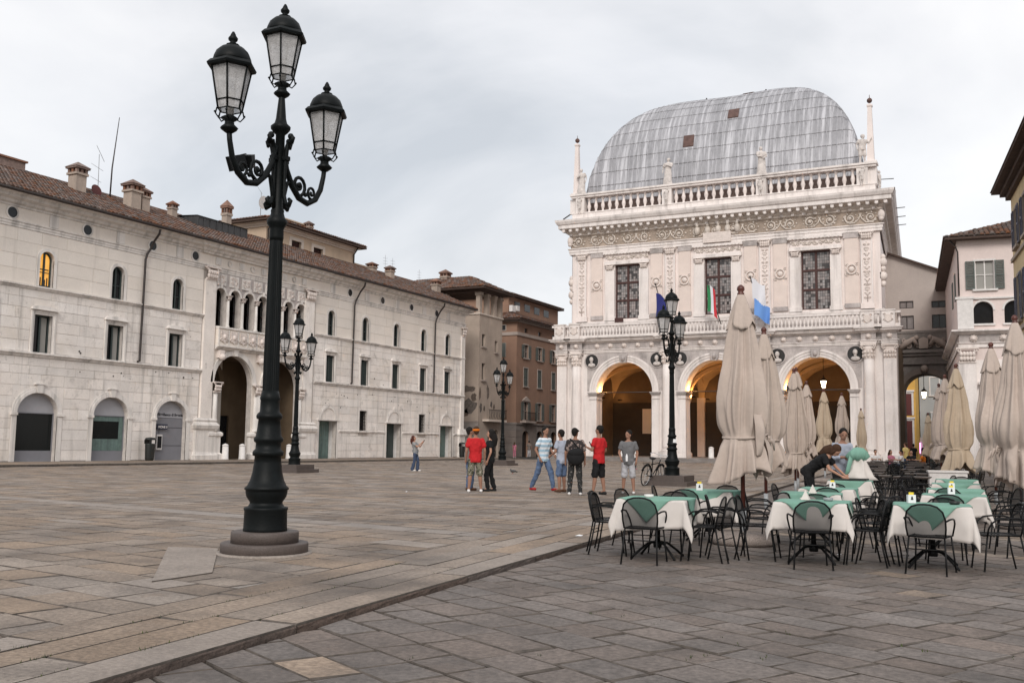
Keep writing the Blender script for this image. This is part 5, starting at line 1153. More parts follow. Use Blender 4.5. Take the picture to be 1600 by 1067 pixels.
wl = MB(); wl.box(94.95, 95.0, 1.3, 2.4, 13.7, 14.4); wl = wl.build('window', 'brown_trim', brn); mono(wl, 'pane', 'window_dark', lambda b: b.box(94.93, 94.95, 1.4, 2.3, 13.8, 14.3))
wl = MB(); wl.box(94.95, 95.0, 1.3, 2.3, 4.2, 6.2); wl = wl.build('window', 'brown_trim', brn); mono(wl, 'shutter', 'shutter_green', lambda b: [b.box(94.9, 94.95, 1.35+.45*s, 1.75+.45*s, 4.25+.1*k, 4.33+.1*k) for s in (0, 1) for k in range(18)])
hip_roof(brn, 95, 112, 0, 12, 14.98, 2.6, .75)
pent = mono(brn, 'roof_storey', 'stucco_brown', lambda b: b.box(96.6, 110, 1.9, 9, 15.4, 17.9))
mono(pent, 'window', 'window_dark', lambda b: [b.box(98+2.6*k, 99.4+2.6*k, 1.87, 1.9, 16.6, 17.4) for k in range(4)])
mono(pent, 'air_conditioner', 'stone_white', lambda b: (b.box(96.2, 97.0, 1.2, 1.6, 16.0, 16.7), b.box(97.4, 98.0, 1.2, 1.6, 16.2, 16.8)))
hip_roof(brn, 96.6, 110, 1.9, 9, 18.0, 1.2, .6)
# ---- more brown houses down the side street
far = thing('street_house', 'plain ochre house far down the side street left of the loggia', 'building', (-46, 0, 0), rad(90))
mono(far, 'wall', 'stucco_tan', lambda b: b.box(114, 150, 0, 12, 0, 13)); hip_roof(far, 114, 150, 0, 12, 13.2, 2, .6, face_tiles=False)
# ---- grey wing with archway to the right of the loggia
wing = thing('archway_wing', 'grey plastered wing with a sculpted archway joining loggia and white house', 'building', (0, 92, 0))
WX0, WX1 = -10.3, -4.2
aop = [(-8.42, -4.75, .05, 7.95, 1.62)]; wo = [(-8.5, -7.35, 13.7, 14.35, 0), (-8.5, -7.35, 11.85, 13.05, 0), (-5.9, -4.75, 13.65, 14.25, 0), (-5.9, -4.75, 11.85, 13.05, 0)]
mono(wing, 'upper_wall', 'stucco_grey', lambda b: (wall(b, WX0, WX1, 11.5, 16.4, wo, 0, .3), b.add([(WX0, 0, 16.4), (WX1, 0, 16.4), (WX0, 0, 19.0)], [(0, 1, 2)])))
mono(wing, 'archway_wall', 'arch_grey', lambda b: (wall(b, WX0, WX1, .05, 11.5, aop, -.05, 3.0, 18), b.box(WX0, WX1, 2.9, 3.0, 8, 16.4)))
for o in wo:
    w_ = mono(wing, 'window', 'pipe', lambda b: (b.box(o[0], o[1], .05, .12, o[2], o[2]+.07), b.box(o[0], o[1], .05, .12, o[3]-.07, o[3]), b.box(o[0], o[0]+.07, .05, .12, o[2]+.07, o[3]-.07), b.box(o[1]-.07, o[1], .05, .12, o[2]+.07, o[3]-.07), b.box((o[0]+o[1])/2-.03, (o[0]+o[1])/2+.03, .05, .12, o[2]+.07, o[3]-.07)))
    pane_box(w_, o[0], o[1], o[2], o[3], .14, 'leaded' if o[0] < -7 else 'window_dark')
b = MB(); ring(b, -6.585, 6.33, 1.84, 2.3, -.2, -.05, n=20, rzi=1.62, rzo=2.1); b.build('archivolt', 'brown_base', wing)
mono(wing, 'cornice', 'arch_grey', lambda b: (b.box(WX0, WX1, -.45, -.05, 9.75, 10.0), b.box(WX0, WX1, -.25, -.05, 9.5, 9.75), b.box(WX0, WX1, -.3, -.05, 8.75, 8.95), b.box(WX0, WX1, -.12, 0, 11.5, 11.7)))
b = MB(); rr = random.Random(6)                             # crest of beasts and scrolls over the arch
for sx in (-1, 1):
    b.tube([(-6.6+sx*1.9, -.3, 10.1), (-6.6+sx*1.4, -.4, 10.6), (-6.6+sx*.8, -.42, 10.9), (-6.6+sx*.5, -.4, 10.4)], [.2, .3, .28, .15], 7); b.ball((-6.6+sx*.55, -.45, 11.05), .22, 8, 6)
    for k in range(5): b.tube(spiral(-6.6+sx*(.5+.35*k), 10.35+.5*(k % 2), .24, 1.3, -.35, 11, sx, k), .06, 5)
    b.ball((-6.6+sx*1.95, -.3, 8.3), .3, 8, 6, 1.2)
b.prism([(-6.95, 10.1), (-6.25, 10.1), (-6.2, 10.9), (-6.6, 11.1), (-7.0, 10.9)], -.5, -.1); b.ball((-6.6, -.35, 8.35), .32, 8, 6); b.build('crest', 'brown_trim', wing)
rf = MB(); rf.obox((WX0, -.4, 19.0), (WX1-WX0+.1, 0, -2.64), (0, 6, 0), (0, 0, .16)); rf.build('roof', 'eave_wood', wing)
mono(wing, 'scaffold_rail', 'galvanised', lambda b: [b.tube([(-9.3, .2, 18.6+.3*k), (-8.7, .2, 18.5+.3*k)], .03, 4) for k in range(6)]) if False else None
hanging_lantern((-6.75, 92.6, 5.85), 'lit iron lantern hanging in the small archway right of the loggia', 2.1, 90, 1.1)
# ---- white house on the right
wh = thing('white_house', 'white plastered corner house with arched windows and tiled roof right of the archway', 'building', (-2.85, 70, 0), rad(5))
aw = [(.86, 2.02, 9.55, 11.0, .58), (2.66, 3.82, 9.55, 11.0, .58), (4.46, 5.62, 9.55, 11.0, .58)]; sw = [(1.05, 2.15, 11.8, 13.65, 0)]
mono(wh, 'wall', 'stucco_white', lambda b: (wall(b, 0, 9, 0, 15.1, aw+sw, 0, .35), b.box(0, .3, .004, 22, 0, 15.1)))
for o in aw: w_ = mono(wh, 'window', 'stone_white', lambda b: (ring(b, (o[0]+o[1])/2, o[3]-.58, .58, .70, -.05, .02), b.box(o[0]-.1, o[1]+.1, -.12, .02, o[2]-.12, o[2]))); arch_pane(w_, o, .3, 'window_dark')
o = sw[0]; w_ = shutter_window(wh, o[0], o[1], o[2], o[3], 0, 'stone_white', 'shutter_green'); mono(w_, 'curtain', 'curtain', lambda b: b.box(o[0]+.06, o[1]-.06, .155, .159, o[2]+.05, o[3]-.05))
mono(wh, 'stone_facing', 'loggia_stone', lambda b: (b.box(-.05, 9, -.04, .0, .1, 7.2), b.box(-.05, 0, .001, 22, .1, 7.2)))
mono(wh, 'corner_pilaster', 'loggia_stone', lambda b: (b.box(-.12, .9, -.25, -.04, .1, 7.0), b.box(-.14, -.05, -.2, 1.0, .1, 7.0)))
b = MB(); capital(b, .4, -.25, 7.0, 8.0, 1.0); b.build('capital', 'ornament', wh)
for nm, m_, pr in (('architrave', 'loggia_stone', [(.06, 8.0), (.1, 8.02), (.1, 8.2), (.2, 8.3), (.05, 8.35)]), ('frieze', 'loggia_grey', [(.05, 8.35), (.05, 8.85)]), ('cornice', 'loggia_stone', [(.1, 8.85), (.3, 8.95), (.5, 9.05), (.5, 9.15), (.05, 9.2)])):
    q = MB(); mould(q, 0, 9, pr); [q.add([(0-p, -p, z) for p, z in pr]+[(0-p, 20, z) for p, z in pr], [(i, i+1, len(pr)+i+1, len(pr)+i) for i in range(len(pr)-1)]) for _ in (0,)]; q.build(nm, m_, wh)
for k in range(5): lion(.8+1.75*k, -.12, 8.6, .2, wh)
mono(wh, 'parapet', 'stone_white', lambda b: (b.box(-.1, .85, -.3, 0, 9.2, 11.15), b.box(-.2, .9, -.35, 0, 11.15, 11.3), b.box(.92, 9, -.14, 0, 11.15, 11.26)))
mono(wh, 'doorway', 'loggia_stone', lambda b: (b.box(1.3, 1.6, -.2, -.04, .1, 5.6), b.box(3.2, 3.5, -.2, -.04, .1, 5.6), b.prism([(1.0, 5.6), (3.8, 5.6), (3.8, 5.75), (2.4, 6.7), (1.0, 5.75)], -.45, -.04), b.box(1.6, 3.2, -.06, -.041, .1, 5.6)))
mono(wh, 'downpipe', 'pipe', lambda b: b.tube([(-.45, -.3, 15.1), (-.1, -.05, 14.7), (.04, -.09, 14.3), (.04, -.09, 11.4)], .05, 6))
for k in range(2): mono(wh, 'side_window', 'shutter_green', lambda b: b.box(-.06, 0, 3+4*k, 4.2+4*k, 11.6, 13.4))
wr = hip_roof(wh, 0, 9, 0, 22, 15.22, 2.0, .75, 'tile')
# ---- yellow house on the far right edge
yl = thing('yellow_house', 'yellow stuccoed house with blue grey shutters at the right edge', 'building', (.30, 50, 0), rad(-90+6.6))
YC = [1.7+2.7*k for k in range(9)]
yo = [(c-.5, c+.5, z0, z1, 0) for c in YC for z0, z1 in ((10.4, 12.1), (7.1, 9.1), (3.9, 5.9))]
mono(yl, 'wall', 'stucco_yellow', lambda b: (wall(b, 0, 27, 0, 12.9, yo, 0, .25), b.box(0, .3, .004, 10, 0, 12.9)))
for c in YC:
    for z0, z1, hd in ((10.4, 12.1, False), (7.1, 9.1, False), (3.9, 5.9, True)): shutter_window(yl, c-.5, c+.5, z0, z1, 0, 'yellow_trim', 'shutter_blue', True, hd)
mono(yl, 'string_course', 'yellow_trim', lambda b: (b.box(-.08, 27, -.1, 0, 6.62, 6.8), b.box(-.08, 27, -.1, 0, 9.95, 10.1), b.box(-.08, 0, .0, 10, 9.95, 10.1)))
mono(yl, 'eave', 'eave_wood', lambda b: (b.box(-.6, 27, -.75, 10, 13.30, 13.40), b.box(-.35, 27, -.42, 10, 13.1, 13.30), b.box(-.2, 27, -.2, 10, 12.9, 13.1)))
mono(yl, 'roof', 'tile', lambda b: b.add([(-.65, -.8, 13.41), (27, -.8, 13.41), (27, 5, 15.4), (4, 5, 15.4), (-.65, 10.5, 13.41)], [(0, 1, 2, 3), (0, 3, 4)]))
# ---- houses glimpsed through the archway
h1 = thing('far_house', 'yellow house with dark red shutters seen through the small archway', 'building', (-12.5, 118, 0))
mono(h1, 'wall', 'yellow_far', lambda b: b.box(-6, 3.0, 0, 8, 0, 14))
for z0, z1 in ((1.5, 4.6), (5.2, 7.6), (9, 11.2)):
    w_ = mono(h1, 'window', 'stone_white', lambda b: (b.box(1.0, 1.2, -.08, 0, z0, z1+.2), b.box(2.6, 2.8, -.08, 0, z0, z1+.2), b.box(1.2, 2.6, -.08, 0, z1, z1+.2), b.box(.9, 2.9, -.2, 0, z1+.2, z1+.4))); mono(w_, 'shutter', 'red_shutter', lambda b: (b.box(1.2, 1.88, -.06, 0, z0, z1), b.box(1.92, 2.6, -.06, 0, z0, z1)))
h2 = thing('far_house', 'pale blue grey house with green shutters seen through the small archway', 'building', (-9.4, 122, 0))
mono(h2, 'wall', 'blue_far', lambda b: b.box(0, 12, 0, 8, 0, 15))
for x in (1.2, 4.2):
    for z0 in (3.6, 7.6): shutter_window(h2, x, x+.9, z0, z0+2, 0, 'stone_white', 'shutter_green', z0 < 5)
    bq = mono(h2, 'balcony', 'black_metal', lambda b: (b.box(x-.6, x+1.6, -.8, 0, 3.3, 3.4), b.box(x-.6, x+1.6, -.8, -.76, 4.3, 4.35), [b.box(x-.6+.18*k, x-.57+.18*k, -.79, -.77, 3.4, 4.3) for k in range(12)]))
mono(h2, 'base_band', 'loggia_grey', lambda b: b.box(-.05, 12, -.08, 0, 0, 2.8)); mono(h2, 'rolling_shutter', 'frame_green', lambda b: [b.box(.6, 3.0, -.16, -.09, .1+.12*k, .2+.12*k) for k in range(22)])
mono(h2, 'shop_light', mat('shop_light', (.4, .2, .5), .5, emit=((1, .35, .9), 2.2)), lambda b: b.box(-.5, .0, -.3, -.1, 1.0, 2.2))
# further houses closing the view behind
bk = thing('background_house', 'plain stuccoed house beyond the white corner house', 'building', (-4.5, 96, 0)); mono(bk, 'wall', 'stucco_white', lambda b: b.box(0, 40, 0, 10, 0, 13))
bk2 = thing('background_house', 'ochre house closing the street beyond the loggia on the left', 'building', (-60, 152, 0)); mono(bk2, 'wall', 'stucco_tan', lambda b: b.box(0, 34, 0, 10, 0, 11))
# ================================================================ street lamps
def squash(b, z, k=.85): b.v = [(p[0], p[1], z+(p[2]-z)*k) for p in b.v]; return b
def lantern(t, x, y, z, m='iron'):
    """hexagonal lantern, z = underside of the stub"""
    b = MB(); b.lathe([(.045, -.06), (.09, -.02), (.10, .0), (.055, .05), (.05, .09), (.10, .13), (.06, .16)], 10, (x, y, z))
    zb, zt = .24, .80; rb, rt = .135, .225
    for k in range(6):
        a = k*math.pi/3; ca, sa = math.cos(a), math.sin(a)
        b.tube([(x+rb*ca, y+rb*sa, z+zb), (x+rt*ca, y+rt*sa, z+zt)], .011, 5)
        b.tube([(x+.05*ca, y+.05*sa, z+.14), (x+.12*ca, y+.12*sa, z+.11), (x+.16*ca, y+.16*sa, z+.17), (x+.145*ca, y+.145*sa, z+.25)], .009, 5)
        b.ball((x+.165*ca, y+.165*sa, z+.19), .016, 5, 4)
        a2 = a+math.pi/3
        for rr, zz_ in ((rb, zb), (rb+.018, zb+.115)): b.tube([(x+rr*ca, y+rr*sa, z+zz_), (x+rr*math.cos(a2), y+rr*math.sin(a2), z+zz_)], .010, 4)
    f = squash(b, z).build('lantern', m, t)
    for k in range(6):
        a, a2 = k*math.pi/3, (k+1)*math.pi/3
        q = lambda r_, an, h: (x+r_*math.cos(an), y+r_*math.sin(an), z+h)
        p = MB(); P = [q(rb-.006, a, zb), q(rb-.006, a2, zb), q(rt-.006, a2, zt), q(rt-.006, a, zt)]
        Q = [q(rb-.012, a, zb), q(rb-.012, a2, zb), q(rt-.012, a2, zt), q(rt-.012, a, zt)]
        p.add(P+Q, [(0, 1, 2, 3), (7, 6, 5, 4), (0, 4, 5, 1), (2, 6, 7, 3)]); squash(p, z).build('pane', 'wet_glass', f)
    c = MB(); c.lathe([(.232, .79), (.275, .80), (.285, .83), (.25, .875), (.245, .88)], 6, (x, y, z), False)
    c.lathe([(.205, .875), (.215, .90), (.205, .95), (.18, 1.02), (.13, 1.08), (.07, 1.115), (.06, 1.13)], 18, (x, y, z)); squash(c, z).build('cap', m, f)
    c = MB(); c.lathe([(.06, 1.12), (.075, 1.13), (.04, 1.15), (.03, 1.17), (.05, 1.19), (.055, 1.22), (.03, 1.26), (.03, 1.27), (.012, 1.31)], 10, (x, y, z)); squash(c, z).build('finial', m, f)
    b = MB(); b.lathe([(.03, .18), (.05, .3), (.055, .42), (.02, .5)], 8, (x, y, z)); squash(b, z).build('bulb', 'white_plastic', f)
def lamp(loc, label, square, flood=False):
    t = thing('street_lamp', label, 'street lamp', loc, 0, 'cast iron street lamps on the square')
    if square:
        mono(t, 'stone_base', 'granite', lambda b: (b.box(-.72, .72, -.72, .72, -.02, .14), b.box(-.58, .58, -.58, .58, .14, .33)))
    else:
        mono(t, 'stone_base', 'granite', lambda b: b.lathe([(.49, -.02), (.492, .11), (.485, .125), (.38, .126)], 40)); mono(t, 'stone_step', 'granite', lambda b: b.lathe([(.38, .12), (.38, .24), (.372, .252), (.2, .253)], 40))
        mono(t, 'mortar_ring', 'paving_pale', lambda b: b.lathe([(.545, -.02), (.535, .018), (.5, .022), (.48, .02)], 32))
    z = .06 if square else 0
    pb = mono(t, 'iron_base', 'iron', lambda b: b.lathe([(.245, .25), (.25, .27), (.245, .29), (.24, .48), (.25, .50), (.245, .52), (.21, .525), (.185, .56), (.185, .58), (.225, .64), (.236, .69), (.236, .715), (.250, .72), (.250, .74), (.222, .765), (.19, .83), (.168, .92), (.155, 1.02), (.150, 1.10), (.172, 1.105), (.178, 1.14), (.168, 1.16), (.145, 1.18), (.142, 1.25), (.165, 1.27), (.168, 1.30), (.145, 1.33), (.132, 1.44), (.124, 1.52), (.145, 1.53), (.15, 1.56), (.138, 1.585), (.112, 1.61), (.108, 1.74), (.118, 1.76), (.108, 1.79), (.096, 1.85)], 32, (0, 0, z)))
    b = MB(); n = 24; rings = [(1.84, .094), (2.2, .092), (3.0, .084), (3.65, .076)]; P = []; F = []
    for zz_, r_ in rings:                                     # fluted shaft
        for i in range(2*n): a = math.pi*i/n; q = r_*(1 if i % 2 == 0 else .93); P.append((q*math.cos(a), q*math.sin(a), zz_+z))
    for k in range(len(rings)-1):
        for i in range(2*n): j = (i+1) % (2*n); F.append((k*2*n+i, k*2*n+j, (k+1)*2*n+j, (k+1)*2*n+i))
    b.add(P, F); b.build('post', 'iron', t)
    mono(t, 'collar', 'iron', lambda b: b.lathe([(.078, 3.62), (.084, 3.66), (.08, 3.75), (.09, 3.78), (.115, 3.82), (.12, 3.86), (.09, 3.90), (.075, 3.95), (.08, 3.98), (.06, 4.02), (.054, 4.9), (.085, 4.93), (.115, 4.97), (.118, 5.0), (.075, 5.04), (.06, 5.1), (.035, 5.38), (.03, 5.42)], 20, (0, 0, z)))
    for s in (-1, 1):
        a = MB(); pts = [(.07, 4.74), (.13, 4.52), (.24, 4.34), (.38, 4.22), (.54, 4.19), (.69, 4.27), (.79, 4.42), (.84, 4.60), (.855, 4.71)]
        a.tube([(0, s*r_, zz_+z) for r_, zz_ in pts], [.03, .034, .036, .038, .038, .036, .033, .03, .03], 8)
        sp = lambda cy, cz, r0, tn, a0, fl, g=.15: [(0, s*(cy+fl*r0*(1-(1-g)*i/18)*math.cos(a0+tn*6.283*i/18)), cz+z+r0*(1-(1-g)*i/18)*math.sin(a0+tn*6.283*i/18)) for i in range(19)]
        a.tube(sp(.37, 4.38, .13, 1.4, -1.2, 1), .022, 6); a.tube(sp(.62, 4.34, .085, 1.3, -1.5, -1), .018, 6); a.ball((0, s*.37, 4.38+z), .035, 6, 5); a.ball((0, s*.50, 4.29+z), .03, 6, 5)
        a.tube([(0, s*.07, 4.0+z), (0, s*.11, 4.2+z), (0, s*.15, 4.35+z), (0, s*.24, 4.40+z)], .025, 6)
        a.build('arm', 'iron', t)
    for k in range(4):                                        # scrolled brackets round the post
        an = k*math.pi/2+.0; b = MB(); ca, sa = math.cos(an), math.sin(an)
        pr = [(.16, 4.88), (.19, 4.84), (.175, 4.79), (.13, 4.80), (.105, 4.7), (.09, 4.5), (.085, 4.3), (.09, 4.15), (.12, 4.05), (.17, 4.03), (.19, 4.08), (.16, 4.11)]
        b.tube([(r_*ca, r_*sa, zz_+z) for r_, zz_ in pr], [.02, .03, .03, .028, .026, .024, .022, .024, .026, .03, .028, .02], 6); b.ball((.16*ca, .16*sa, 4.86+z), .04, 6, 5); b.cbox(.1*ca, .1*sa, 4.6+z, .07, .07, .05); b.build('bracket', 'iron', t)
    lantern(t, 0, 0, 5.41+z); lantern(t, 0, .855, 4.73+z); lantern(t, 0, -.855, 4.73+z)
    if flood:
        for (yy, zz_, rz_) in ((-.36, 4.50, .5), (-.55, 4.44, -.3)):
            fb = MB(); fb.cbox(0, 0, 0, .10, .17, .15); fb.box(-.07, -.05, -.095, .095, -.085, .085); fb.xf(Matrix.Translation((-.14, yy, zz_)) @ Matrix.Rotation(rz_, 4, 'Z') @ Matrix.Rotation(.35, 4, 'X')); fb.build('floodlight', 'black_metal', t)
            mono(t, 'floodlight_bracket', 'black_metal', lambda b: b.tube([(-.14, yy, zz_-.1), (-.05, yy, zz_-.2), (0, yy, 4.25)], .016, 5))
    return t
lamp((-7.67, 8.94, ZP), 'tall three-lantern iron street lamp on a round stone base in the foreground', False, True)
lamp((-26.6, 32.65, ZP), 'three-lantern street lamp standing before the palace portal arches', True)
lamp((-27.7, 53.5, ZP), 'farthest three-lantern street lamp, in front of the brown house', True)
lamp((-10.1, 31.75, ZP), 'three-lantern street lamp with a bicycle leaning on it, before the loggia', True)
# white sticker on the lamp with the bicycle
tag(mono(None, 'sticker', 'paper', lambda b: b.obox((-10.02, 31.60, 1.52), (.11, .02, .0), (0, .004, 0), (.01, 0, .12))), 'small white paper sticker on the lamp post by the bicycle', 'sticker')

# ================================================================ bollards, bins
def bollard(loc, label, h=.95, r=.2):
    t = thing('bollard', label, 'bollard', loc, 0, 'white stone bollards')
    mono(t, 'shaft', 'stone_white', lambda b: b.lathe([(r*1.12, 0), (r*1.12, h*.06), (r*1.0, h*.09), (r*.92, h*.84)], 14)); mono(t, 'cap', 'stone_white', lambda b: b.lathe([(r*.92, h*.845), (r*1.02, h*.86), (r*1.0, h*.90), (r*.6, h*.96), (r*.1, h)], 14)); return t
for (s, lb) in ((46.85, 'stone bollard nearest the pilaster in the left portal arch'), (48.35, 'stone bollard beside the middle column in the left portal arch'), (52.9, 'stone bollard in the right portal arch behind the lamp')): bollard((-43.6, s, .22), lb, 1.0, .2)
bollard((-29.6, 79.2, .48), 'white stone bollard in the left loggia arch behind the man in grey', .95, .22); bollard((-21.9, 79.2, .48), 'white stone bollard in the middle loggia arch', .95, .22)
def litter_bin(loc, label, rz):
    t = thing('litter_bin', label, 'litter bin', loc, rz, 'black litter bins against the palace')
    mono(t, 'body', 'bin_black', lambda b: b.lathe([(.26, .05), (.27, .1), (.30, .9), (.30, .95)], 20, sy=.8)); mono(t, 'hood', 'bin_black', lambda b: (b.lathe([(.31, 1.15), (.32, 1.2), (.28, 1.27), (.05, 1.3)], 20, sy=.8), [b.box(x-.03, x+.03, -.22, -.18, .94, 1.16) for x in (-.2, .2)], b.box(-.25, .25, .15, .2, .94, 1.16))); mono(t, 'emblem', 'stone_white', lambda b: b.prism(arc(0, .95, .1, 0, math.pi, 8), -.262, -.25))
    mono(t, 'foot', 'bin_black', lambda b: b.lathe([(.24, 0), (.24, .06)], 16, sy=.8)); return t
litter_bin((-43.3, 40.55, .225), 'black litter bin between two glazed bank arches', rad(90)); litter_bin((-43.3, 75.9, .225), 'small black litter bin at the far corner of the palace', rad(90))

# ================================================================ flags on the balcony
def flag(base, tip, cloth, label, group='flags on the loggia balcony'):
    t = thing('flag', label, 'flag', base, 0, group); d = Vector(tip)-Vector(base)
    mono(t, 'pole', 'pipe', lambda b: (b.tube([(0, 0, 0), d], .04, 6), b.ball(d, .08, 8, 6)))
    for (m_, u0, u1, n0, n1) in cloth:
        P = []; F = []; nu, nv = 8, 10
        for i in range(nu+1):
            for j in range(nv+1):
                u = u0+(u1-u0)*i/nu; v = n0+(n1-n0)*j/nv
                P.append(d*(.98-.34*u*.6)+Vector((1.35*u+.2*v*math.sin(u*5)+.25*v*u, .22*math.sin(u*7+v*3)*(.4+v), -2.7*v-.35*u+.1*math.sin(u*9))))
        for i in range(nu):
            for j in range(nv): a = i*(nv+1)+j; F.append((a, a+1, a+nv+2, a+nv+1))
        MB().add(P, F, True).build('cloth', m_, t)
    return t
flag((-25.7, 79.2, 11.9), (-26.3, 78.3, 14.9), [('flag_blue', .0, .6, .25, 1.0)], 'furled dark blue flag on an angled pole behind the lamp')
flag((-21.0, 79.2, 11.4), (-21.9, 78.2, 14.9), [('flag_green', 0, .13, .1, .9), ('flag_white', .13, .26, .1, .95), ('flag_red', .26, .40, .1, 1.0)], 'green white and red flag on an angled pole by the middle window')
flag((-17.6, 79.2, 11.9), (-18.35, 78.2, 15.0), [('flag_white', .05, .75, .0, .62), ('flag_sky', .12, .95, .60, 1.12)], 'white and light blue flag hanging from the balcony beside the tall parasol')

# ================================================================ bicycle against the lamp
bk_ = thing('bicycle', 'dark city bicycle leaning on the lamp post before the loggia', 'bicycle', (-10.62, 31.15, ZP), rad(84))
def wheel(x):
    b = MB(); b.tube([(x+.33*math.cos(a*6.283/28), 0, .34+.33*math.sin(a*6.283/28)) for a in range(28)], .02, 6, True); w_ = b.build('wheel', 'rubber', bk_)
    b = MB(); b.tube([(x+.305*math.cos(a*6.283/28), 0, .34+.305*math.sin(a*6.283/28)) for a in range(28)], .010, 5, True); b.build('rim', 'chrome', w_)
    b = MB(); [b.tube([(x, 0, .34), (x+.3*math.cos(a*.449), .0, .34+.3*math.sin(a*.449))], .003, 3) for a in range(14)]; b.ball((x, 0, .34), .03, 6, 5); b.build('spoke', 'chrome', w_, True)
wheel(-.54); wheel(.54)
mono(bk_, 'frame', 'black_metal', lambda b: (b.tube([(-.54, 0, .34), (-.08, 0, .30), (.36, 0, .72), (.40, 0, .84)], .018, 6), b.tube([(-.54, 0, .34), (-.17, 0, .76)], .014, 6), b.tube([(-.08, 0, .30), (-.20, 0, .86)], .018, 6), b.tube([(-.16, 0, .70), (.36, 0, .74)], .016, 6)))
mono(bk_, 'fork', 'black_metal', lambda b: (b.tube([(.39, .05, .66), (.46, .05, .5), (.54, .05, .34)], .012, 6), b.tube([(.39, -.05, .66), (.46, -.05, .5), (.54, -.05, .34)], .012, 6)))
mono(bk_, 'handlebar', 'chrome', lambda b: b.tube([(.20, -.3, 1.0), (.34, -.26, 1.04), (.40, -.1, 1.0), (.40, .1, 1.0), (.34, .26, 1.04), (.20, .3, 1.0)], .013, 6))
mono(bk_, 'stem', 'chrome', lambda b: b.tube([(.40, 0, .84), (.40, 0, 1.0)], .014, 6))
mono(bk_, 'saddle', 'rubber', lambda b: (b.ball((-.24, 0, .90), .13, 10, 6, .35, 1.15, .75), b.ball((-.08, 0, .90), .06, 8, 5, .5, 1.5, .6)))
mono(bk_, 'crank', 'chrome', lambda b: (b.lathe([(.09, -.01), (.09, .01)], 14), b.xf(Matrix.Translation((-.08, .04, .30)) @ Matrix.Rotation(rad(90), 4, 'X')), b.tube([(-.08, .06, .30), (.06, .07, .22)], .01, 5), b.tube([(-.08, -.06, .30), (-.22, -.07, .38)], .01, 5)))
mono(bk_, 'mudguard', 'black_metal', lambda b: b.tube([(-.54+.37*math.cos(a), 0, .34+.37*math.sin(a)) for a in [.3+.22*k for k in range(12)]], .02, 4, False, 1.6)); mono(bk_, 'mudguard', 'black_metal', lambda b: b.tube([(.54+.37*math.cos(a), 0, .34+.37*math.sin(a)) for a in [.9+.2*k for k in range(10)]], .02, 4, False, 1.6))
mono(bk_, 'rack', 'black_metal', lambda b: (b.tube([(-.25, .06, .74), (-.8, .06, .72)], .008, 4), b.tube([(-.25, -.06, .74), (-.8, -.06, .72)], .008, 4), b.tube([(-.54, .06, .34), (-.7, .06, .72)], .008, 4), b.tube([(-.54, -.06, .34), (-.7, -.06, .72)], .008, 4)))
bk_.rotation_euler = (rad(10), 0, rad(84))
# ================================================================ cafe: chairs
def make_chair():
    t = thing('cafe_chair', 'x', 'chair', (0, 0, 0), 0, 'black metal chairs on the cafe terrace')
    r = .0115; wv = .225
    # sitter faces +y
    b = MB(); pts = [(-wv*.95, -.19, .43)]
    hoop = [(-.215, -.205, .45), (-.228, -.225, .55), (-.230, -.25, .66), (-.205, -.272, .755), (-.145, -.286, .815), (-.07, -.292, .838), (0, -.293, .842), (.07, -.292, .838), (.145, -.286, .815), (.205, -.272, .755), (.230, -.25, .66), (.228, -.225, .55), (.215, -.205, .45)]
    b.tube(hoop, r, 7); b.build('back_frame', 'black_metal', t)
    P = list(hoop); n = len(P); c0 = len(P); mid = []
    q = MB(); rows_ = 6
    L_ = hoop[:7]; R_ = hoop[:5:-1]
    V = []
    for a, e_ in zip(hoop[:7], hoop[::-1][:7]):
        for k in range(5): u = k/4; V.append((a[0]*(1-u)+e_[0]*u, a[1]*(1-u)+e_[1]*u-.025*math.sin(math.pi*u), a[2]*(1-u)+e_[2]*u))
    q.add(V, [(i*5+k, i*5+k+1, i*5+k+6, i*5+k+5) for i in range(6) for k in range(4)], True); q.build('backrest', 'mesh_black', t)
    V = []
    for i in range(6):
        for k in range(6): x = -.215+.43*k/5; y = -.205+.43*i/5; V.append((x*(1-.06*(1-i/5)), y, .452-.014*math.sin(math.pi*k/5)*math.sin(math.pi*i/5)))
    q = MB().add(V, [(i*6+k, i*6+k+1, i*6+k+7, i*6+k+6) for i in range(5) for k in range(5)], True); q.build('seat', 'mesh_black', t)
    mono(t, 'seat_frame', 'black_metal', lambda b: b.tube([(-.202, -.205, .448), (.202, -.205, .448), (.218, .19, .448), (.19, .222, .442), (-.19, .222, .442), (-.218, .19, .448)], r, 6, True))
    for s in (-1, 1):
        mono(t, 'leg', 'black_metal', lambda b: (b.tube([(s*.205, .19, .44), (s*.225, .225, .2), (s*.24, .25, .0)], r, 6), b.ball((s*.24, .25, .008), .015, 6, 4)))
        mono(t, 'leg', 'black_metal', lambda b: (b.tube([(s*.205, -.2, .45), (s*.222, -.245, .2), (s*.235, -.29, .0)], r, 6), b.ball((s*.235, -.29, .008), .015, 6, 4)))
        mono(t, 'armrest', 'black_metal', lambda b: b.tube([(s*.229, -.245, .64), (s*.262, -.17, .665), (s*.268, -.02, .665), (s*.266, .08, .652), (s*.258, .15, .60), (s*.24, .185, .53), (s*.22, .195, .445)], r, 7))
    mono(t, 'stretcher', 'black_metal', lambda b: (b.tube([(-.214, .21, .33), (.214, .21, .33)], .007, 5), b.tube([(-.216, -.23, .30), (.216, -.23, .30)], .007, 5)))
    return t
CHAIR0 = make_chair(); chair_used = [False]; chr_ = random.Random(21)
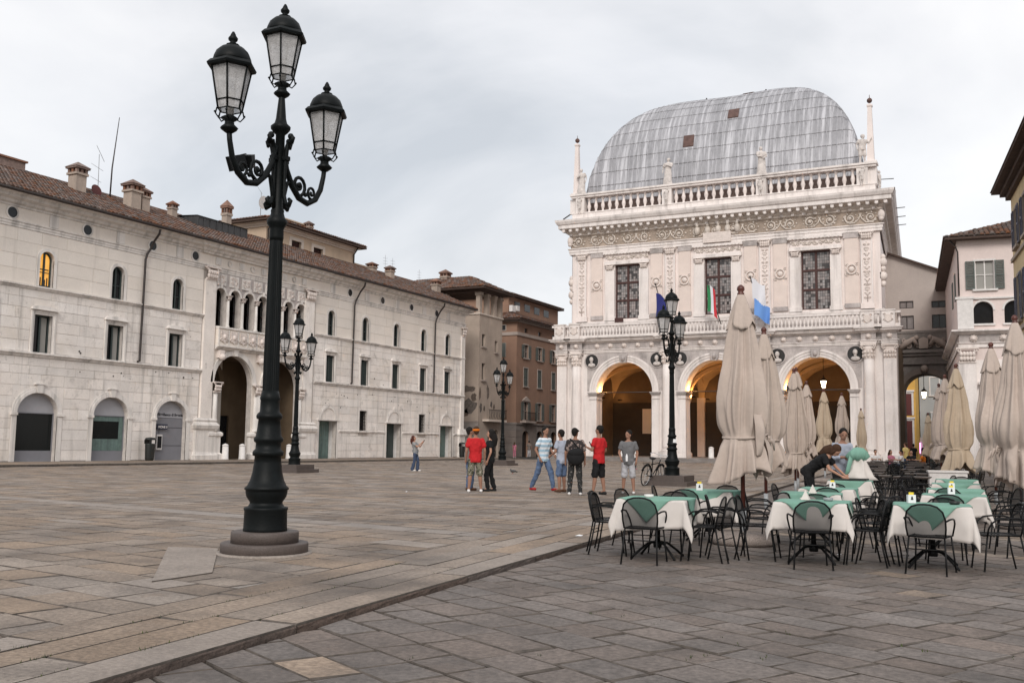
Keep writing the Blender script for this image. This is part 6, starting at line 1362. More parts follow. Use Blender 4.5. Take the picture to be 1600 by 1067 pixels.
def chair(x, y, face, label, z=None):
    """face: direction the sitter looks, degrees from +x"""
    loc = (x, y, ZL if z is None else z); rz = rad(face-90)
    if not chair_used[0]:
        chair_used[0] = True; CHAIR0.location = loc; CHAIR0.rotation_euler = (0, 0, rz); CHAIR0['label'] = label; CHAIR0.scale = (.885,)*3; return CHAIR0
    return dup(CHAIR0, label, loc, rz, .885)
# ---------------- tables
TH = .70
def make_table():
    t = thing('cafe_table', 'x', 'table', (0, 0, 0), 0, 'tables on the cafe terrace')
    mono(t, 'tabletop', 'table_wood', lambda b: (b.box(-.39, .39, -.39, .39, TH-.03, TH), b.box(-.37, .37, -.37, .37, TH-.045, TH-.03)))
    mono(t, 'pedestal', 'black_metal', lambda b: (b.lathe([(.03, .14), (.028, TH-.05)], 10), b.lathe([(.05, .12), (.055, .16), (.03, .22)], 10), b.box(-.2, .2, -.02, .02, TH-.065, TH-.046), b.box(-.02, .02, -.2, .2, TH-.067, TH-.046)))
    for k in range(4):
        a = k*math.pi/2+math.pi/4; ca, sa = math.cos(a), math.sin(a)
        mono(t, 'leg', 'black_metal', lambda b: (b.tube([(.02*ca, .02*sa, .19), (.14*ca, .14*sa, .17), (.26*ca, .26*sa, .09), (.36*ca, .36*sa, .015)], .015, 6), b.ball((.36*ca, .36*sa, .012), .018, 6, 4)))
    return t
TABLE0 = make_table(); tab_used = [False]
def table(x, y, rz, label):
    if not tab_used[0]: tab_used[0] = True; TABLE0.location = (x, y, ZL); TABLE0.rotation_euler = (0, 0, rz); TABLE0['label'] = label; return TABLE0
    return dup(TABLE0, label, (x, y, ZL), rz)
def cloth(name, x, y, z, rz, side, rot, half, m, label, seed, group, flare=.16, n=44):
    """a square of cloth laid on a square table top of half width `half`, draped over its edges"""
    r = random.Random(seed); P = []; F = []; ph = r.uniform(0, 6); rot += r.uniform(-.10, .10); ox, oy = r.uniform(-.05, .05), r.uniform(-.05, .05)
    ca, sa = math.cos(rot), math.sin(rot)
    for i in range(n+1):
        for j in range(n+1):
            u, v = side*(i/n-.5), side*(j/n-.5); px, py = u*ca-v*sa+ox, u*sa+v*ca+oy
            cx, cy = max(-half, min(half, px)), max(-half, min(half, py)); dx, dy = px-cx, py-cy; d = math.hypot(dx, dy)
            if d < 1e-6: P.append((px, py, .0025+.003*noise.noise((px*6+seed, py*6, 0)))); continue
            # arc over the rounded edge, then down with soft folds
            ux, uy = dx/d, dy/d; along = (cy if abs(dx) > abs(dy) else cx)
            corner = abs(dx) > 1e-6 and abs(dy) > 1e-6
            drop = max(0, d-.02); fold = (.022*math.sin(along*(13+seed % 5)+ph)+.05*noise.noise((along*4+seed, d*2, ph)))*min(1, drop*5)
            an = math.atan2(dy, dx)
            if corner:
                t = math.atan2(abs(dy), abs(dx))/(math.pi/2); bulge = math.sin(math.pi*t); fold = (.10*bulge+.03*math.sin(2*math.pi*t+ph))*min(1, drop*3)
                k = flare*.4*drop+fold; P.append((cx+ux*(.012+k), cy+uy*(.012+k), -drop*.97))
            else:
                k = flare*drop*.6+fold; P.append((cx+ux*(.012+k), cy+uy*(.012+k), -drop*.985))
    for i in range(n):
        for j in range(n): a = i*(n+1)+j; F.append((a, a+n+1, a+n+2, a+1))
    o = MB().add(P, F, True).build(name, m); o.location = (x, y, z); o.rotation_euler = (0, 0, rz)
    sol = o.modifiers.new('thickness', 'SOLIDIFY'); sol.thickness = .003
    return tag(o, label, 'tablecloth', group)
where = []
def dressed(x, y, rz, nick, seed):
    table(x, y, rz, 'table under white and green cloths, '+nick)
    cloth('white_tablecloth', x, y, ZL+TH+.001, rz, 1.46, 0, .392, 'cloth_white', 'white tablecloth hanging in long corners, '+nick, seed, 'white tablecloths')
    cloth('green_tablecloth', x, y, ZL+TH+.006, rz, 1.02, rad(45), .402, 'cloth_green', 'square green cloth laid cornerwise on white, '+nick, seed+50, 'green table toppers', .17)
TB = [(-3.86, 11.55, 'nearest the kerb', 6), (-3.95, 14.1, 'second back from the kerb corner', 3), (-2.14, 12.15, 'front row between the two parasol rows', 4), (-2.55, 14.35, 'second row between the parasol rows', 7), (-2.62, 16.3, 'third row between the parasol rows', 2), (-2.90, 20.6, 'where the waiter stands', 5),
      (-.86, 12.4, 'front row at the right', 5), (-.76, 15.2, 'second row at the right', 2), (-.86, 17.5, 'third row at the right', 6), (-.98, 20.3, 'fourth row at the right', 3), (-1.1, 23.2, 'rearmost dressed table at the right', 4)]
for i, (x, y, nick, a) in enumerate(TB): dressed(x, y, rad(a), nick, i+1)
SIDE = {'front': (0, -1), 'back': (0, 1), 'left': (-1, 0), 'right': (1, 0)}
WORD = {'front': 'near side of dressed table, ', 'back': 'far side of dressed table, ', 'left': 'left side of dressed table, ', 'right': 'right side of dressed table, '}
seats = {0: 'front left back right', 1: 'left back front', 2: 'front left right back', 3: 'left right back', 4: 'left right back', 5: 'left right', 6: 'front left right back', 7: 'front left right', 8: 'front left right', 9: 'left right', 10: 'left right back'}
for i, (x, y, nick, a) in enumerate(TB):
    for sname in seats[i].split():
        dx, dy = SIDE[sname]; off = .62+chr_.uniform(-.06, .10); jx, jy = chr_.uniform(-.10, .10), chr_.uniform(-.10, .10)
        face = math.degrees(math.atan2(-dy, -dx))+a+chr_.uniform(-16, 16)
        chair(x+dx*off+jx*abs(dy), y+dy*off+jy*abs(dx), face, 'black mesh chair, '+WORD[sname]+nick)
chair(-4.62, 11.95, 8, 'leftmost black mesh chair, standing against the kerb'); chair(-3.12, 12.0, 20, 'black mesh chair in front of the tallest parasol, turned to the right')
chair(-2.95, 13.35, 160, 'black mesh chair just right of the tallest parasol pole'); chair(-1.55, 13.4, 150, 'black mesh chair between the two front dressed tables, turned left')
chair(-3.3, 11.55, 185, 'black mesh chair at the right end of the kerb table, turned left'); chair(-4.55, 12.75, -10, 'black mesh chair behind the leftmost chair, along the kerb'); chair(-1.62, 12.3, 200, 'black mesh chair between the front middle and front right tables')
chair(.02, 14.2, 200, 'black mesh chair at the right edge by the near right parasol')
# ---------------- the bare dark tables farther back
far_i = 0
for rowi, y in enumerate((25.5, 28.5, 31.5, 35, 38.5, 42.5, 46.5, 51, 56)):
    for ci, f in enumerate((.112, .081, .052)):
        x = -f*y+chr_.uniform(-.1, .1)-(.25 if ci == 0 else 0); yy = y+chr_.uniform(-.3, .3)
        if rowi < 1 and ci == 2: continue
        nm = ('left', 'middle', 'right')[ci]+' column, '+('first', 'second', 'third', 'fourth', 'fifth', 'sixth', 'seventh', 'eighth', 'ninth')[rowi]+' row back'
        table(x, yy, rad(chr_.uniform(-6, 6)), 'bare dark cafe table, '+nm)
        for sname in (('left', 'right', 'front') if rowi % 2 == 0 else ('left', 'right')) if rowi < 6 else ('left', 'right'):
            dx, dy = SIDE[sname]; off = .6+chr_.uniform(-.08, .12)
            chair(x+dx*off, yy+dy*off, math.degrees(math.atan2(-dy, -dx))+chr_.uniform(-25, 25), 'black chair on the '+{'left': 'left', 'right': 'right', 'front': 'near'}[sname]+' of the bare table, '+nm)
# ---------------- things on the tables
def menu_box(x, y, rz, label):
    t = thing('menu_holder', label, 'menu holder', (x, y, ZL+TH+.012), rz, 'menu holders on the tables'); t.scale = (.8, .8, .72)
    mono(t, 'box', 'paper', lambda b: b.box(-.055, .055, -.035, .035, 0, .13)); mono(t, 'card', 'yellow_card', lambda b: (b.box(-.035, .035, -.006, .0, .131, .17), b.box(-.03, .03, .008, .012, .131, .16)))
    mono(t, 'emblem', 'print_black', lambda b: (b.prism([(-.02, .05), (.02, .05), (.012, .085), (-.012, .085)], -.0365, -.0352), b.prism(arc(0, .095, .012, 0, 5.6, 8), -.0365, -.0352))); return t
def ashtray(x, y, label, m='white_plastic'):
    o = mono(None, 'ashtray', m, lambda b: b.lathe([(.045, 0), (.055, .005), (.058, .035), (.050, .036), (.042, .012), (.002, .010)], 18)); o.location = (x, y, ZL+TH+.012); return tag(o, label, 'ashtray', 'ashtrays on the tables')
ashtray(-3.95, 11.5, 'small pale ashtray on the table nearest the kerb'); ashtray(-.62, 12.45, 'black ashtray on the front right table', 'bin_black'); ashtray(-1.98, 12.25, 'small metal ashtray on the front middle table', 'galvanised')
menu_box(-4.02, 13.9, rad(20), 'white menu box standing on the table behind the kerb table'); menu_box(-1.08, 12.45, rad(25), 'white menu box with yellow card on the front right table')
menu_box(-2.55, 16.2, rad(10), 'white menu box with yellow card on the third middle table'); menu_box(-.80, 15.3, rad(15), 'white menu box with yellow card on the second right table'); menu_box(-.9, 17.4, rad(5), 'white menu box with yellow card on the third right table')
for i, (x, y) in enumerate(((-2.25, 12.3), (-2.5, 14.2))):
    o = mono(None, 'napkin', 'cloth_white', lambda b: b.add([(-.05, -.05, 0), (.05, -.05, 0), (.05, .05, 0), (-.05, .05, 0), (0, 0, .12)], [(0, 1, 4), (1, 2, 4), (2, 3, 4), (3, 0, 4), (3, 2, 1, 0)])); o.location = (x, y, ZL+TH+.012); tag(o, 'folded white napkin on the %s middle table' % ('front', 'second')[i], 'napkin')
# ================================================================ closed parasols
def parasol(x, y, top, label, seed, m='canvas', s=1.0, tie=1.53, base=True, loose=0.0, lean=0):
    """top = height of the finial above the ground"""
    r = random.Random(seed); t = thing('parasol', label, 'parasol', (x, y, ZL), r.uniform(0, 6.28), 'closed canvas parasols on the terrace')
    T = top; nth, nz = 160, 56; zb = tie-.62*s
    ribs = [2*math.pi*k/8+r.uniform(-.16, .16) for k in range(8)]; depth_ = [r.uniform(.7, 1.3) for _ in range(8)]
    def Rz(z):
        if z >= tie:
            u = (z-tie)/(T-.14-tie); return s*(.30+.045*math.sin(math.pi*min(1, u*2.0))-(.30-.055)*u**2.7)
        u = (tie-z)/(tie-zb); return s*(.30+.01*u+.085*u**1.2)
    def pleat(th, z):
        # eight folded gores wrapped round the pole
        v = 0
        k = min(range(8), key=lambda q: abs((th-ribs[q]+math.pi) % (2*math.pi)-math.pi)); d = (th-ribs[k]+math.pi) % (2*math.pi)-math.pi
        return (math.exp(-abs(d/.15)**1.3)*.85-.40+.24*math.sin(4*d+k*2)+.16*abs(math.sin(9*d+k))-.1)*depth_[k]+.34*(.5-abs(noise.noise((math.cos(th)*2.6+seed*3, math.sin(th)*2.6, z*.55)))*2.2)
    def shape(zf, lift, zmin_cap=False):
        pass
    P = []; F = []
    for j in range(nz+1):
        for i in range(nth):
            th = 2*math.pi*i/nth; f = j/nz
            edge = zb+.20*s*abs(math.sin(4*th+seed))**1.2*(.5+.5*math.sin(th+seed))-.10*s*math.sin(2*th+seed*1.7)
            z = (T-.14)+(edge-(T-.14))*f; tw = .10*(T-z)+.1*noise.noise((seed, z*1.3, 0))
            a = .21+.16*min(1, (T-z)/1.2); 
            if z < tie: a = .18+.34*min(1, (tie-z)/.5)
            nearness = math.exp(-((z-tie)/.10)**2); a *= 1-.65*nearness
            rr = Rz(z)*(1-.10*nearness)*(1+a*pleat((th+tw) % (2*math.pi), z)+.05*noise.noise((3*math.cos(th)+seed, 3*math.sin(th), z*2.2)))
            rr += .10*s*loose*max(0, math.cos(th-1.2))**3*math.exp(-((z-tie-.35)/.4)**2)*2
            P.append((rr*math.cos(th), rr*math.sin(th), z))
    for j in range(nz):
        for i in range(nth): k = (i+1) % nth; F.append((j*nth+i, (j+1)*nth+i, (j+1)*nth+k, j*nth+k))
    o = MB().add(P, F, True).build('canopy', m, t); sm = o.modifiers.new('thickness', 'SOLIDIFY'); sm.thickness = .006
    # little upper tier with pointed flaps
    P = []; F = []; nz2 = 14
    for j in range(nz2+1):
        for i in range(nth):
            th = 2*math.pi*i/nth; f = j/nz2; edge = T-.52*s-.14*s*(abs(math.cos(2*th+seed))**.7)+.05*noise.noise((th*2, seed, 0)); z = (T-.10)+(edge-(T-.10))*f
            rr = (.035+.165*s*f**.75)*(1+.20*f*pleat((th+.2+seed) % (2*math.pi), z)+.06*f*math.sin(5*th+seed))+.012; rr = max(rr, Rz(z)*.93+.012)
            P.append((rr*math.cos(th), rr*math.sin(th), z))
    for j in range(nz2):
        for i in range(nth): k = (i+1) % nth; F.append((j*nth+i, (j+1)*nth+i, (j+1)*nth+k, j*nth+k))
    o = MB().add(P, F, True).build('upper_canopy', m, t); sm = o.modifiers.new('thickness', 'SOLIDIFY'); sm.thickness = .006
    mono(t, 'finial', 'mahogany', lambda b: b.lathe([(.03, T-.14), (.05, T-.11), (.05, T-.08), (.035, T-.06), (.055, T-.03), (.05, T+.01), (.02, T+.04)], 12))
    b = MB(); n = 40; b.tube([((Rz(tie)*.93+.012*math.sin(3*a+seed))*math.cos(a), (Rz(tie)*.93+.012*math.sin(3*a+seed))*math.sin(a), tie+.02*math.sin(a+seed)) for a in [6.283*k/n for k in range(n)]], .020, 6, True, .5); b.build('tie', m, t)
    kn = MB(); ka = r.uniform(0, 6.28); kx_, ky_ = Rz(tie)*math.cos(ka), Rz(tie)*math.sin(ka)
    for q in range(3): kn.tube([(kx_, ky_, tie), (kx_*1.25+.05*q, ky_*1.25, tie+.05-.05*q), (kx_*1.35+.06*q, ky_*1.35+.05, tie-.1-.04*q)], [.02, .035, .012], 6, False, .4)
    kn.build('tie_end', m, t)
    if loose:                                                # a fold of canvas pulled out over the tie
        for q in range(2):
            P = []; a0 = 3.9+seed+q*1.1
            for u in range(9):
                for v in range(7):
                    th = a0+(v-3)*.10*(1-.4*u/8); z = tie+.34*s-.62*s*u/8-.25*q; rr = Rz(max(z, zb))*1.02+.16*s*math.sin(math.pi*u/8)*math.cos((v-3)*.42)*loose+.03*noise.noise((u*.5, v*.5, seed))
                    P.append((rr*math.cos(th), rr*math.sin(th), z))
            o = MB().add(P, [(u*7+v, (u+1)*7+v, (u+1)*7+v+1, u*7+v+1) for u in range(8) for v in range(6)], True).build('loose_fold', m, t); sm = o.modifiers.new('thickness', 'SOLIDIFY'); sm.thickness = .006; sb = o.modifiers.new('smooth', 'SUBSURF'); sb.levels = sb.render_levels = 1
    mono(t, 'pole', 'mahogany', lambda b: b.lathe([(.030, .42), (.030, T-.1)], 12)); mono(t, 'pole_sleeve', 'galvanised', lambda b: b.lathe([(.042, .10), (.042, .46)], 12))
    if base: mono(t, 'base', 'concrete', lambda b: b.lathe([(.40, .0), (.44, .03), (.45, .08), (.43, .13), (.36, .165), (.08, .18), (.05, .18)], 28))
    return t
parasol(-3.36, 13.75, 3.57, 'tallest closed beige parasol, nearest on the left with folds pulled loose', 1, 'canvas_pale', .93, 1.47, loose=.8)
parasol(-4.25, 19.2, 3.62, 'closed beige parasol directly behind the tallest left one', 2, 'canvas', .93, 1.45)
parasol(-5.25, 27.3, 3.45, 'third closed parasol in the left row, in front of its paler neighbours', 3, 'canvas', .86, 1.18)
parasol(-5.62, 29.6, 3.66, 'closed parasol just behind the third of the left row', 4, 'canvas_pale', .82, 1.4)
parasol(-6.29, 34.9, 3.6, 'closed parasol half hidden behind the left row parasols', 5, 'canvas_pale', .8, 1.5)
parasol(-6.61, 40.3, 3.65, 'yellowish closed parasol standing in the right loggia arch', 6, 'canvas_warm', .82, 1.75)
parasol(-6.4, 43.5, 3.65, 'closed parasol behind the waiter, next to the yellowish one', 7, 'canvas', .78, 1.9)
parasol(-7.65, 59.0, 3.6, 'farthest left closed parasol, before the loggia corner column', 8, 'canvas_warm', .8, 1.5)
parasol(.10, 19.3, 3.66, 'nearest closed parasol on the right, wide pinkish canvas', 9, 'canvas_pale', 1.02, 1.35, loose=.6)
parasol(-.36, 23.8, 3.64, 'second closed parasol on the right with a loose left flap', 10, 'canvas_pale', .98, 1.45, loose=1.0)
parasol(-1.32, 29.4, 3.64, 'warm beige closed parasol before the archway, flared below its tie', 11, 'canvas_warm', .98, 1.35)
parasol(-1.83, 33.5, 3.64, 'closed parasol left of the warm beige one, tied low', 12, 'canvas_pale', .84, 1.5)
parasol(-2.28, 38.0, 3.64, 'narrow closed parasol farther left in the right row', 13, 'canvas_pale', .8, 1.5)
parasol(-3.95, 56.4, 3.25, 'smallest, farthest closed parasol in front of the small archway', 14, 'canvas_warm', .8, 1.5)
# planter boxes between the parasols
for i, (x, y) in enumerate(((-1.55, 28.2),)):
    t = thing('planter', 'pale rectangular planter box below the warm beige parasol', 'planter', (x, y, ZL), rad(8))
    mono(t, 'box', 'stone_white', lambda b: b.box(-.45, .45, -.25, .25, .03, .75)); mono(t, 'rim', 'stone_white', lambda b: (b.box(-.48, .48, -.28, -.22, .752, .80), b.box(-.48, .48, .22, .28, .752, .80), b.box(-.48, -.42, -.22, .22, .752, .80), b.box(.42, .48, -.22, .22, .752, .80)))
# scraps of paper on the stones
for i, (x, y, z) in enumerate(((-5.50, 13.0, ZP), (-14.2, 22.0, ZP), (-2.0, 13.1, ZL))):
    o = mono(None, 'paper_scrap', 'paper', lambda b: b.add([(-.05, -.03, .002), (.05, -.035, .003), (.055, .03, .012), (0, .01, .02), (-.05, .035, .004)], [(0, 1, 2, 3), (0, 3, 4)])); o.location = (x, y, z+.004); o.scale = (.5, .5, 1) if i else (1.0, 1.0, 1)
    tag(o, ('white paper scrap on the kerb stones beside the left chairs', 'tiny scrap of paper out on the open square', 'scrap of paper under the front middle tables', 'tiny scrap of paper beside the skewed pale slab', 'tiny paper scrap before the front tables')[i], 'paper scrap')
# ================================================================ people and statues
JOBS = []
FOLD = bpy.data.textures.new('folds', 'CLOUDS'); FOLD.noise_scale = .09; FOLD.noise_depth = 2
def cap_(b, p0, p1, r0, r1, n=10):
    p0, p1 = Vector(p0), Vector(p1); b.tube([p0, p0.lerp(p1, .5), p1], [r0, (r0+r1)/2, r1], n); b.ball(p0, r0, n, 6); b.ball(p1, r1, n, 6)
def sect(b, S, n=18):
    P = []; F = []
    for (c, rx, ry) in S:
        for i in range(n): a = 2*math.pi*i/n; P.append((c[0]+rx*math.cos(a), c[1]+ry*math.sin(a), c[2])) if len(c) == 3 else None
    for k in range(len(S)-1):
        for i in range(n): j = (i+1) % n; F.append((k*n+i, k*n+j, (k+1)*n+j, (k+1)*n+i))
    m_ = len(S)-1; F += [tuple(range(n-1, -1, -1)), tuple(m_*n+i for i in range(n))]; o = len(b.v); b.add(P, F, True); return o
def job(name, b, m, parent, vox, dec):
    me = b.mesh(name, m); o = bpy.data.objects.new(name, me); COL.objects.link(o)
    q = o.modifiers.new('r', 'REMESH'); q.mode = 'VOXEL'; q.voxel_size = vox; q.use_smooth_shade = True
    if name in ('shirt', 'trousers'):                       # creases in the cloth
        q = o.modifiers.new('f', 'DISPLACE'); q.texture = FOLD; q.strength = .045; q.mid_level = .5; q.texture_coords = 'LOCAL'
    q = o.modifiers.new('s', 'SMOOTH'); q.factor = .5; q.iterations = 2
    if dec < 1: q = o.modifiers.new('d', 'DECIMATE'); q.ratio = dec
    JOBS.append((o, name, m, parent))
def flush_jobs():
    dg = bpy.context.evaluated_depsgraph_get(); done = []
    for o, name, m, parent in JOBS:
        me = bpy.data.meshes.new_from_object(o.evaluated_get(dg)); me.polygons.foreach_set('use_smooth', [True]*len(me.polygons)); done.append((me, name, parent))
    for o, *_ in JOBS: bpy.data.objects.remove(o)
    for me, name, parent in done:
        me.name = name; link(name, me, parent)
    JOBS.clear()
def hand(b, w, d, out, k=1.0):
    """palm, four unequal bent fingers and a thumb; w wrist, d forearm direction, out = palm normal side"""
    w = Vector(w); d = Vector(d).normalized(); o_ = Vector(out); sd_ = d.cross(o_).normalized(); nn = sd_.cross(d).normalized()
    cap_(b, w, w+d*.05*k, .026*k, .034*k, 8); pc = w+d*.055*k
    for i, l in enumerate((.062, .072, .068, .054)):
        s = (i-1.5)*.0185*k; f0 = w+d*.075*k+sd_*s; f1 = f0+d*l*.55*k+nn*.006*k; f2 = f1+(d*.75+nn*.6).normalized()*l*.5*k
        b.tube([f0, f1, f2], [.0105*k, .0100*k, .0085*k], 6)
    t0 = w+d*.03*k-sd_*.03*k; b.tube([t0, t0+(d*.6-sd_*.8).normalized()*.035*k, t0+(d*.95-sd_*.45+nn*.3).normalized()*.068*k], [.013*k, .0115*k, .009*k], 6)
def person(label, loc, face, H=1.75, top='cloth_red', bottom='cloth_black', short=True, shoe='shoe_white', hair='hair_black', skin='skin_tan', arms=None, legs=None, lean=(0, 0), pitch=0, yaw=0, female=False, longhair=False, sleeve=.5, hat=None, stone=None, fine=True, group='people on the square', name='person', seat=False, robe=False, tagit=True, flare=0, hairlen=0):
    s = H/1.76; t = thing(name, label, 'person' if not stone else 'statue', loc, rad(face-90), group)
    vox = (.0105 if fine else .02); bw = .9 if female else 1.0
    legs = legs or {}; arms = arms or {}
    hip = Vector((0, 0, .93)); 
    if seat: hip = Vector((0, -.05, .50))
    def U(p):                                                # upper body: pitch about the hips plus lean
        v = Vector(p)-Vector((0, 0, .93)); v = Matrix.Rotation(-pitch, 3, 'X') @ v; k = max(0, Vector(p).z-.93)/.52
        return hip+v+Vector((lean[0]*k, lean[1]*k, 0))
    G = {k: MB() for k in ('body', 'shirt', 'trousers', 'shoeL', 'shoeR', 'hair')}
    # torso
    def tor(b, g, z0, z1):
        S = [(.80, .155*bw, .112), (.92, .168*(1.0 if female else .95), .118), (1.03, .148*bw, .105), (1.12, .150*bw, .108), (1.24, .172*bw, .122), (1.34, .182*bw, .118), (1.41, .172*bw, .098), (1.455, .125, .078), (1.49, .068, .062)]
        pts = [q for q in S if z0 <= q[0] <= z1]; o = sect(b, [((0, .0, z), rx+g, ry+g) for z, rx, ry in pts]); b.v[o:] = [tuple(U(p)) for p in b.v[o:]]
    tor(G['body'], -.012, .8, 1.5)
    tor(G['shirt'], .012+(.012 if not female else 0), .80 if not robe else .8, 1.46)
    if female: [G['shirt'].ball(U((sx*.075, .105, 1.27)), .062, 10, 6) for sx in (-1, 1)]
    sho = {q: U((q*.178*bw, -.005, 1.405)) for q in (-1, 1)}
    DEF = {1: ((.25, -.03, 1.12), (.255, .06, .875)), -1: ((-.25, -.03, 1.12), (-.255, .06, .875))}
    for q, key in ((-1, 'L'), (1, 'R')):
        el, wr = arms.get(key, DEF[q]); el, wr = Vector(el), Vector(wr); sh = sho[q]
        cap_(G['body'], sh, el, .046*bw, .038*bw); cap_(G['body'], el, wr, .038*bw, .026*bw); dd = wr-el; hand(G['body'], wr, dd, Vector((-q, 0, 0)) if abs(dd.normalized().x) < .9 else Vector((0, 0, 1)), 1.0)
        cap_(G['shirt'], sh, sh.lerp(el, min(1, sleeve)), .066*bw, .062*bw+(.012 if sleeve <= .6 else 0))
        if sleeve > 1: cap_(G['shirt'], el, el.lerp(wr, sleeve-1), .056*bw, .042)
    # head
    hy = Matrix.Rotation(yaw, 3, 'Z'); NK = Vector((0, .0, 1.50))
    def HD(p): return U(NK+hy @ (Vector(p)-NK))
    def hball(b, c, r, sx=1, sy=1, sz=1, n=14, m_=10):
        o = len(b.v); b.ball(c, r, n, m_, sz, sx, sy); b.v[o:] = [tuple(HD(p)) for p in b.v[o:]]
    B = G['body']; cap_(B, U((0, -.005, 1.45)), HD((0, .005, 1.56)), .052*bw, .050*bw)
    hball(B, (0, .0, 1.655), .1, .76, .95, 1.08); hball(B, (0, .035, 1.585), .055, 1.0, 1.0, .85); hball(B, (0, .098, 1.63), .017, .8, 1.1, 1.7, 8, 6)
    [hball(B, (sx*.077, -.005, 1.635), .026, .45, .8, 1.15, 8, 6) for sx in (-1, 1)]; hball(B, (0, .088, 1.595), .018, 1.4, .6, .5, 8, 6)
    A = G['hair']; hball(A, (0, -.028, 1.688), .1, .90, 1.06, 1.0); hball(A, (0, -.05, 1.63), .075, .98, .8, 1.0)
    if longhair:
        hball(A, (0, -.06, 1.62), .09, .95, .7, 1.2); o = len(A.v)
        A.tube([(0, -.075, 1.62), (0, -.11, 1.48), (0, -.12, 1.34-hairlen)], [.085, .09, .05], 10, False, 1.25); A.v[o:] = [tuple(U(p)) for p in A.v[o:]]
        [hball(A, (sx*.07, .0, 1.60), .04, .7, 1, 2.0) for sx in (-1, 1)]
    # legs
    DL = {-1: ((-.10, .03, .49), (-.115, .0, .09)), 1: ((.10, .03, .49), (.115, .0, .09))}
    for q, key in ((-1, 'L'), (1, 'R')):
        kn, an = legs.get(key, DL[q]); kn, an = Vector(kn), Vector(an); hp = hip+Vector((q*.088, 0, -.03))
        cap_(B, hp, kn, .078, .053); m1 = kn.lerp(an, .35)+Vector((0, -.012, 0)); B.tube([kn, m1, an], [.052, .056, .034], 10); B.ball(an, .036, 8, 6); toe = legs.get('t'+key, (0, 1)); tv = Vector((toe[0], toe[1], 0)).normalized()
        fh = an.z-.09
        cap_(B, an, an+tv*.10+Vector((0, 0, -.045)), .035, .03)
        T_ = G['trousers']
        if short: cap_(T_, hp+Vector((0, 0, .0)), hp.lerp(kn, .97), .100, .092)
        else: cap_(T_, hp, kn, .094, .072+.012*(not female)); cap_(T_, kn, kn.lerp(an, .97), .078, .060+flare)
        sb = G['shoe'+key]; cap_(sb, an+Vector((0, 0, -.05))-tv*.035, an+tv*.14+Vector((0, 0, -.056)), .042, .040); cap_(sb, an+Vector((0, 0, -.035)), an+tv*.05+Vector((0, 0, -.045)), .045, .040); o = 0
        zm = an.z-.09; sb.v = [(p[0], p[1], max(p[2], zm+.002)) for p in sb.v]
    if seat: sect(G['trousers'], [((0, -.05, .44), .165, .13), ((0, -.05, .56), .16, .12)])
    else:
        o = sect(G['trousers'], [((0, 0, .80), .168, .125), ((0, 0, .92), .172, .126), ((0, 0, .99), .160, .118)]); G['trousers'].v[o:] = [tuple(hip+(Matrix.Rotation(-pitch*.6, 3, 'X') @ (Vector(p)-Vector((0, 0, .93))))) for p in G['trousers'].v[o:]]
    if robe: o = sect(G['trousers'], [((0, 0, .02), .26, .22), ((.02, .03, .3), .22, .19), ((0, 0, .7), .19, .16), ((0, 0, 1.0), .17, .13)])
    for g in G.values(): g.v = [(p[0]*s, p[1]*s, p[2]*s) for p in g.v]
    if stone:
        al = MB()
        for k in ('body', 'shirt', 'trousers', 'hair', 'shoeL', 'shoeR'): al.merge(G[k])
        job('figure', al, stone, t, .024, .5); return t
    job('body', G['body'], skin, t, vox, .45); job('shirt', G['shirt'], top, t, vox*1.25, .5); job('trousers', G['trousers'], bottom, t, vox*1.25, .5)
    job('shoe', G['shoeL'], shoe, t, vox, .4); job('shoe', G['shoeR'], shoe, t, vox, .4); job('hair', G['hair'], hair, t, vox*1.1, .5)
    if fine:
        for sx in (-1, 1): e_ = MB(); e_.ball(HD((sx*.031, .083, 1.652)), .011, 8, 6, .7); e_.v = [tuple(Vector(p)*s) for p in e_.v]; e_.build('eye', 'hair_black', t)
    if hat:
        h_ = MB()
        if hat == 'cap': o = len(h_.v); h_.ball((0, -.015, 1.695), .1, 14, 8, .72, .9, 1.02); h_.tube([(0, .06, 1.70), (0, .12, 1.695), (0, .155, 1.685)], [.06, .062, .045], 10, False, 1.0); h_.v = [(p[0], p[1], 1.70+(p[2]-1.70)*(.25 if p[1] > .085 else 1)) for p in h_.v]; mm = 'cloth_black'
        else: h_.lathe([(.100, 1.65), (.106, 1.655), (.107, 1.70), (.10, 1.705)], 18, (0, -.022, 0), True, .92, 1.08); mm = 'orange'
        h_.v = [tuple(HD(p)*s) for p in h_.v]; h_.build('cap' if hat == 'cap' else 'headband', mm, t)
    return t
G1 = 'young people chatting at the left', 'young men standing in the middle'
person('person in red T-shirt, camouflage shorts and orange headband, seen from behind', (-12.74, 23.06, ZP), 125, 1.72, 'cloth_red', 'camo', True, 'shoe_white', 'hair_brown', hat='band', yaw=.2, legs={'L': ((-.13, .02, .49), (-.17, -.02, .09)), 'R': ((.13, .03, .49), (.17, .04, .09))}, group=G1[0])
person('person in brown shirt and blue jeans partly hidden behind the red T-shirt', (-13.38, 23.9, ZP), 50, 1.72, 'cloth_taupe', 'denim', False, 'shoe_brown', group=G1[0])
person('person in black clothes with long dark hair beside the red T-shirt', (-12.72, 23.85, ZP), 205, 1.66, 'cloth_black', 'cloth_black', False, 'shoe_dark', female=True, longhair=True, sleeve=.4, skin='skin', legs={'L': ((-.09, .1, .48), (-.1, .05, .09)), 'R': ((.1, -.02, .49), (.14, -.12, .09))}, group=G1[0], hairlen=.05)
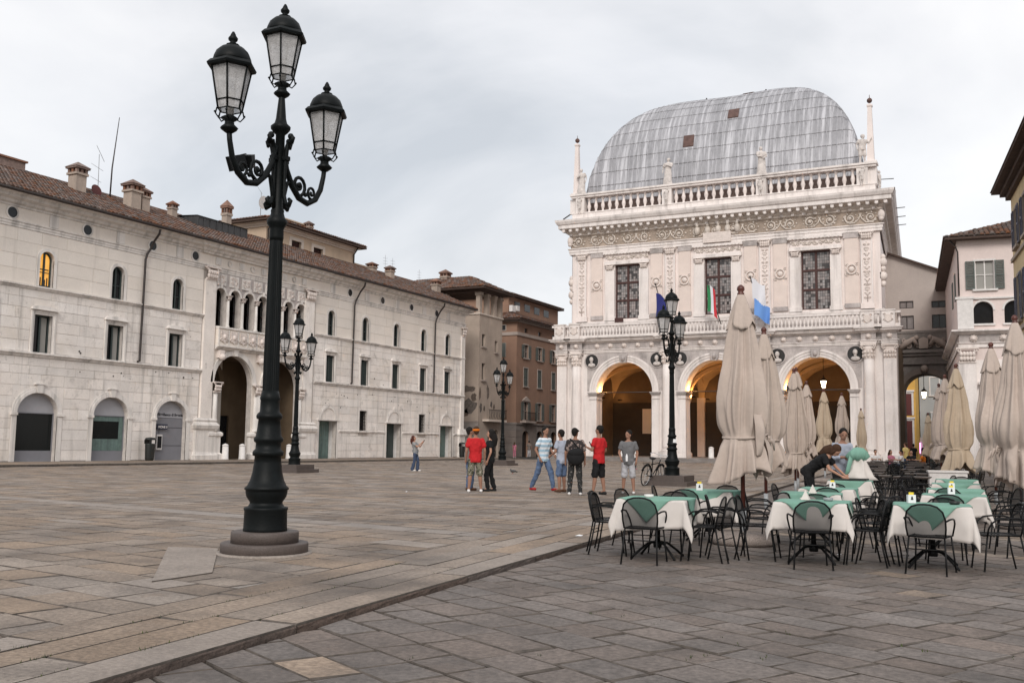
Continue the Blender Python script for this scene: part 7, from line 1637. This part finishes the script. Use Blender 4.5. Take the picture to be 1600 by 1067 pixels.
person('person in pale blue striped T-shirt, jeans and red shoes, legs apart', (-11.8, 25.3, ZP), -18, 1.77, 'stripe', 'denim', False, 'shoe_red', legs={'L': ((-.1, .20, .50), (-.10, .30, .09)), 'R': ((.1, -.12, .50), (.11, -.34, .09))}, arms={'L': ((-.24, .06, 1.13), (-.17, .26, .98)), 'R': ((.27, -.04, 1.13), (.25, .10, .90))}, lean=(0, .06), yaw=-.1, skin='skin_tan', group=G1[1])
person('person in light grey T-shirt and denim shorts reaching towards the striped shirt', (-10.98, 24.75, ZP), 165, 1.68, 'cloth_blueish', 'denim', True, 'shoe_brown', arms={'L': ((-.24, .05, 1.14), (-.16, .30, 1.02)), 'R': ((.23, -.02, 1.12), (.24, .06, .88))}, lean=(0, .04), group=G1[1])
b3 = person('person in dark patterned T-shirt and black cap carrying a black bag, back turned', (-10.08, 23.55, ZP), 112, 1.70, 'floral', 'camo_dark', False, 'shoe_white', hat='cap', yaw=-.5, legs={'L': ((-.12, .02, .49), (-.15, 0, .09)), 'R': ((.12, .02, .49), (.15, 0, .09))}, sleeve=.7, group=G1[1])
person('person in red T-shirt and black shorts holding up a phone, turned left', (-9.66, 24.15, ZP), 165, 1.78, 'cloth_red', 'cloth_black', True, 'shoe_dark', arms={'L': ((-.24, .04, 1.14), (-.20, .26, 1.22)), 'R': ((.25, -.02, 1.13), (.23, .14, .95))}, yaw=.1, legs={'L': ((-.13, .03, .49), (-.17, .06, .09)), 'R': ((.12, .0, .49), (.15, -.06, .09))}, group=G1[1])
person('person in grey T-shirt and pale shorts facing the camera, looking left', (-9.25, 25.25, ZP), -72, 1.68, 'cloth_greyt', 'cloth_lgrey', True, 'shoe_white', yaw=-.75, arms={'R': ((.26, .0, 1.14), (.20, .18, .98)), 'L': ((-.25, -.02, 1.13), (-.22, .08, .90))}, legs={'L': ((-.12, .03, .49), (-.15, .03, .09)), 'R': ((.12, .03, .49), (.15, 0, .09))}, group=G1[1])
person('woman with red hair in flared jeans photographing the square by herself', (-24.4, 38.5, ZP), 12, 1.60, 'bag_grey', 'denim_dark', False, 'shoe_white', 'hair_red', 'skin', arms={'L': ((-.2, .16, 1.22), (-.08, .34, 1.42)), 'R': ((.2, .16, 1.22), (.08, .34, 1.42))}, female=True, longhair=True, lean=(0, -.08), flare=.03, legs={'L': ((-.09, .1, .49), (-.1, .08, .09)), 'R': ((.09, -.02, .49), (.1, -.12, .09))})
# what they carry
def at_local(t, p): return Matrix.Translation(t.location) @ Matrix.Rotation(t.rotation_euler.z, 4, 'Z') @ Vector(p)
bg_ = thing('shoulder_bag', 'large black shoulder bag on the back of the patterned T-shirt', 'bag', b3.location, b3.rotation_euler.z)
mono(bg_, 'pouch', 'cloth_black', lambda b: b.ball((.02, -.20, .98), .21, 14, 8, 1.05, 1.1, .48)); mono(bg_, 'flap', 'cloth_black', lambda b: b.ball((.02, -.235, 1.08), .18, 12, 6, .6, 1.15, .45))
mono(bg_, 'strap', 'cloth_black', lambda b: b.tube([(.17, -.17, 1.05), (.05, -.155, 1.25), (-.10, -.10, 1.415), (-.13, .02, 1.43), (-.05, .13, 1.28), (.12, .14, 1.08), (.2, .05, .98)], .02, 6, False, 1.6))
hb = thing('handbag', 'grey and white handbag on the arm of the photographing woman', 'bag', at_local(bpy.data.objects[[o.name for o in bpy.data.objects if o.get('label', '').startswith('woman with red')][0]], (-.18, -.08, .82)), rad(12-90))
mono(hb, 'bag', 'bag_grey', lambda b: b.ball((0, 0, .1), .15, 12, 8, .8, .5, 1.1)); mono(hb, 'base', 'shoe_white', lambda b: b.ball((0, 0, .02), .13, 12, 6, .4, .5, 1.1)); mono(hb, 'handle', 'cloth_black', lambda b: b.tube([(0, -.1, .2), (0, -.05, .42), (0, .05, .42), (0, .1, .2)], .01, 5))
def phone(p, rz, lb): o = mono(None, 'phone', 'shoe_dark', lambda b: b.cbox(0, 0, 0, .08, .012, .15)); o.location = p; o.rotation_euler = (rad(-25), 0, rz); tag(o, lb, 'phone')
phone((-9.83, 23.98, ZP+1.30), rad(100), 'dark phone held up by the person in red and black'); phone((-24.02, 38.58, ZP+1.36), rad(-78), 'small phone raised by the photographing woman')
o = mono(None, 'water_bottle', 'paper', lambda b: b.lathe([(.03, 0), (.032, .02), (.032, .14), (.015, .18), (.013, .2)], 10)); o.location = (-9.18, 24.93, ZP+.86); tag(o, 'small white bottle in the hand of the person in grey', 'bottle')
# staff and guests on the terrace
person('waiter with dark hair in a pale blue shirt gathering up a tablecloth', (-3.30, 22.0, ZL), -50, 1.76, 'cloth_blueish', 'cloth_black', False, 'shoe_dark', skin='skin_tan', arms={'L': ((-.2, .15, 1.15), (-.06, .34, 1.12)), 'R': ((.22, .12, 1.15), (.12, .36, 1.15))}, pitch=.22, yaw=-.3, sleeve=1.6, group='cafe staff')
person('woman in black with long brown hair bending over a cafe table', (-3.72, 20.7, ZL), -8, 1.68, 'cloth_black', 'cloth_black', False, 'shoe_dark', 'hair_brown', 'skin', arms={'L': ((-.2, .52, 1.0), (-.12, .72, .84)), 'R': ((.2, .50, .96), (.14, .74, .82))}, pitch=.95, female=True, longhair=True, group='cafe staff', hairlen=.0)
tc_ = thing('gathered_tablecloth', 'white and green tablecloth bundled up in the arms of the waiter', 'tablecloth', (-2.88, 21.55, ZL+.70)); tc_.scale = (.8, .8, .95)
def lump(b, prof, seed, amp):
    o = len(b.v); b.lathe(prof, 40); b.v[o:] = [(p[0]*(1+amp*noise.noise((p[0]*5+seed, p[1]*5, p[2]*4))+.12*math.sin(7*math.atan2(p[1], p[0])+seed)), p[1]*(1+amp*noise.noise((p[0]*5, p[1]*5+seed, p[2]*4))+.12*math.sin(7*math.atan2(p[1], p[0])+seed)), p[2]) for p in b.v[o:]]
mono(tc_, 'white_cloth', 'cloth_white', lambda b: lump(b, [(.42, 0), (.36, .08), (.28, .22), (.20, .38), (.12, .5), (.02, .54)], 2, .5)); mono(tc_, 'green_cloth', 'cloth_green', lambda b: lump(b, [(.05, .38), (.17, .42), (.25, .50), (.23, .60), (.12, .68), (.02, .7)], 5, .6)); mono(tc_, 'green_fold', 'cloth_green', lambda b: b.tube([(-.12, -.16, .52), (-.16, -.26, .36), (-.20, -.33, .2), (-.26, -.34, .08)], [.08, .075, .07, .03], 10, False, .6))
o = mono(None, 'tray', 'bin_black', lambda b: (b.box(-.32, .32, -.22, .22, 0, .012), b.box(-.33, .33, -.23, -.215, .0, .03), b.box(-.33, .33, .215, .23, .0, .03))); o.location = (-2.9, 20.55, ZL+TH+.016); tag(o, 'flat black tray on the table the waiter is clearing', 'tray')
SEATL = {'L': ((-.1, .38, .52), (-.1, .40, .09)), 'R': ((.1, .38, .52), (.1, .40, .09))}; SEATA = {'L': ((-.24, .05, .78), (-.1, .28, .80)), 'R': ((.24, .05, .78), (.1, .28, .80))}
for i, (x, y, f, topc, hr, lb) in enumerate(((-6.75, 57.6, -70, 'shoe_white', 'hair_black', 'seated guest in white, leftmost at the far tables'), (-6.0, 58.2, -40, 'cloth_pink', 'hair_brown', 'seated guest with long brown hair at the far tables'), (-5.45, 57.0, 200, 'shoe_white', 'hair_black', 'seated guest in white beside the yellow shirt'), (-5.0, 58.4, -90, 'cloth_black', 'hair_black', 'seated guest in black near the archway'), (-4.35, 57.0, 180, 'orange', 'hair_brown', 'seated guest in orange farthest right at the far tables'))):
    person(lb, (x, y, ZL), f, 1.72, topc, 'denim_dark', False, 'shoe_dark', hr, 'skin', SEATA, SEATL, female=i == 1, longhair=i == 1, seat=True, fine=False, group='guests at the far tables')
    chair(x-.05*math.cos(rad(f)), y-.05*math.sin(rad(f)), f, ('black chair under the leftmost far seated guest', 'black chair under the far guest with brown hair', 'black chair under the guest beside the yellow shirt', 'black chair under the guest in black', 'black chair under the guest in orange')[i])
    if i in (0, 2, 4): table(x+.62*math.cos(rad(f)), y+.62*math.sin(rad(f)), 0, ('bare table before the leftmost far guest', '', 'bare table before the guest beside the yellow shirt', '', 'bare table before the guest in orange')[i])
person('person in a yellow shirt standing among the far tables', (-5.75, 63.5, ZL), 150, 1.75, 'cloth_yellow', 'denim_dark', False, 'shoe_dark', 'hair_brown', 'skin', fine=False, group='people beyond the terrace')
person('person in bright blue by the loggia behind the waiter', (-9.05, 63.0, ZP), 60, 1.72, 'flag_sky', 'denim_dark', False, 'shoe_dark', 'hair_black', 'skin', fine=False, group='people beyond the terrace')
person('left one of two dark figures walking in the small archway', (-7.0, 84, ZL), 80, 1.78, 'cloth_black', 'denim_dark', False, 'shoe_dark', fine=False, group='people beyond the terrace')
person('right one of two dark figures walking in the small archway', (-6.35, 86, ZL), 95, 1.82, 'cloth_black', 'cloth_black', False, 'shoe_dark', fine=False, group='people beyond the terrace')
person('person in dark green standing by the gallery house door', (-41.9, 79.0, ZP), -20, 1.72, 'shutter_green', 'cloth_taupe', False, 'shoe_dark', fine=False, group='people near the side street')
person('person in pink walking in front of the brown house', (-43.2, 86.0, ZP), 90, 1.5, 'cloth_pink', 'cloth_pink', False, 'shoe_white', 'hair_brown', 'skin', female=True, longhair=True, fine=False, group='people near the side street')
person('person in pale clothes walking right of the one in pink', (-42.6, 88.0, ZP), 100, 1.65, 'cloth_taupe', 'cloth_lgrey', False, 'shoe_dark', fine=False, group='people near the side street')
person('child in a white patterned top walking behind the person in grey', (-18.6, 51.8, ZP), 40, 1.22, 'shoe_white', 'cloth_black', False, 'cloth_pink', 'hair_brown', 'skin', female=True, fine=False, group='people near the side street')
person('person in brown leaning against the pilaster inside the left portal arch', (-44.35, 46.35, .21), 25, 1.62, 'cloth_brown', 'cloth_brown', False, 'shoe_dark', 'hair_brown', 'skin_tan', fine=False, legs={'L': ((-.1, .18, .5), (-.1, .1, .09)), 'R': ((.1, 0, .49), (.1, -.02, .09))}, group='people near the palace')
# pigeons
def pigeon(x, y, f, lb):
    t = thing('pigeon', lb, 'pigeon', (x, y, ZP), rad(f-90), 'pigeons on the square')
    mono(t, 'body', 'attic_metal', lambda b: (b.ball((0, 0, .12), .075, 12, 8, .85, .85, 1.6), b.ball((0, .10, .185), .035, 10, 6, 1, .9, 1), b.tube([(0, .07, .13), (0, .10, .18)], [.045, .028], 8), b.tube([(0, .13, .185), (0, .155, .178)], [.010, .003], 5))); mono(t, 'tail', 'bin_black', lambda b: b.tube([(0, -.09, .11), (0, -.2, .085)], [.035, .025], 6, False, 1.3))
    for s in (-1, 1): mono(t, 'wing', 'attic_metal', lambda b: b.ball((s*.055, -.03, .125), .06, 10, 6, .7, .35, 1.9)); mono(t, 'leg', 'shoe_red', lambda b: (b.tube([(s*.025, .01, .08), (s*.025, .015, .0)], .006, 4), b.tube([(s*.025, -.01, .004), (s*.025, .04, .004)], .006, 4)))
pigeon(-19.5, 38.7, 200, 'dark pigeon on the paving left of the standing young men')
# stone statues on the attic of the loggia
sp = [('statue of a robed figure on the left end of the loggia balustrade', {'R': ((.22, .08, 1.15), (.05, .2, 1.2))}), ('robed stone statue second from the left on the loggia roof edge', {'L': ((-.2, .12, 1.15), (0, .2, 1.25))}), ('broad robed stone statue third from the left on the loggia roof edge', {'R': ((.2, .12, 1.12), (.02, .2, 1.1)), 'L': ((-.22, .06, 1.12), (-.1, .2, 1.0))}), ('bare-chested stone statue beside the right obelisk on the loggia', {'L': ((-.3, .05, 1.2), (-.36, .15, 1.42))})]
for i, (x, z) in enumerate(zip(ST, (23.78,)*4)):
    person(sp[i][0], (-21.75+x, LY+.22, z), -95+i*12, 2.4, stone='statue', arms=sp[i][1], robe=i < 3, yaw=(.4, -.3, .2, .5)[i], lean=((.03, -.02, .02, -.04)[i], 0), group='statues on the loggia roof edge', name='statue').scale = (1.25, 1.25, 1)
    t = person('carved figure bearing the rail below statue %s from the left' % ('first', 'second', 'third', 'fourth')[i], (-21.75+x, LY-.30, 22.0), -90, 1.45, stone='statue', arms={'L': ((-.3, .0, 1.5), (-.12, .02, 1.72)), 'R': ((.3, .0, 1.25), (.2, .12, 1.0))}, lean=(.05*(-1)**i, 0), legs={'L': ((-.1, .08, .5), (-.08, .0, .09)), 'R': ((.1, .0, .5), (.12, 0, .09))}, group='carved bearers of the loggia balustrade', name='carved_bearer')
person('carved stone figure at the right corner of the loggia balustrade, in profile', (-21.75+13.05, LY+1.0, 21.55), 0, 1.75, stone='statue', group='carved bearers of the loggia balustrade', name='carved_bearer')
flush_jobs()
